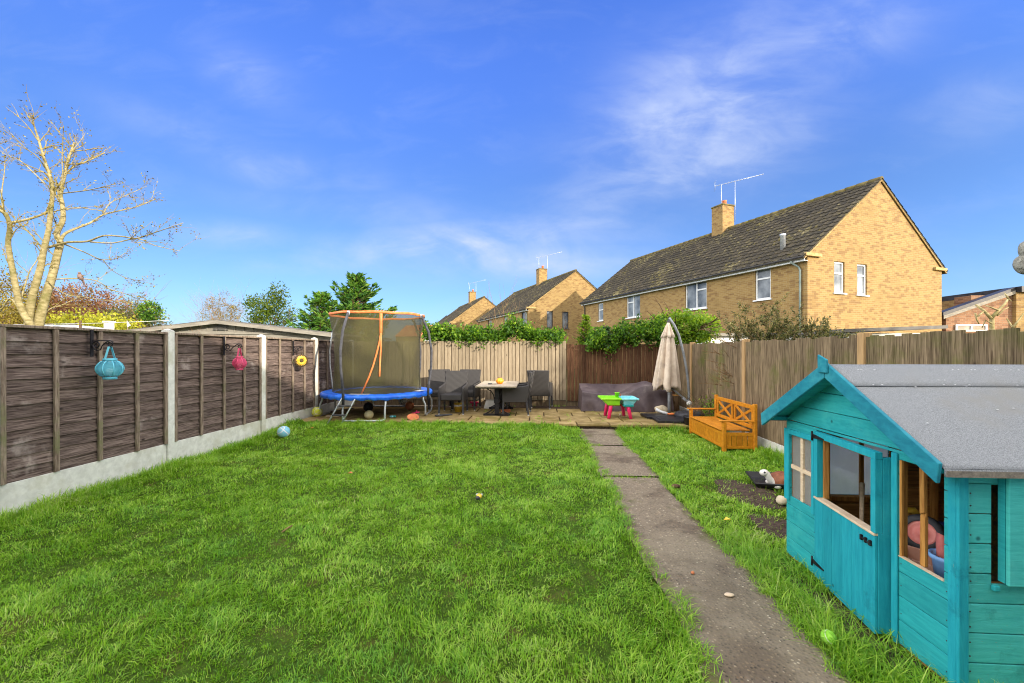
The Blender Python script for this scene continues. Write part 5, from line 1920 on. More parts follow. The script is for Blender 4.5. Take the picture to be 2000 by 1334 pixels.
g = MB()
FM = Matrix.Translation(FP) @ FN.to_track_quat('Z', 'Y').to_matrix().to_4x4()
g.lathe([(0.0, 0.03), (0.03, 0.028), (0.042, 0.01), (0.03, -0.01), (0, -0.01)], 20, (0, 0, 0), True, FM)
g.build('seed_head', 'dark_brown', t)
g = MB()
g.lathe([(0.10, -0.016), (0.124, -0.014), (0.124, -0.006), (0.10, -0.004)], 28, (0, 0, 0), True, FM, False)
g.tube([(x - 0.005, y, z + 0.01), FP + Vector((0, 0, 0.115))], 0.004, 5)
g.build('rim', 'dark_brown', t)

# ------------------------------------------------------------------ trampoline
TC = Vector((-3.52, 9.10, 0.11))
tr_ = thing('trampoline', 'round blue padded trampoline with an olive safety net and an orange top ring', 'trampoline', TC)
RT, ZT = 1.16, 0.60
ring = lambda r, z, n=48: [(TC.x + r * math.cos(2 * math.pi * i / n), TC.y + r * math.sin(2 * math.pi * i / n), z) for i in range(n + 1)]
g = MB()
g.tube(ring(RT - 0.03, ZT - 0.05), 0.022, 8, False)
g.build('frame', 'galv', tr_)
g = MB()
rr = random.Random(3)
secs = 48
def pad(u, v):
    a = 2 * math.pi * u
    w = 0.010 * mnoise.noise((math.cos(a) * 5, math.sin(a) * 5, 2)) + 0.006 * math.sin(a * 31)
    prof = [(RT - 0.27, ZT + 0.012), (RT - 0.20, ZT + 0.034), (RT - 0.08, ZT + 0.036), (RT + 0.005, ZT + 0.018), (RT + 0.022, ZT - 0.02), (RT + 0.016, ZT - 0.045), (RT + 0.012, ZT - 0.062)]
    f = v * (len(prof) - 1)
    i = min(int(f), len(prof) - 2)
    r = prof[i][0] * (1 - f + i) + prof[i + 1][0] * (f - i)
    z = prof[i][1] * (1 - f + i) + prof[i + 1][1] * (f - i)
    z += w * (1.8 if v > 0.8 else 0.7)
    return (TC.x + (r + w * 0.5) * math.cos(a), TC.y + (r + w * 0.5) * math.sin(a), z)
g.grid(pad, 144, 14, True, True)
g.build('pad', 'blue_pvc', tr_, solid=0.004)
g = MB()
def matf(u, v):
    a = 2 * math.pi * u
    r = 0.93 * v
    return (TC.x + r * math.cos(a), TC.y + r * math.sin(a), ZT + 0.005 - 0.02 * (1 - v * v))
g.grid(matf, 48, 8, True, True)
g.build('mat', 'mat_black', tr_)
g = MB()
for a0, a1, r0, r1 in ((-100, -78, RT - 0.16, RT - 0.07), (-22, -6, RT - 0.2, RT - 0.06)):
    for i in range(6):
        a, b = R(a0 + (a1 - a0) * i / 6), R(a0 + (a1 - a0) * (i + 1) / 6)
        g.add([(TC.x + r * math.cos(q), TC.y + r * math.sin(q), ZT + 0.046) for r, q in ((r0, a), (r1, a), (r1, b), (r0, b))], [(0, 1, 2, 3)])
g.build('patch', 'white_patch', tr_)
for az in (-83, 5, 97, 185):
    g = MB()
    e = R(21)
    a1, a2 = R(az) - e, R(az) + e
    P1 = Vector((TC.x + (RT - 0.03) * math.cos(a1), TC.y + (RT - 0.03) * math.sin(a1), 0))
    P2_ = Vector((TC.x + (RT - 0.03) * math.cos(a2), TC.y + (RT - 0.03) * math.sin(a2), 0))
    o_ = Vector((math.cos(R(az)), math.sin(R(az)), 0))
    up = lambda q, z, k: Vector((q.x, q.y, z)) + o_ * k
    ln = (P2_ - P1).normalized()
    g.tube([up(P1, ZT - 0.05, 0), up(P1, 0.46, 0.005), up(P1, 0.36, 0.05), up(P1, 0.24, 0.055), up(P1, 0.165, 0.05), up(P1 + ln * 0.04, 0.135, 0.05), up(P1 + ln * 0.10, 0.128, 0.05),
            up(P2_ - ln * 0.10, 0.128, 0.05), up(P2_ - ln * 0.04, 0.135, 0.05), up(P2_, 0.165, 0.05), up(P2_, 0.24, 0.055), up(P2_, 0.36, 0.05), up(P2_, 0.46, 0.005), up(P2_, ZT - 0.05, 0)], 0.020, 8)
    g.build('leg', 'galv', tr_)
ZR, RR_ = 2.27, 1.0
for az, mm in ((-102, 'foam_dark'), (-10, 'foam_dark'), (168, 'galv'), (60, 'foam_dark')):
    g = MB()
    u = Vector((math.cos(R(az)), math.sin(R(az)), 0))
    b = Vector((TC.x, TC.y, 0))
    g.tube([b + u * (RT + 0.03) + Vector((0, 0, 0.45)), b + u * (RT + 0.035) + Vector((0, 0, 0.7)), b + u * (RT + 0.10) + Vector((0, 0, 1.15)), b + u * (RT + 0.11) + Vector((0, 0, 1.5)),
            b + u * (RT + 0.04) + Vector((0, 0, 1.9)), b + u * (RR_ + 0.03) + Vector((0, 0, ZR))], 0.026 if mm == 'foam_dark' else 0.018, 10)
    pl = g.build('pole', mm, tr_)
    g = MB()
    g.tube([b + u * (RR_ + 0.03) + Vector((0, 0, ZR - 0.07)), b + u * (RR_ + 0.03) + Vector((0, 0, ZR + 0.02))], 0.03, 8)
    g.build('cap', 'galv', pl)
g = MB()
def band(u, v):
    a = 2 * math.pi * u
    return (TC.x + (RR_ + 0.004) * math.cos(a), TC.y + (RR_ + 0.004) * math.sin(a), ZR + 0.025 - 0.05 * v + 0.006 * math.sin(a * 9))
g.grid(band, 72, 3, True, True)
g.build('top_ring', 'orange_pvc', tr_, solid=0.012)
g = MB()
def net(u, v):
    a = 2 * math.pi * u
    z = ZT + 0.02 + (ZR - ZT - 0.03) * v
    r = 0.93 + (RR_ - 0.93) * v - 0.06 * math.sin(math.pi * v) - 0.012 * math.sin(a * 4 + 1) * math.sin(math.pi * v)
    r += 0.02 * mnoise.noise((math.cos(a) * 3, math.sin(a) * 3, z * 2))
    return (TC.x + r * math.cos(a), TC.y + r * math.sin(a), z)
g.grid(net, 72, 16, True, True)
g.build('safety_net', 'net', tr_)
# orange zip on the net, splitting into two bindings
def on_net(az, f, k=0.012):
    a = R(az)
    z = ZT + 0.02 + (ZR - ZT - 0.03) * f
    r = 0.93 + (RR_ - 0.93) * f - 0.06 * math.sin(math.pi * f) - 0.012 * math.sin(a * 4 + 1) * math.sin(math.pi * f) + k
    return Vector((TC.x + r * math.cos(a), TC.y + r * math.sin(a), z))
g = MB()
def ribbon(pl, w):
    pts = [on_net(*q) for q in pl]
    tgt = Vector((0.0, 0.0, 0))
    vs = []
    for i, q in enumerate(pts):
        d_ = (pts[min(i + 1, len(pts) - 1)] - pts[max(i - 1, 0)]).normalized()
        n_ = Vector((q.x - TC.x, q.y - TC.y, 0)).normalized()
        s_ = d_.cross(n_).normalized()
        vs += [q - s_ * w / 2, q + s_ * w / 2]
    g.add(vs, [(2 * i, 2 * i + 1, 2 * i + 3, 2 * i + 2) for i in range(len(pts) - 1)], True)
zx = -66
ribbon([(zx, 0.99), (zx, 0.9), (zx, 0.8), (zx, 0.73)], 0.055)
ribbon([(zx, 0.76), (zx - 1.5, 0.65), (zx - 5, 0.5), (zx - 9, 0.36), (zx - 14, 0.22), (zx - 19, 0.1), (zx - 23, 0.01)], 0.032)
ribbon([(zx, 0.76), (zx + 0.3, 0.6), (zx - 0.5, 0.45), (zx - 1.2, 0.3), (zx - 1.5, 0.22)], 0.032)
g.build('zip', 'orange_pvc', tr_, solid=0.006)
lad = thing('ladder', 'short silver ladder with two black rungs leaning on the trampoline', 'ladder', (-3.93, 7.82, 0.1))
q0, q1 = Vector((-4.02, 7.80, 0.085)), Vector((-3.78, 7.94, 0.60))
off = Vector((0.27, 0.0, 0))
for s_ in (0, 1):
    g = MB()
    g.tube([q0 + off * s_, q0.lerp(q1, 0.5) + off * s_, q1 + off * s_, q1 + off * s_ + Vector((0.02, 0.05, 0.03))], 0.014, 8)
    g.build('rail', 'galv', lad)
for f in (0.34, 0.68):
    g = MB()
    a = q0.lerp(q1, f)
    g.beam(a, a + off, 0.05, 0.028)
    g.build('rung', 'charcoal', lad, bevel=0.006)

# things lying under and round the trampoline
def ball(name, label, c, r, mat, bands=None, cat='ball', parts=()):
    t = thing(name, label, cat, (c[0], c[1], c[2] - r), 0, None)
    g = MB()
    g.ball(c, r, 28, 18)
    g.build('shell', mat, t)
    if bands:
        g = MB()
        for (nx, ny, nz, h, w) in bands:
            nn = Vector((nx, ny, nz)).normalized()
            e1 = nn.orthogonal().normalized()
            e2 = nn.cross(e1)
            vs = []
            for i in range(40):
                a = 2 * math.pi * i / 40
                for k in (-w, w):
                    hh = h + k
                    rr2 = math.sqrt(max(0, 1 - hh * hh))
                    vs.append(Vector(c) + ((e1 * math.cos(a) + e2 * math.sin(a)) * rr2 + nn * hh) * (r * 1.006))
            g.add(vs, [(2 * i, 2 * i + 1, (2 * i + 3) % 80, (2 * i + 2) % 80) for i in range(40)], True)
        g.build('pattern', parts[0] if parts else 'white_patch', t)
    return t


ball('football', 'yellow ball with pale curved lines against the concrete gravel board', (-4.66, 8.62, 0.205), 0.108, M('yellow_ball', S(196, 204, 30), S(222, 226, 70), scale=7, rough=0.45), [(1, -1.2, 0.3, 0.5, 0.03), (1, -1.2, 0.3, 0.8, 0.03), (0.2, 1, 0.8, 0.1, 0.03), (0.6, 0.2, -1, 0.2, 0.03)], parts=('tan_white',))
ball('football', 'pale blue and white ball on the grass in front of the panel fence', (-4.33, 6.92, 0.115), 0.10, M('pale_blue_ball', S(108, 178, 204), S(160, 210, 224), scale=6, rough=0.4), [(1, -1.4, 0.6, 0.2, 0.07), (-0.4, -1, 0.9, 0.72, 0.05), (0.8, 0.7, 1, 0.2, 0.07)], parts=('white_patch',))
ball('football', 'dirty cream football under the front of the trampoline', (-3.43, 8.36, 0.195), 0.092, M('dirty_cream_ball', S(176, 160, 110), S(214, 204, 166), S(190, 170, 60), scale=9, rough=0.6), None)
ball('ball', 'terracotta orange ball beneath the trampoline', (-3.00, 9.70, 0.21), 0.10, 'terracotta', None)
ball('football', 'black and white patched football behind the terracotta ball', (-3.28, 10.05, 0.27), 0.105, 'tan_white', [(1, -1, 0.4, 0.7, 0.16), (-1, -1, 0.2, 0.7, 0.14), (0, -0.4, 1, 0.75, 0.14)], parts=('rubber',))
ball('ball', 'dark slate ball in the shade under the trampoline', (-3.85, 9.35, 0.22), 0.11, 'rubber', None)
ball('tennis_ball', 'green tennis ball with a pale seam at the edge of the path', (1.475, 2.225, 0.045), 0.034, 'tennis', [(0.5, -1, 0.9, 0.35, 0.035)], parts=('tan_white',))


def lump(name, label, c, size, mat, seed, cat, parts=()):
    """small moulded toy or stone: rounded uneven body with a second piece"""
    t = thing(name, label, cat, (c[0], c[1], c[2] - size[2]))
    g = MB()
    g.ball(c, size, 16, 10, lambda v: v * (1 + 0.22 * mnoise.noise((v.x / size[0] * 1.3 + seed, v.y / size[1] * 1.3, v.z / size[2] * 1.3))))
    g.build('body', mat, t)
    for (pc, ps, pm, pn) in parts:
        g = MB()
        g.ball(Vector(c) + Vector(pc), ps, 12, 8)
        g.build(pn, pm, t)
    return t


lump('toy_car', 'yellow and grey toy lying alone in the middle of the lawn', (-0.585, 4.17, 0.045), (0.028, 0.040, 0.026), 'gold', 1, 'toy', [((-0.008, -0.034, -0.006), (0.024, 0.02, 0.02), 'charcoal', 'bumper'), ((0.022, 0.032, 0.004), (0.014, 0.014, 0.014), 'galv', 'wheel'), ((-0.022, 0.03, 0.004), (0.014, 0.014, 0.014), 'galv', 'wheel')])
lump('toy', 'small turquoise toy on the soil under the trampoline', (-3.02, 8.55, 0.135), (0.05, 0.035, 0.024), 'aqua', 2, 'toy', [((0.06, 0, 0), (0.03, 0.03, 0.022), 'teal_plastic', 'wheel')])
t = thing('toy', 'pink toy with thin arms beside the leg of the trampoline', 'toy', (-2.62, 8.86, 0.1))
g = MB()
for a in (0, 1.3, 2.6, 4.0):
    g.tube([(-2.62, 8.86, 0.16), (-2.62 + 0.09 * math.cos(a), 8.86 + 0.05 * math.sin(a), 0.16 + 0.05 * math.sin(a + 0.5))], 0.014, 6)
g.build('body', 'pink', t)
t = thing('saucer', 'terracotta saucer tipped beside the trampoline leg', 'saucer', (-2.5, 8.33, 0.1))
g = MB()
g.lathe([(0.0, 0), (0.09, 0), (0.12, 0.04), (0.11, 0.04), (0.085, 0.012), (0.0, 0.01)], 24, (0, 0, 0), True, Matrix.Translation((-2.52, 8.36, 0.13)) @ Matrix.Rotation(R(24), 4, 'X') @ Matrix.Rotation(R(10), 4, 'Y'))
g.build('dish', 'terracotta', t)
for k, (a, b, lab, c_, w_) in enumerate((((-4.55, 8.98, 0.16), (-4.15, 9.28, 0.20), 'mossy offcut of timber near the corner of the panel fence', 'batten', 0.06),
                                        ((-4.45, 8.62, 0.12), (-4.15, 8.60, 0.12), 'short pale plank lying in the grass beside the yellow ball', 'pale_wood', 0.07),
                                        ((-2.15, 8.75, 0.13), (-1.85, 8.95, 0.13), 'flat grey slate on the patio in front of the chairs', 'charcoal', 0.12),
                                        ((-3.2, 10.25, 0.13), (-2.6, 10.3, 0.13), 'pale plank lying at the foot of the board fence', 'pale_wood', 0.05))):
    t = thing(('timber_offcut', 'plank', 'slate', 'plank')[k], lab, ('timber', 'plank', 'slate', 'plank')[k], a)
    g = MB()
    g.beam(a, b, w_, 0.022)
    g.build('board', c_, t, bevel=0.004)


# ------------------------------------------------------------------ rattan chairs and table
def make_chair():
    t = thing('rattan_chair', 'grey woven rattan armchair facing the lawn in front of two more', 'chair', (0, 0, 0), 0, 'rattan chairs round the slatted table', world=False)
    g = MB()
    g.bx(-0.235, 0.235, -0.265, 0.235, 0.30, 0.435)
    g.build('seat', 'rattan', t, bevel=0.02)
    g = MB()
    g.prism([(-0.235, 0.225, 0.30), (0.235, 0.225, 0.30), (0.268, 0.335, 0.92), (-0.268, 0.335, 0.92)], (0, 0.045, 0.006))
    g.build('backrest', 'rattan', t, bevel=0.012)
    for s_ in (-1, 1):
        g = MB()
        x = s_ * 0.236
        g.prism([(x, -0.275, 0.28), (x, 0.265, 0.28), (x, 0.305, 0.66), (x, 0.16, 0.625), (x, -0.22, 0.60), (x, -0.275, 0.58)], (s_ * 0.045, 0, 0))
        g.build('arm', 'rattan', t, bevel=0.012)
        for (y0, y1) in ((-0.25, -0.262), (0.25, 0.285)):
            g = MB()
            g.prism([(x + s_ * 0.002, y0 - 0.019, 0.30), (x + s_ * 0.042, y0 - 0.019, 0.30), (x + s_ * 0.042, y0 + 0.019, 0.30), (x + s_ * 0.002, y0 + 0.019, 0.30)], (s_ * 0.008, y1 - y0, -0.285))
            lg = g.build('leg', 'charcoal', t, bevel=0.004)
            g = MB()
            g.lathe([(0.014, 0), (0.02, 0.003), (0.02, 0.017), (0.012, 0.018)], 12, (x + s_ * 0.030, y1, 0.0))
            g.build('foot', 'cap', lg)
    return t


ch = make_chair()
spots = [(-1.88, 9.30, 0.0, None),
         (-2.34, 9.95, R(16), 'grey rattan armchair nearest the trampoline, half behind the one facing the lawn'),
         (-1.70, 9.98, R(-6), 'grey rattan armchair tucked behind the one facing the lawn, nearer the pink toy'),
         (-0.50, 9.23, R(-86), 'grey rattan armchair side on to the lawn at the slatted table'),
         (-0.44, 9.90, R(-92), 'grey rattan armchair pushed in behind the side-on one at the slatted table'),
         (0.06, 10.30, R(172), 'grey rattan armchair with its dappled back turned to the lawn')]
for i, (x, y, a, lab) in enumerate(spots):
    c = ch if i == 0 else dup(ch)
    c.location = (x, y, 0.113)
    c.rotation_euler = (0, 0, a)
    if lab:
        c['label'] = lab

tb = thing('patio_table', 'rectangular slatted table on a black iron trestle base', 'table', (-0.87, 9.45, 0.11))
g = MB()
ny = 12
for i in range(ny):
    y = 8.70 + 1.55 * i / ny
    g.bx(-1.26, -0.48, y + 0.003, y + 1.55 / ny - 0.003, 0.735, 0.762)
for x in (-1.30, -0.48):
    g.bx(x, x + 0.038, 8.70, 10.25, 0.731, 0.764)
g.build('tabletop', 'table_wood', tb, bevel=0.003)
g = MB()
g.bx(-1.22, -0.52, 8.78, 10.17, 0.70, 0.7305)
g.build('apron', 'charcoal', tb)
for y in (8.95, 10.0):
    g = MB()
    x = -0.87
    g.bx(x - 0.045, x + 0.045, y - 0.035, y + 0.035, 0.13, 0.70)
    g.bx(x - 0.06, x + 0.06, y - 0.05, y + 0.05, 0.38, 0.47)
    g.bx(x - 0.29, x + 0.29, y - 0.035, y + 0.035, 0.112, 0.155)
    for s_ in (-1, 1):
        g.tube([(x + s_ * 0.045, y, 0.34), (x + s_ * 0.08, y, 0.27), (x + s_ * 0.15, y, 0.20), (x + s_ * 0.25, y, 0.15)], 0.013, 6)
        g.tube([(x + s_ * 0.04, y, 0.22), (x + s_ * 0.12, y, 0.165)], 0.010, 6)
        g.tube([(x + s_ * 0.05, y, 0.46), (x + s_ * 0.075, y, 0.56), (x + s_ * 0.13, y, 0.64), (x + s_ * 0.23, y, 0.70)], 0.013, 6)
    g.build('trestle', 'iron', tb, bevel=0.004)
g = MB()
g.tube([(-0.87, 8.95, 0.30), (-0.87, 10.0, 0.30)], 0.018, 8)
g.build('stretcher', 'iron', tb)
t = thing('glazed_pot', 'amber pumpkin shaped pot on the slatted table', 'pot', (-0.84, 9.30, 0.765))
g = MB()
def pk(u, v):
    a = 2 * math.pi * u
    r = [0.045, 0.068, 0.082, 0.085, 0.074, 0.05, 0.042][min(int(v * 6.001), 6)] * (1 + 0.05 * math.cos(a * 9))
    return (-0.84 + r * math.cos(a), 9.30 + r * math.sin(a), 0.766 + 0.135 * v)
g.grid(pk, 54, 7, True, True)
g.build('body', 'pumpkin', t)
g = MB()
g.lathe([(0.0, 0), (0.043, 0), (0.045, 0.006), (0.0, 0.008)], 20, (-0.84, 9.30, 0.895))
g.build('lid', 'dark_brown', t)
t = thing('ashtray', 'small dark dish on the slatted table', 'dish', (-1.04, 9.15, 0.765))
g = MB()
g.lathe([(0.0, 0), (0.04, 0), (0.05, 0.022), (0.042, 0.022), (0.034, 0.006), (0.0, 0.006)], 18, (-1.04, 9.15, 0.766))
g.build('bowl', 'charcoal', t)
t = thing('sand_bucket', 'yellow bucket with a white side under the rattan chairs', 'bucket', (-1.80, 9.45, 0.11))
g = MB()
g.lathe([(0.0, 0.002), (0.075, 0.002), (0.10, 0.19), (0.106, 0.19), (0.106, 0.20), (0.094, 0.20), (0.072, 0.012), (0, 0.012)], 28, (-1.80, 9.46, 0.112))
g.build('pail', 'gold', t)
g = MB()
g.lathe([(0.0955, 0.13), (0.1005, 0.17), (0.1015, 0.17), (0.0965, 0.13)], 28, (-1.80, 9.46, 0.112), True, None, False)
g.build('band', 'white_patch', t)
t = thing('toy', 'bright pink star shaped toy at the foot of the board fence', 'toy', (-1.57, 10.35, 0.11))
g = MB()
for a in (0.25, 1.5, 2.9, 4.2, 5.3):
    g.tube([(-1.57, 10.36, 0.20), (-1.57 + 0.11 * math.cos(a), 10.36 - 0.02, 0.20 + 0.085 * math.sin(a))], [0.034, 0.02], 8)
g.build('body', 'pink', t)
t = thing('storage_box', 'pale box lying under the slatted table', 'box', (-1.15, 10.12, 0.11))
g = MB()
g.prism([(-1.29, 9.98, 0.112), (-1.0, 9.98, 0.112), (-1.0, 10.12, 0.30), (-1.25, 10.12, 0.30)], (0, 0.10, 0))
g.build('body', 'tan_white', t, bevel=0.01)
g = MB()
g.bx(-1.27, -0.99, 10.115, 10.235, 0.302, 0.315)
g.build('lid', 'far_grey', t, bevel=0.004)
t = thing('brick', 'loose red brick between the iron feet of the table', 'brick', (-0.72, 9.4, 0.11))
g = MB()
g.box((-0.72, 9.45, 0.145), (0.20, 0.10, 0.065), 0.4)
g.build('block', 'terracotta', t, bevel=0.006)

# ------------------------------------------------------------------ covered furniture
t = thing('furniture_cover', 'dark plum grey cover draped over garden furniture below the brown fence', 'cover', (1.9, 10.1, 0.11))
g = MB()
def cov(u, v):
    # plan: across 1.02..3.05, depth 9.70..10.55; v runs front foot -> top -> back foot
    x = 1.02 + 2.05 * u
    front = 9.72 - 0.10 * math.sin(math.pi * min(1, max(0, (u - 0.45) / 0.55)))
    back = 10.52
    base = 0.115
    top_f = 0.56 - 0.03 * math.sin(u * 9) if u < 0.5 else 0.56
    mound = 0.17 * math.exp(-((u - 0.72) / 0.15) ** 2)
    dip = -0.13 * math.exp(-((u - 0.38) / 0.16) ** 2)
    n1 = mnoise.noise((x * 2.3, v * 3.0, 1)) * 0.035 + mnoise.noise((x * 6.1, v * 7, 4)) * 0.015
    if v < 0.5:
        f = v / 0.5
        y = front + 0.07 * f ** 2 + 0.05 * mnoise.noise((x * 3.1, f * 1.6, 7)) + 0.03 * math.sin(x * 17 + 3 * f) * (1 - f)
        z = base + (top_f + dip * 0.7 + mound - base) * f
    elif v < 0.86:
        f = (v - 0.5) / 0.36
        y = front + 0.07 + (back - front - 0.10) * f
        zf = top_f + dip * 0.7 + mound
        zb = 0.71
        z = zf + (zb - zf) * f ** 1.3 + dip * 0.5 * math.sin(math.pi * f) + mound * 0.4 * math.sin(math.pi * f) + n1
    else:
        f = (v - 0.86) / 0.14
        y = back - 0.03 + 0.03 * f
        z = 0.71 - (0.71 - base) * f
    e = min(u, 1 - u)
    if e < 0.02:
        k = e / 0.02
        z = base + (z - base) * (0.55 + 0.45 * k) if False else z
    return (x + 0.02 * mnoise.noise((x * 3, z * 5, 2)), y, z)
nu, nv = 90, 60
g.grid(cov, nu, nv)
# close the two ends down to the ground
for u in (0, 1):
    col = [Vector(cov(u, j / (nv - 1))) for j in range(nv)]
    vs = col + [Vector((c.x + (-0.02 if u == 0 else 0.03), c.y, 0.112)) for c in col]
    g.add(vs, [(i, i + 1, nv + i + 1, nv + i) for i in range(nv - 1)], True)
cv = g.build('sheet', 'cover', t)
md = cv.modifiers.new('smooth', 'SUBSURF')
md.levels = md.render_levels = 1

# ------------------------------------------------------------------ play table
t = thing('play_table', 'child play table with a lime tray, an aqua tray and pink legs', 'play table', (1.66, 8.9, 0.11))
def tray(x0, x1, y0, y1, z0, z1, mat, name, tap):
    g = MB()
    rim = 0.028
    A = [(x0, y0, z1), (x1, y0, z1), (x1, y1, z1), (x0, y1, z1)]
    I = [(x0 + rim, y0 + rim, z1), (x1 - rim, y0 + rim, z1), (x1 - rim, y1 - rim, z1), (x0 + rim, y1 - rim, z1)]
    lo = [(x0, y0, z1 - 0.035), (x1, y0, z1 - 0.035), (x1, y1, z1 - 0.035), (x0, y1, z1 - 0.035)]
    B = [(x0 + tap[0], y0 + 0.05, z0), (x1 - tap[1], y0 + 0.05, z0), (x1 - tap[1], y1 - 0.05, z0), (x0 + tap[0], y1 - 0.05, z0)]
    Bi = [(q[0], q[1], q[2] + 0.012) for q in B]
    U = [(x0 + min(0.04, tap[0]), y0 + 0.02, z1 - 0.035), (x1 - min(0.04, tap[1]), y0 + 0.02, z1 - 0.035), (x1 - min(0.04, tap[1]), y1 - 0.02, z1 - 0.035), (x0 + min(0.04, tap[0]), y1 - 0.02, z1 - 0.035)]
    vs = A + I + lo + U + B + Bi
    fs = []
    def loop(a, b):
        for i in range(4):
            fs.append((a + i, a + (i + 1) % 4, b + (i + 1) % 4, b + i))
    loop(0, 4); loop(0, 8); loop(8, 12); loop(12, 16); loop(4, 20)
    fs.append((16, 17, 18, 19)); fs.append((20, 21, 22, 23))
    g.add(vs, fs)
    return g.build(name, mat, t, bevel=0.008)
tray(1.29, 1.70, 8.60, 9.16, 0.385, 0.535, 'lime', 'tray', (0.14, 0.03))
tray(1.702, 2.05, 8.60, 9.16, 0.39, 0.533, 'aqua', 'tray', (0.05, 0.12))
g = MB()
g.bx(1.74, 1.95, 8.64, 9.12, 0.36, 0.4)
g.build('basin', 'teal_plastic', t, bevel=0.01)
for (x, y, dx, dy) in ((1.50, 8.70, -0.05, -0.03), (1.84, 8.70, 0.055, -0.03), (1.48, 9.06, -0.04, 0.03), (1.80, 9.06, 0.04, 0.03)):
    g = MB()
    g.tube([(x, y, 0.40), (x + dx * 0.3, y + dy * 0.3, 0.30), (x + dx, y + dy, 0.114)], [0.040, 0.038, 0.034], 8)
    g.build('leg', 'pink', t)
g = MB()
g.bx(1.47, 1.87, 8.86, 8.90, 0.35, 0.386)
g.build('brace', 'red', t)
t = thing('toy_cup', 'lime green toy cup standing on the play table', 'cup', (1.64, 8.80, 0.54))
g = MB()
g.lathe([(0.0, 0), (0.034, 0), (0.05, 0.09), (0.053, 0.09), (0.053, 0.096), (0.046, 0.096), (0.03, 0.01), (0, 0.01)], 20, (1.64, 8.80, 0.537))
g.build('cup', 'lime', t)
g = MB()
g.tube([(1.69, 8.80, 0.61), (1.72, 8.80, 0.60), (1.715, 8.80, 0.565), (1.68, 8.80, 0.56)], 0.008, 6)
g.build('handle', 'orange_pvc', t)
lump('toy_brick', 'tiny yellow toy brick on the slabs below the play table', (1.87, 9.22, 0.13), (0.03, 0.03, 0.02), 'gold', 5, 'toy', [((-0.10, -0.1, 0.0), (0.022, 0.02, 0.018), 'tan_white', 'knob')])

# ------------------------------------------------------------------ cantilever parasol
ub = thing('cantilever_parasol', 'folded beige cantilever parasol on a curved grey arm', 'parasol', (2.83, 9.235, 0.11))
UX, UY = 2.83, 9.235
g = MB()
g.tube([(UX, UY, 0.13), (UX, UY, 0.80)], 0.033, 14)
g.tube([(UX, UY, 0.56), (UX, UY, 0.59)], 0.036, 14)
g.build('post', 'grey_paint', ub)
g = MB()
arm = [(3.24, UY, 0.36), (3.245, UY, 0.60), (3.225, UY, 0.86), (3.185, UY, 1.16), (3.12, UY, 1.50), (3.03, UY, 1.84), (2.93, UY, 2.06), (2.83, UY, 2.21)]
g.tube(arm, 0.026, 12)
g.build('arm', 'grey_paint', ub)
g = MB()
g.tube([(UX + 0.01, UY, 0.72), (3.02, UY, 0.58), (3.13, UY, 0.48)], 0.020, 10)
g.tube([(3.11, UY, 0.495), (3.24, UY, 0.39)], 0.030, 10)
g.build('strut', 'grey_paint', ub)
g = MB()
g.ball((3.245, UY - 0.01, 0.375), (0.055, 0.05, 0.055), 16, 10)
g.build('joint', 'cap', ub)
g = MB()
g.tube([(2.83, UY, 2.20), (2.815, UY, 2.12), (2.80, UY, 2.02)], [0.02, 0.03, 0.03], 8)
g.build('hub', 'charcoal', ub)
g = MB()
nf = 8
def can(u, v):
    a = 2 * math.pi * u
    z = 2.06 - 1.34 * v
    rb = 0.035 + 0.235 * v ** 0.72
    fold = 0.5 + 0.5 * math.cos(a * nf + 1.3 * math.sin(a * 2) + v * 0.6)
    r = rb * (0.50 + 0.55 * fold ** 0.7) * (1 + 0.10 * math.sin(a * 3 + 1))
    hem = (0.05 * math.sin(a * nf * 0.5 + 1) + 0.05 * fold) * v ** 8
    cx = 2.80 - 0.045 * v
    return (cx + r * math.cos(a) * 1.05, UY - 0.02 + r * math.sin(a) * 0.85, z - hem)
g.grid(can, 128, 30, True, True)
g.build('canopy', 'canvas', ub, solid=0.004)
g = MB()
def vent(u, v):
    a = 2 * math.pi * u
    z = 2.10 - 0.30 * v
    fold = 0.5 + 0.5 * math.cos(a * nf + 1.3 * math.sin(a * 2))
    r = (0.022 + 0.115 * v) * (0.62 + 0.55 * fold)
    return (2.806 - 0.01 * v + r * math.cos(a), UY - 0.02 + r * math.sin(a) * 0.9, z - 0.02 * fold * v)
g.grid(vent, 96, 6, True, True)
g.build('vent', 'canvas', ub, solid=0.004)
g = MB()
g.tube([(2.755, UY - 0.02, 0.86), (2.755, UY - 0.02, 0.66)], [0.05, 0.06], 10)
g.ball((2.79, UY - 0.06, 0.68), (0.05, 0.05, 0.07), 12, 8)
g.build('inner_hem', 'tan_white', ub)
for k, (x, y, a) in enumerate(((2.52, 8.95, 0.04), (2.62, 8.44, -0.03))):
    t = thing('parasol_weight', ('flat black square weight at the foot of the parasol post', 'flat black square weight nearest the lawn beside the bench')[k], 'weight', (x, y, 0.11), 0, 'black square parasol weights')
    g = MB()
    g.box((x, y, 0.135), (0.62, 0.48, 0.045), a)
    g.box((x, y, 0.160), (0.50, 0.37, 0.012), a)
    g.build('block', 'slab_black', t, bevel=0.012)
t = thing('tyre', 'black round rubber weight like a lying tyre beside the bench', 'tyre', (3.08, 8.68, 0.11))
g = MB()
g.lathe([(0.10, 0.0), (0.24, 0.0), (0.285, 0.03), (0.29, 0.07), (0.275, 0.125), (0.23, 0.15), (0.14, 0.145), (0.10, 0.11)], 36, (3.07, 8.70, 0.112), True, None, False)
g.lathe([(0.287, 0.075), (0.293, 0.08), (0.293, 0.09), (0.287, 0.095)], 36, (3.07, 8.70, 0.112), True, None, False)
g.build('ring', 'rubber', t)
t = thing('log', 'upright log stump in the corner behind the parasol post', 'log', (3.17, 10.0, 0.1))
g = MB()
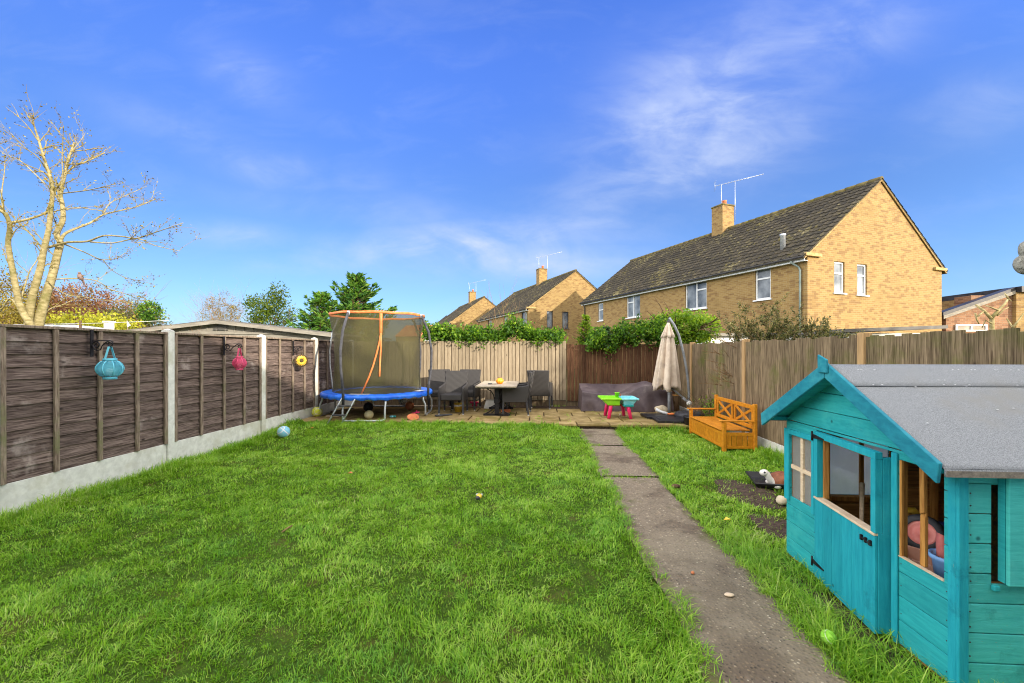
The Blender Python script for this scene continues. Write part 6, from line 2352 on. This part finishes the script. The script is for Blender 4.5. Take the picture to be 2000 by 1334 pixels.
g.lathe([(0.0, 0), (0.13, 0), (0.125, 0.15), (0.13, 0.36), (0.0, 0.365)], 20, (3.15, 9.95, 0.10))
g.build('stump', 'bark', t)
g = MB()
g.lathe([(0.0, 0), (0.118, 0), (0.118, 0.006), (0.0, 0.008)], 20, (3.15, 9.95, 0.466))
g.build('cut_face', 'bare_wood', t)
lump('stone', 'rounded buff stone at the foot of the parasol post', (2.72, 9.42, 0.20), (0.15, 0.10, 0.10), 'stone', 3, 'stone')
t = thing('toy_digger', 'white and orange plastic toy lying on the black parasol weight', 'toy', (2.70, 8.95, 0.17))
g = MB()
g.tube([(2.50, 9.05, 0.26), (2.58, 9.0, 0.22), (2.70, 8.92, 0.19)], [0.035, 0.028, 0.03], 8)
g.build('handle', 'white_gloss', t)
g = MB()
g.ball((2.76, 8.88, 0.19), (0.08, 0.05, 0.022), 14, 8)
g.build('scoop', 'orange_pvc', t)
t = thing('plant_pot', 'black plant pot with bare brown stems between the bench and the tyre', 'plant pot', (2.97, 8.02, 0.05))
g = MB()
g.lathe([(0.0, 0), (0.11, 0), (0.145, 0.24), (0.155, 0.24), (0.155, 0.265), (0.14, 0.265), (0.125, 0.22), (0.0, 0.215)], 24, (2.90, 8.10, 0.0))
g.build('pot', 'slab_black', t)
g = MB()
rr = random.Random(5)
tips = []
for _ in range(7):
    twigs(g, (2.90 + rr.uniform(-0.05, 0.05), 8.10, 0.21), (rr.uniform(-0.2, 0.8), rr.uniform(-0.3, 0.5), 1), rr.uniform(0.2, 0.42), 0.006, 1, rr, tips, 0.04, 2, 0.6, 4)
g.build('stems', 'bark', t, fix=False)
t = thing('weed_clump', 'sprawling weeds with bare brown canes growing up the brown fence behind the bench', 'plant', (3.33, 8.25, 0.05))
g = MB()
tips = []
for _ in range(12):
    twigs(g, (3.32 + rr.uniform(-0.06, 0.04), 8.3 + rr.uniform(-0.3, 0.35), 0.05), (rr.uniform(-0.7, 0.1), rr.uniform(-0.6, 0.6), 1), rr.uniform(0.3, 0.6), 0.007, 1, rr, tips, 0.03, 3, 0.6, 4)
g.build('canes', 'bark', t, fix=False)
rg = np.random.default_rng(77)
P_ = np.array([(3.34 + rg.normal(0, 0.05), 8.3 + rg.normal(0, 0.25), abs(rg.normal(0.25, 0.16))) for _ in range(700)])
leaves('leaves', 'bright_leaf', P_, 0.05, 0.025, rg, t)

# ------------------------------------------------------------------ storage bench
bn = thing('storage_bench', 'honey orange wooden bench with crossed back and boxed seat', 'bench', (3.02, 7.18, 0))
bx0, bx1, by0, by1 = 2.80, 3.25, 6.50, 7.86
for (x, y, h) in ((bx0, by0, 0.43), (bx0, by1, 0.43), (bx1, by0, 0.70), (bx1, by1, 0.70)):
    g = MB()
    g.bx(x - 0.028, x + 0.028, y - 0.028, y + 0.028, -0.03, h)
    g.build('leg', 'orange_wood', bn, bevel=0.008)
def boxside(p0, p1, n_, inset):
    g = MB()
    p0, p1 = Vector(p0), Vector(p1)
    d_ = (p1 - p0)
    L = d_.length
    d_.normalize()
    g.beam(p0 + Vector((0, 0, 0.245)), p1 + Vector((0, 0, 0.245)), 0.024, 0.05)
    g.beam(p0 + Vector((0, 0, 0.05)), p1 + Vector((0, 0, 0.05)), 0.024, 0.045)
    for i in range(n_):
        a, b = p0 + d_ * (L * i / n_ + 0.004), p0 + d_ * (L * (i + 1) / n_ - 0.004)
        g.beam((a + b) / 2 + Vector((0, 0, 0.072)), (a + b) / 2 + Vector((0, 0, 0.220)), (b - a).length if abs(d_.y) > 0.5 else 0.014, 0.014 if abs(d_.y) > 0.5 else (b - a).length, (1, 0, 0))
    return g
boxside((bx0, by0 + 0.028, 0), (bx0, by1 - 0.028, 0), 14, 0).build('front_panel', 'orange_wood', bn, bevel=0.003)
for y in (by0, by1):
    boxside((bx0 + 0.028, y, 0), (bx1 - 0.028, y, 0), 5, 0).build('side_panel', 'orange_wood', bn, bevel=0.003)
g = MB()
for i in range(6):
    x = bx0 - 0.035 + i * 0.073
    g.bx(x, x + 0.066, by0 + 0.034, by1 - 0.034, 0.290, 0.308)
g.build('seat', 'orange_wood', bn, bevel=0.004)
for y in (by0, by1):
    g = MB()
    g.bx(bx0 - 0.07, bx1 + 0.02, y - 0.032, y + 0.032, 0.431, 0.455)
    g.build('armrest', 'orange_wood', bn, bevel=0.01)
g = MB()
g.bx(bx1 - 0.018, bx1 + 0.018, by0 + 0.03, by1 - 0.03, 0.615, 0.675)
g.bx(bx1 - 0.016, bx1 + 0.016, by0 + 0.03, by1 - 0.03, 0.315, 0.37)
for y in (by0 + 0.065, by1 - 0.065, 7.13, 7.23):
    g.bx(bx1 - 0.013, bx1 + 0.013, y - 0.022, y + 0.022, 0.371, 0.614)
for (a, b) in ((by0 + 0.09, 7.108), (7.252, by1 - 0.09)):
    g.beam((bx1 - 0.003, a, 0.378), (bx1 - 0.003, b, 0.608), 0.018, 0.045)
    g.beam((bx1 + 0.004, a, 0.608), (bx1 + 0.004, b, 0.378), 0.016, 0.044)
g.build('backrest', 'orange_wood', bn, bevel=0.004)

# ------------------------------------------------------------------ black tray with the tortoise
t = thing('black_tray', 'shallow black plastic tray on bare soil beside the playhouse', 'tray', (2.55, 4.9, 0))
g = MB()
A = [(2.34, 4.68), (2.72, 4.62), (2.78, 5.10), (2.46, 5.14)]
cxx, cyy = sum(a[0] for a in A) / 4, sum(a[1] for a in A) / 4
sh = lambda k, z: [(cxx + (a[0] - cxx) * k, cyy + (a[1] - cyy) * k, z) for a in A]
vs = sh(1.0, 0.075) + sh(0.93, 0.075) + sh(1.0, 0.062) + sh(0.80, 0.008) + sh(0.78, 0.020)
fs = []
for a, b in ((0, 4), (0, 8), (8, 12), (4, 16)):
    fs += [(a + i, a + (i + 1) % 4, b + (i + 1) % 4, b + i) for i in range(4)]
fs += [(12, 13, 14, 15), (16, 17, 18, 19)]
g.add(vs, fs)
g.build('basin', 'slab_black', t, bevel=0.006)
t = thing('tortoise_ornament', 'tortoise garden ornament with a brown shell and a raised white neck in the black tray', 'ornament', (2.62, 4.78, 0.02))
g = MB()
def shl(v):
    w = 1 + 0.05 * math.cos(math.atan2(v.y, v.x) * 8) * (1 - abs(v.z) / 0.11)
    return Vector((v.x * w, v.y * w, max(v.z, -0.03)))
g.ball((2.665, 4.76, 0.075), (0.14, 0.12, 0.105), 24, 14, shl)
g.build('shell', 'shell', t)
g = MB()
g.tube([(2.60, 4.74, 0.055), (2.545, 4.73, 0.075), (2.512, 4.73, 0.115), (2.490, 4.73, 0.158), (2.468, 4.73, 0.178)], [0.05, 0.040, 0.032, 0.034, 0.030], 12)
g.ball((2.462, 4.73, 0.172), (0.048, 0.036, 0.036), 16, 10)
for (dx, dy) in ((-0.09, -0.08), (-0.09, 0.08), (0.09, -0.09), (0.09, 0.09)):
    g.ball((2.665 + dx, 4.76 + dy, 0.042), (0.04, 0.035, 0.03), 12, 8)
hd = g.build('head', 'tan_white', t)
g = MB()
for s_ in (-1, 1):
    g.ball((2.452, 4.73 + s_ * 0.030, 0.182), (0.011, 0.008, 0.012), 10, 6)
g.build('eyes', 'rubber', t)
lump('stone', 'pale cream stone at the corner of the playhouse', (2.40, 4.28, 0.03), (0.06, 0.05, 0.045), 'stone', 9, 'stone', [((0.05, 0.03, -0.012), (0.04, 0.035, 0.03), 'stone', 'chip')])
lump('leaf', 'curled tan leaf on the path beside the playhouse grass', (1.16, 2.62, 0.022), (0.030, 0.018, 0.009), 'pale_wood', 11, 'leaf')
lump('pebble', 'small pink brick chip on the path', (1.03, 2.86, 0.024), (0.012, 0.010, 0.010), 'terracotta', 12, 'pebble')
for k, (x, y, z, lab) in enumerate(((-2.22, 4.85, 0.045, 'reddish leaf lying on the lawn toward the turquoise lantern'), (-4.1, 7.4, 0.09, 'orange leaf on the lawn beside the gravel board'), (1.62, 3.70, 0.05, 'yellow leaf caught in the grass beside the path'))):
    t = thing('leaf', lab, 'leaf', (x, y, z))
    g = MB()
    g.add([(x - 0.03, y, z), (x, y - 0.02, z + 0.014), (x + 0.035, y + 0.005, z + 0.004), (x, y + 0.022, z + 0.018)], [(0, 1, 2, 3)])
    g.build('blade', ('terracotta', 'orange_pvc', 'gold')[k], t, solid=0.002)
t = thing('stick', 'short grey twig lying on the lawn', 'stick', (-2.02, 3.3, 0.04))
g = MB()
g.tube([(-2.04, 3.24, 0.05), (-2.02, 3.29, 0.065), (-2.025, 3.35, 0.055)], 0.006, 6)
g.build('twig', 'twig', t)
t = thing('dark_stone', 'dark flint at the edge of the path near the soil patch', 'stone', (1.52, 4.65, 0.02))
g = MB()
g.ball((1.50, 4.66, 0.03), (0.05, 0.03, 0.022), 12, 8)
g.build('flint', 'bark', t)

# plush flower on a cane at the edge of the picture
t = thing('flower_spinner', 'fluffy off white flower ornament with a dark purple centre at the edge of the picture', 'ornament', (3.46, 3.19, 1.6))
fc = Vector((3.60, 3.19, 2.16))
ux = Vector((0.75, -0.66, 0))
for j in range(6):
    a = R(60 * j + 78)
    c = fc + ux * (0.105 * math.cos(a)) + Vector((0, 0, 0.105 * math.sin(a)))
    g = MB()
    g.ball(c, (0.075, 0.05, 0.075), 22, 14, lambda v: v * (1 + 0.10 * mnoise.noise((v.x * 60 + j, v.y * 60, v.z * 60))))
    g.build('petal', 'white_fluff', t)
g = MB()
g.ball(fc + Vector((-0.035, -0.045, 0)), (0.062, 0.05, 0.055), 22, 14, lambda v: v * (1 + 0.12 * mnoise.noise((v.x * 80, v.y * 80, v.z * 80))))
g.build('centre', 'purple_fluff', t)
g = MB()
g.tube([(3.61, 3.21, 1.0), (3.61, 3.21, 2.15)], 0.008, 6)
g.build('cane', 'batten', t)


# ------------------------------------------------------------------ playhouse
PX0, PX1, PY0, PY1 = 1.82, 3.10, 1.93, 3.18
RY, RZT, EZ = 2.555, 1.415, 1.015          # ridge line, ridge height, height of the roof at the wall heads' overhang
SL = (RZT - EZ) / 0.695
ph = thing('playhouse', 'teal painted wooden playhouse with a grey felt roof and an open half door', 'playhouse', (2.45, 2.55, 0))


def boards(g, plane, c0, out, u0, u1, z0, z1, holes, row, th=0.013, gap=0.0035, zlim=None):
    """horizontal boards with openings left in them; plane 'x' or 'y'"""
    z = z0
    k = 0
    while z < z1 - 0.01:
        zt = min(z + row, z1)
        cuts = sorted({z, zt, *[h[2] for h in holes if z < h[2] < zt], *[h[3] for h in holes if z < h[3] < zt]})
        for a, b in zip(cuts, cuts[1:]):
            iv = [(u0, u1)]
            for h in holes:
                if h[2] < b - 1e-6 and h[3] > a + 1e-6:
                    nv_ = []
                    for (p, q) in iv:
                        if h[1] <= p or h[0] >= q:
                            nv_.append((p, q))
                        else:
                            if h[0] > p:
                                nv_.append((p, h[0]))
                            if h[1] < q:
                                nv_.append((h[1], q))
                    iv = nv_
            ga = gap if b == zt else 0
            for (p, q) in iv:
                if plane == 'x':
                    lo, hi = sorted((c0, c0 + out * th))
                    g.bx(lo, hi, p, q, a, b - ga)
                else:
                    lo, hi = sorted((c0, c0 + out * th))
                    g.bx(p, q, lo, hi, a, b - ga)
        z = zt
        k += 1


roof_z = lambda y: RZT - SL * abs(y - RY)
# gable wall facing the path
holes = [(2.875, 3.125, 0.46, 0.905), (2.255, 2.845, 0.02, 0.985), (1.985, 2.215, 0.475, 0.955)]
g = MB()
boards(g, 'x', PX0, -1, PY0 + 0.012, PY1 - 0.01, 0.035, 1.005, holes, 0.121)
z = 1.005
while z < 1.37:
    zt = min(z + 0.115, 1.385)
    ya, yb = RY - (RZT - 0.02 - z) / SL, RY + (RZT - 0.02 - z) / SL
    yc, yd = RY - (RZT - 0.02 - zt) / SL, RY + (RZT - 0.02 - zt) / SL
    ya, yb = max(ya, PY0 + 0.012), min(yb, PY1 - 0.01)
    yc, yd = max(yc, PY0 + 0.012), min(yd, PY1 - 0.01)
    g.prism([(PX0, ya, z), (PX0, yb, z), (PX0, yd, zt - 0.0035), (PX0, yc, zt - 0.0035)], (-0.013, 0, 0))
    z = zt
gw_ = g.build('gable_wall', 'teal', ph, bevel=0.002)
# side wall facing the camera, with a shuttered opening
holes2 = [(1.938, 2.34, 0.50, 0.93)]
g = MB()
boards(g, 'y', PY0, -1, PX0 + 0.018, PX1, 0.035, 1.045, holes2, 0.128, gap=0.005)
g.build('side_wall', 'teal_lit', ph, bevel=0.002)
# far side wall with a glazed opening, and the back wall
holes3 = [(2.10, 2.52, 0.46, 0.875)]
g = MB()
boards(g, 'y', PY1, 1, PX0 + 0.01, PX1, 0.035, 1.045, holes3, 0.121)
g.build('side_wall', 'teal', ph, bevel=0.002)
g = MB()
boards(g, 'x', PX1, 1, PY0, PY1, 0.035, 1.045, [], 0.121)
g.prism([(PX1, PY0, 1.045), (PX1, PY1, 1.045), (PX1, RY + 0.02, 1.385), (PX1, RY - 0.02, 1.385)], (0.013, 0, 0))
g.build('back_wall', 'teal', ph, bevel=0.002)
# bare timber inside: lining boards, studs, floor
g = MB()
boards(g, 'y', PY1 - 0.003, -1, PX0 + 0.02, PX1 - 0.02, 0.04, 1.04, holes3, 0.121, 0.010)
boards(g, 'x', PX1 - 0.003, -1, PY0 + 0.02, PY1 - 0.02, 0.04, 1.04, [], 0.121, 0.010)
boards(g, 'y', PY0 + 0.003, 1, PX0 + 0.04, PX1 - 0.02, 0.04, 1.03, holes2, 0.121, 0.010)
g.build('lining', 'inner_wood', ph)
g = MB()
g.bx(PX0 + 0.004, PX1 - 0.004, PY0 + 0.004, PY1 - 0.004, 0.012, 0.034)
g.build('floor', 'inner_wood', ph)
def stud(*b):
    g = MB()
    g.bx(*b)
    g.build('stud', 'bare_wood', ph, bevel=0.002)
for (x, y) in ((PX0 + 0.018, 2.865), (PX0 + 0.018, 2.235), (PX0 + 0.018, 1.968), (PX0 + 0.018, 3.14)):
    stud(PX0 + 0.001, PX0 + 0.034, y - 0.0125, y + 0.0125, 0.036, 1.0)
for x in (2.07, 2.55, 2.8):
    stud(x - 0.016, x + 0.016, PY1 - 0.05, PY1 - 0.014, 0.036, 1.03)
for y in (2.1, 2.555, 2.9):
    stud(PX1 - 0.05, PX1 - 0.014, y - 0.016, y + 0.016, 0.036, 1.03)
stud(2.088, 2.53, PY1 - 0.045, PY1 - 0.014, 0.425, 0.458)
stud(2.088, 2.53, PY1 - 0.045, PY1 - 0.014, 0.877, 0.905)
g = MB()
rr = random.Random(19)
for k in range(8):
    for q in (0.03, 0.09):
        z = 0.035 + k * 0.128 + q + rr.uniform(-0.006, 0.006)
        for x in (1.852, 2.42):
            g.lathe([(0.0, 0), (0.0035, 0), (0.0035, 0.0012), (0, 0.0014)], 8, (0, 0, 0), True, Matrix.Translation((x + rr.uniform(-0.002, 0.002), PY0 - 0.0128, z)) @ Matrix.Rotation(R(90), 4, 'X'))
for k in range(4):
    for y in (1.972, 2.205, 2.862, 3.15):
        z = 0.08 + k * 0.121 + rr.uniform(-0.02, 0.02)
        g.lathe([(0.0, 0), (0.003, 0), (0.003, 0.0012), (0, 0.0014)], 8, (0, 0, 0), True, Matrix.Translation((PX0 - 0.0128, y, z)) @ Matrix.Rotation(R(-90), 4, 'Y'))
g.build('nails', 'gutter', ph)
# window by the far corner: frame, frosted pane, pale cross
g = MB()
for (a, b, c, d_) in ((2.850, 2.876, 0.43, 0.94), (3.124, 3.178, 0.43, 0.94), (2.876, 3.124, 0.905, 0.94)):
    g.bx(PX0 - 0.026, PX0 - 0.0135, a, b, c, d_)
fr = g.build('window', 'teal_up', ph, bevel=0.002)
g = MB()
g.bx(PX0 + 0.004, PX0 + 0.007, 2.870, 3.13, 0.455, 0.91)
g.build('pane', 'frosted', fr)
g = MB()
g.bx(PX0 - 0.010, PX0 + 0.003, 2.987, 3.013, 0.462, 0.904)
g.bx(PX0 - 0.008, PX0 + 0.0025, 2.877, 3.123, 0.662, 0.690)
g.build('muntin', 'pale_wood', fr)
# far side window seen through the door
g = MB()
g.bx(2.305, 2.330, PY1 - 0.030, PY1 - 0.014, 0.46, 0.875)
fr = g.build('window', 'bare_wood', ph)
g = MB()
g.bx(2.09, 2.53, PY1 + 0.003, PY1 + 0.006, 0.45, 0.885)
g.build('pane', 'frosted_clear', fr)
# open hole by the near corner with its split upright
g = MB()
g.prism([(PX0 + 0.004, 2.098, 0.476), (PX0 + 0.004, 2.124, 0.476), (PX0 + 0.004, 2.122, 0.716), (PX0 + 0.004, 2.110, 0.728), (PX0 + 0.004, 2.097, 0.712)], (0.018, 0, 0))
g.prism([(PX0 - 0.002, 2.094, 0.735), (PX0 - 0.002, 2.118, 0.722), (PX0 - 0.002, 2.120, 0.954), (PX0 - 0.002, 2.096, 0.954)], (0.018, 0, 0))
g.bx(PX0 + 0.009, PX0 + 0.019, 2.096, 2.110, 0.70, 0.75)
g.build('broken_upright', 'bare_wood', ph, bevel=0.002)
g = MB()
g.bx(PX0 - 0.012, PX0 - 0.001, 2.203, 2.216, 0.477, 0.953)
g.build('reveal', 'bare_wood', ph)
# uprights at the corners, teal
g = MB()
g.bx(PX0 - 0.026, PX0 - 0.0135, PY0 - 0.012, PY0 + 0.026, 0.03, 1.0)
g.bx(PX0 - 0.0265, PX0 + 0.016, PY0 - 0.026, PY0 - 0.0125, 0.03, 1.03)
g.bx(PX0 - 0.026, PX0 - 0.0135, 2.217, 2.251, 0.03, 0.985)
g.build('corner_post', 'teal_up', ph, bevel=0.003)
# sills with bare sawn edge
g = MB()
g.bx(PX0 - 0.018, PX0 + 0.002, 1.983, 2.217, 0.4725, 0.4765)
g.build('sill', 'pale_wood', ph)
# the half door, ajar: hinged at the far side
hinge = Vector((PX0 - 0.014, 2.842, 0))
ang = R(6)
DM = Matrix.Translation(hinge) @ Matrix.Rotation(-ang, 4, 'Z')
# in door space: x outward is negative, y runs from 0 at the hinge to -0.578 at the latch
g = MB()
yb = -0.578
nb = 6
for i in range(nb):
    a, b = yb + 0.002 + (-yb - 0.004) * i / nb, yb + 0.002 + (-yb - 0.004) * (i + 1) / nb
    g.bx(-0.013, 0, a + 0.0015, b - 0.0015, 0.04, 0.545, DM)
dr = g.build('door', 'teal_up', ph, bevel=0.002)
g = MB()
g.bx(-0.014, 0.022, yb, yb + 0.036, 0.559, 0.94, DM)
g.bx(-0.014, 0.022, -0.036, 0, 0.559, 0.94, DM)
g.bx(-0.014, 0.022, yb, 0, 0.9405, 0.978, DM)
g.bx(0.0005, 0.072, yb, yb + 0.022, 0.045, 0.5585, DM)
g.bx(0.0005, 0.03, -0.03, 0, 0.045, 0.545, DM)
g.bx(0.0225, 0.072, yb, yb + 0.022, 0.559, 0.95, DM)
g.build('stile', 'teal_up', dr, bevel=0.002)
g = MB()
g.bx(-0.018, 0.03, yb + 0.002, -0.002, 0.5455, 0.5585, DM)
g.build('sill', 'pale_wood', dr, bevel=0.002)
g = MB()
g.bx(-0.0005, 0.012, yb + 0.037, -0.037, 0.934, 0.940, DM)
g.bx(0.0225, 0.05, -0.05, -0.002, 0.559, 0.95, DM)
g.build('edge', 'bare_wood', dr)
for z in (0.945, 0.13):
    g = MB()
    g.prism([DM @ Vector((-0.018, 0.012, z - 0.014)), DM @ Vector((-0.018, 0.012, z + 0.014)), DM @ Vector((-0.018, -0.02, z + 0.012)), DM @ Vector((-0.018, -0.115, z + 0.004)), DM @ Vector((-0.018, -0.115, z - 0.004)), DM @ Vector((-0.018, -0.02, z - 0.012))], (0.004, 0, 0))
    g.tube([DM @ Vector((-0.019, 0.012, z - 0.03)), DM @ Vector((-0.019, 0.012, z + 0.03))], 0.006, 8)
    g.build('hinge', 'iron', dr)
g = MB()
g.tube([DM @ Vector((-0.020, yb + 0.10, 0.50)), DM @ Vector((-0.020, yb + 0.02, 0.49))], 0.005, 6)
for y in (0.10, 0.065, 0.03):
    g.bx(-0.024, -0.0135, yb + y - 0.006, yb + y + 0.006, 0.484, 0.512, DM)
g.build('latch', 'iron', dr)
# shutter on the near side
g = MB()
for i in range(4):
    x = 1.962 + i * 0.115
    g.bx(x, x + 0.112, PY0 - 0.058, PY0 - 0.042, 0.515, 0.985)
sh_ = g.build('shutter', 'teal_lit', ph, bevel=0.003)
g = MB()
g.bx(1.962, 1.985, PY0 - 0.041, PY0 - 0.014, 0.52, 0.98)
g.build('ledge', 'teal', sh_)
g = MB()
g.bx(1.930, 1.957, PY0 - 0.032, PY0 - 0.0135, 0.478, 0.502)
g.build('stop', 'teal', ph, bevel=0.004)
g = MB()
g.bx(1.94, 2.34, PY0 + 0.03, PY0 + 0.034, 0.48, 0.95)
g.build('opening_shade', 'dark_brown', ph)  # dark sheet added behind the opening, standing for its shadow
# roof: boarding, felt in two strips and a cap, felt turned down at the eaves
RX0, RX1 = 1.672, 3.28
g = MB()
for s_ in (-1, 1):
    y1 = RY + s_ * 0.690
    z1 = RZT - SL * 0.690
    g.prism([(RX0 + 0.018, RY, RZT - 0.016), (RX0 + 0.018, y1, z1 - 0.016), (RX0 + 0.018, y1, z1 - 0.032), (RX0 + 0.018, RY, RZT - 0.034)], (RX1 - RX0 - 0.03, 0, 0))
rf = g.build('roof', 'teal', ph)
g = MB()
for s_ in (-1, 1):
    def fn(u, v, s_=s_):
        x = RX0 + 0.016 + (RX1 - RX0 - 0.02) * u
        d_ = 0.705 * v
        z = RZT - SL * d_ - 0.002 + 0.0025 * mnoise.noise((x * 3, d_ * 4, s_)) + 0.0012 * mnoise.noise((x * 11, d_ * 9, s_))
        return (x, RY + s_ * d_, z)
    g.grid(fn, 60, 26)
    def fold(u, v, s_=s_):
        x = RX0 + 0.016 + (RX1 - RX0 - 0.02) * u
        z = RZT - SL * 0.705 - 0.002 - 0.030 * v + 0.004 * mnoise.noise((x * 9, v, 3)) * v
        return (x, RY + s_ * (0.7055 + 0.003 * mnoise.noise((x * 7, 1, 4)) * v), z)
    g.grid(fold, 60, 3)
g.build('felt', 'felt', rf, solid=0.004, fix=False)
g = MB()
for s_ in (-1, 1):
    def fn(u, v, s_=s_):
        x = RX0 + 0.02 + (RX1 - RX0 - 0.03) * u
        d_ = 0.19 * v
        return (x, RY + s_ * d_, RZT - SL * d_ + 0.0045 + 0.0018 * mnoise.noise((x * 4, d_ * 5, s_ + 5)))
    g.grid(fn, 50, 6)
g.build('felt_cap', 'felt', rf, solid=0.004, fix=False)
g = MB()
rr = random.Random(7)
for _ in range(46):
    x, d_ = rr.uniform(1.75, 3.2), rr.choice((0.18, 0.05, rr.uniform(0.05, 0.68), rr.uniform(0.05, 0.68)))
    g.lathe([(0.0, 0), (0.0045, 0), (0.0035, 0.002), (0, 0.0025)], 8, (x, RY - d_, RZT - SL * d_ + 0.006))
g.build('felt_nail', 'white_patch', rf)
g = MB()
g.bx(RX0 + 0.02, RX1 - 0.01, RY - 0.7085, RY - 0.7045, RZT - SL * 0.705 - 0.034, RZT - SL * 0.705 - 0.008)
g.build('felt_lip', 'felt_edge', rf)
# bargeboards and the pointed finial
for s_ in (-1, 1):
    g = MB()
    yt, ye = RY + s_ * 0.003, RY + s_ * 0.700
    zt, ze = RZT + 0.018, RZT + 0.018 - SL * 0.700
    g.prism([(RX0 - 0.004, yt, zt), (RX0 - 0.004, ye, ze), (RX0 - 0.004, ye - s_ * 0.012, ze - 0.088), (RX0 - 0.004, yt, zt - 0.092)], (0.019, 0, 0))
    g.build('bargeboard', 'blue_trim', rf, bevel=0.003)
g = MB()
g.prism([(RX0 - 0.0185, RY - 0.038, 1.372), (RX0 - 0.0185, RY + 0.038, 1.372), (RX0 - 0.0185, RY + 0.038, 1.478), (RX0 - 0.0185, RY - 0.038, 1.448)], (0.014, 0, 0))
g.build('finial', 'blue_trim', rf, bevel=0.003)
for s_ in (-1, 1):
    g = MB()
    y1 = RY + s_ * 0.62
    g.bx(RX0 + 0.02, RX1 - 0.02, y1 - 0.012, y1 + 0.012, RZT - SL * 0.62 - 0.062, RZT - SL * 0.62 - 0.036)
    g.build('purlin', 'teal', rf)

# toys kept in the playhouse
t = thing('toy_tractor', 'toy with a black tyred wheel and a faded pink hub inside the playhouse', 'toy', (2.2, 2.35, 0.035))
wc = Vector((2.25, 2.60, 0.43))
Wm = Matrix.Translation(wc) @ Matrix.Rotation(R(36), 4, 'Z') @ Matrix.Rotation(R(-68), 4, 'Y') @ Matrix.Scale(0.86, 4)
g = MB()
g.lathe([(0.075, -0.03), (0.105, -0.036), (0.12, -0.02), (0.124, 0.0), (0.12, 0.02), (0.105, 0.036), (0.078, 0.03)], 40, (0, 0, 0), True, Wm, False)
wh = g.build('wheel', 'rubber', t)
g = MB()
g.lathe([(0.0, 0.022), (0.02, 0.026), (0.03, 0.012), (0.06, 0.010), (0.078, 0.024), (0.079, -0.024), (0.06, -0.010), (0.03, -0.012), (0.02, -0.026), (0.0, -0.022)], 32, (0, 0, 0), True, Wm)
g.build('hub', 'pink_hub', wh)
g = MB()
g.bx(2.20, 2.62, 2.42, 2.76, 0.12, 0.36)
g.bx(2.34, 2.62, 2.44, 2.74, 0.36, 0.46)
g.build('body', 'navy', t, bevel=0.03)
for (x, y) in ((2.24, 2.40), (2.58, 2.40), (2.24, 2.78), (2.58, 2.78)):
    g = MB()
    g.lathe([(0.03, -0.03), (0.09, -0.03), (0.10, 0.0), (0.09, 0.03), (0.03, 0.03)], 24, (0, 0, 0), True, Matrix.Translation((x, y, 0.136)) @ Matrix.Rotation(R(90), 4, 'X'))
    g.build('wheel', 'rubber', t)
t = thing('toy_chest', 'pale pink wooden toy tray just inside the open hole of the playhouse', 'toy', (2.06, 2.40, 0.3))
g = MB()
TM = Matrix.Translation((2.045, 2.33, 0.375)) @ Matrix.Rotation(R(35), 4, 'Z')
for (a, b, c, d_) in ((-0.10, 0.10, -0.13, -0.117), (-0.10, 0.10, 0.117, 0.13), (-0.10, -0.087, -0.117, 0.117), (0.087, 0.10, -0.117, 0.117)):
    g.bx(a, b, c, d_, -0.04, 0.04, TM)
g.bx(-0.10, 0.10, -0.13, 0.13, -0.05, -0.0405, TM)
g.bx(-0.09, 0.09, -0.12, 0.12, -0.338, -0.0505, TM)
g.build('box', M('pink_beech', S(206, 150, 126), S(226, 178, 152), scale=6, rough=0.6), t, bevel=0.003)
t = thing('toy_bucket', 'pale blue plastic bucket toy inside the near corner of the playhouse', 'bucket', (1.99, 2.16, 0.3))
g = MB()
g.lathe([(0.0, 0), (0.046, 0), (0.060, 0.12), (0.072, 0.13), (0.074, 0.15), (0.062, 0.15), (0.04, 0.03), (0.0, 0.02)], 28, (1.985, 2.155, 0.36))
g.lathe([(0.0, 0), (0.055, 0), (0.055, 0.32), (0.0, 0.32)], 24, (1.985, 2.155, 0.038))
g.build('pail', 'blue_toy', t)
g = MB()
g.tube([(1.995, 2.19, 0.47), (2.01, 2.22, 0.56), (2.02, 2.22, 0.575)], [0.028, 0.022, 0.03], 10)
g.build('spade', 'pink_hub', t)
t = thing('ride_on_toy', 'yellow and black plastic toy on the floor under the far window of the playhouse', 'toy', (2.46, 2.9, 0.034))
g = MB()
g.bx(2.30, 2.62, 2.80, 2.98, 0.06, 0.40)
g.build('body', 'charcoal', t, bevel=0.04)
g = MB()
g.tube([(2.28, 2.86, 0.41), (2.34, 2.86, 0.47), (2.42, 2.86, 0.47), (2.47, 2.86, 0.41)], 0.022, 8)
g.build('handle', 'gold', t)
t = thing('broom_handle', 'broken pale stick leaning across the doorway of the playhouse', 'stick', (2.1, 2.8, 0.034))
g = MB()
g.tube([(1.97, 2.72, 0.036), (2.10, 2.86, 0.40), (2.20, 2.99, 0.60)], [0.012, 0.012, 0.014], 8)
g.build('stick', 'pale_wood', t)
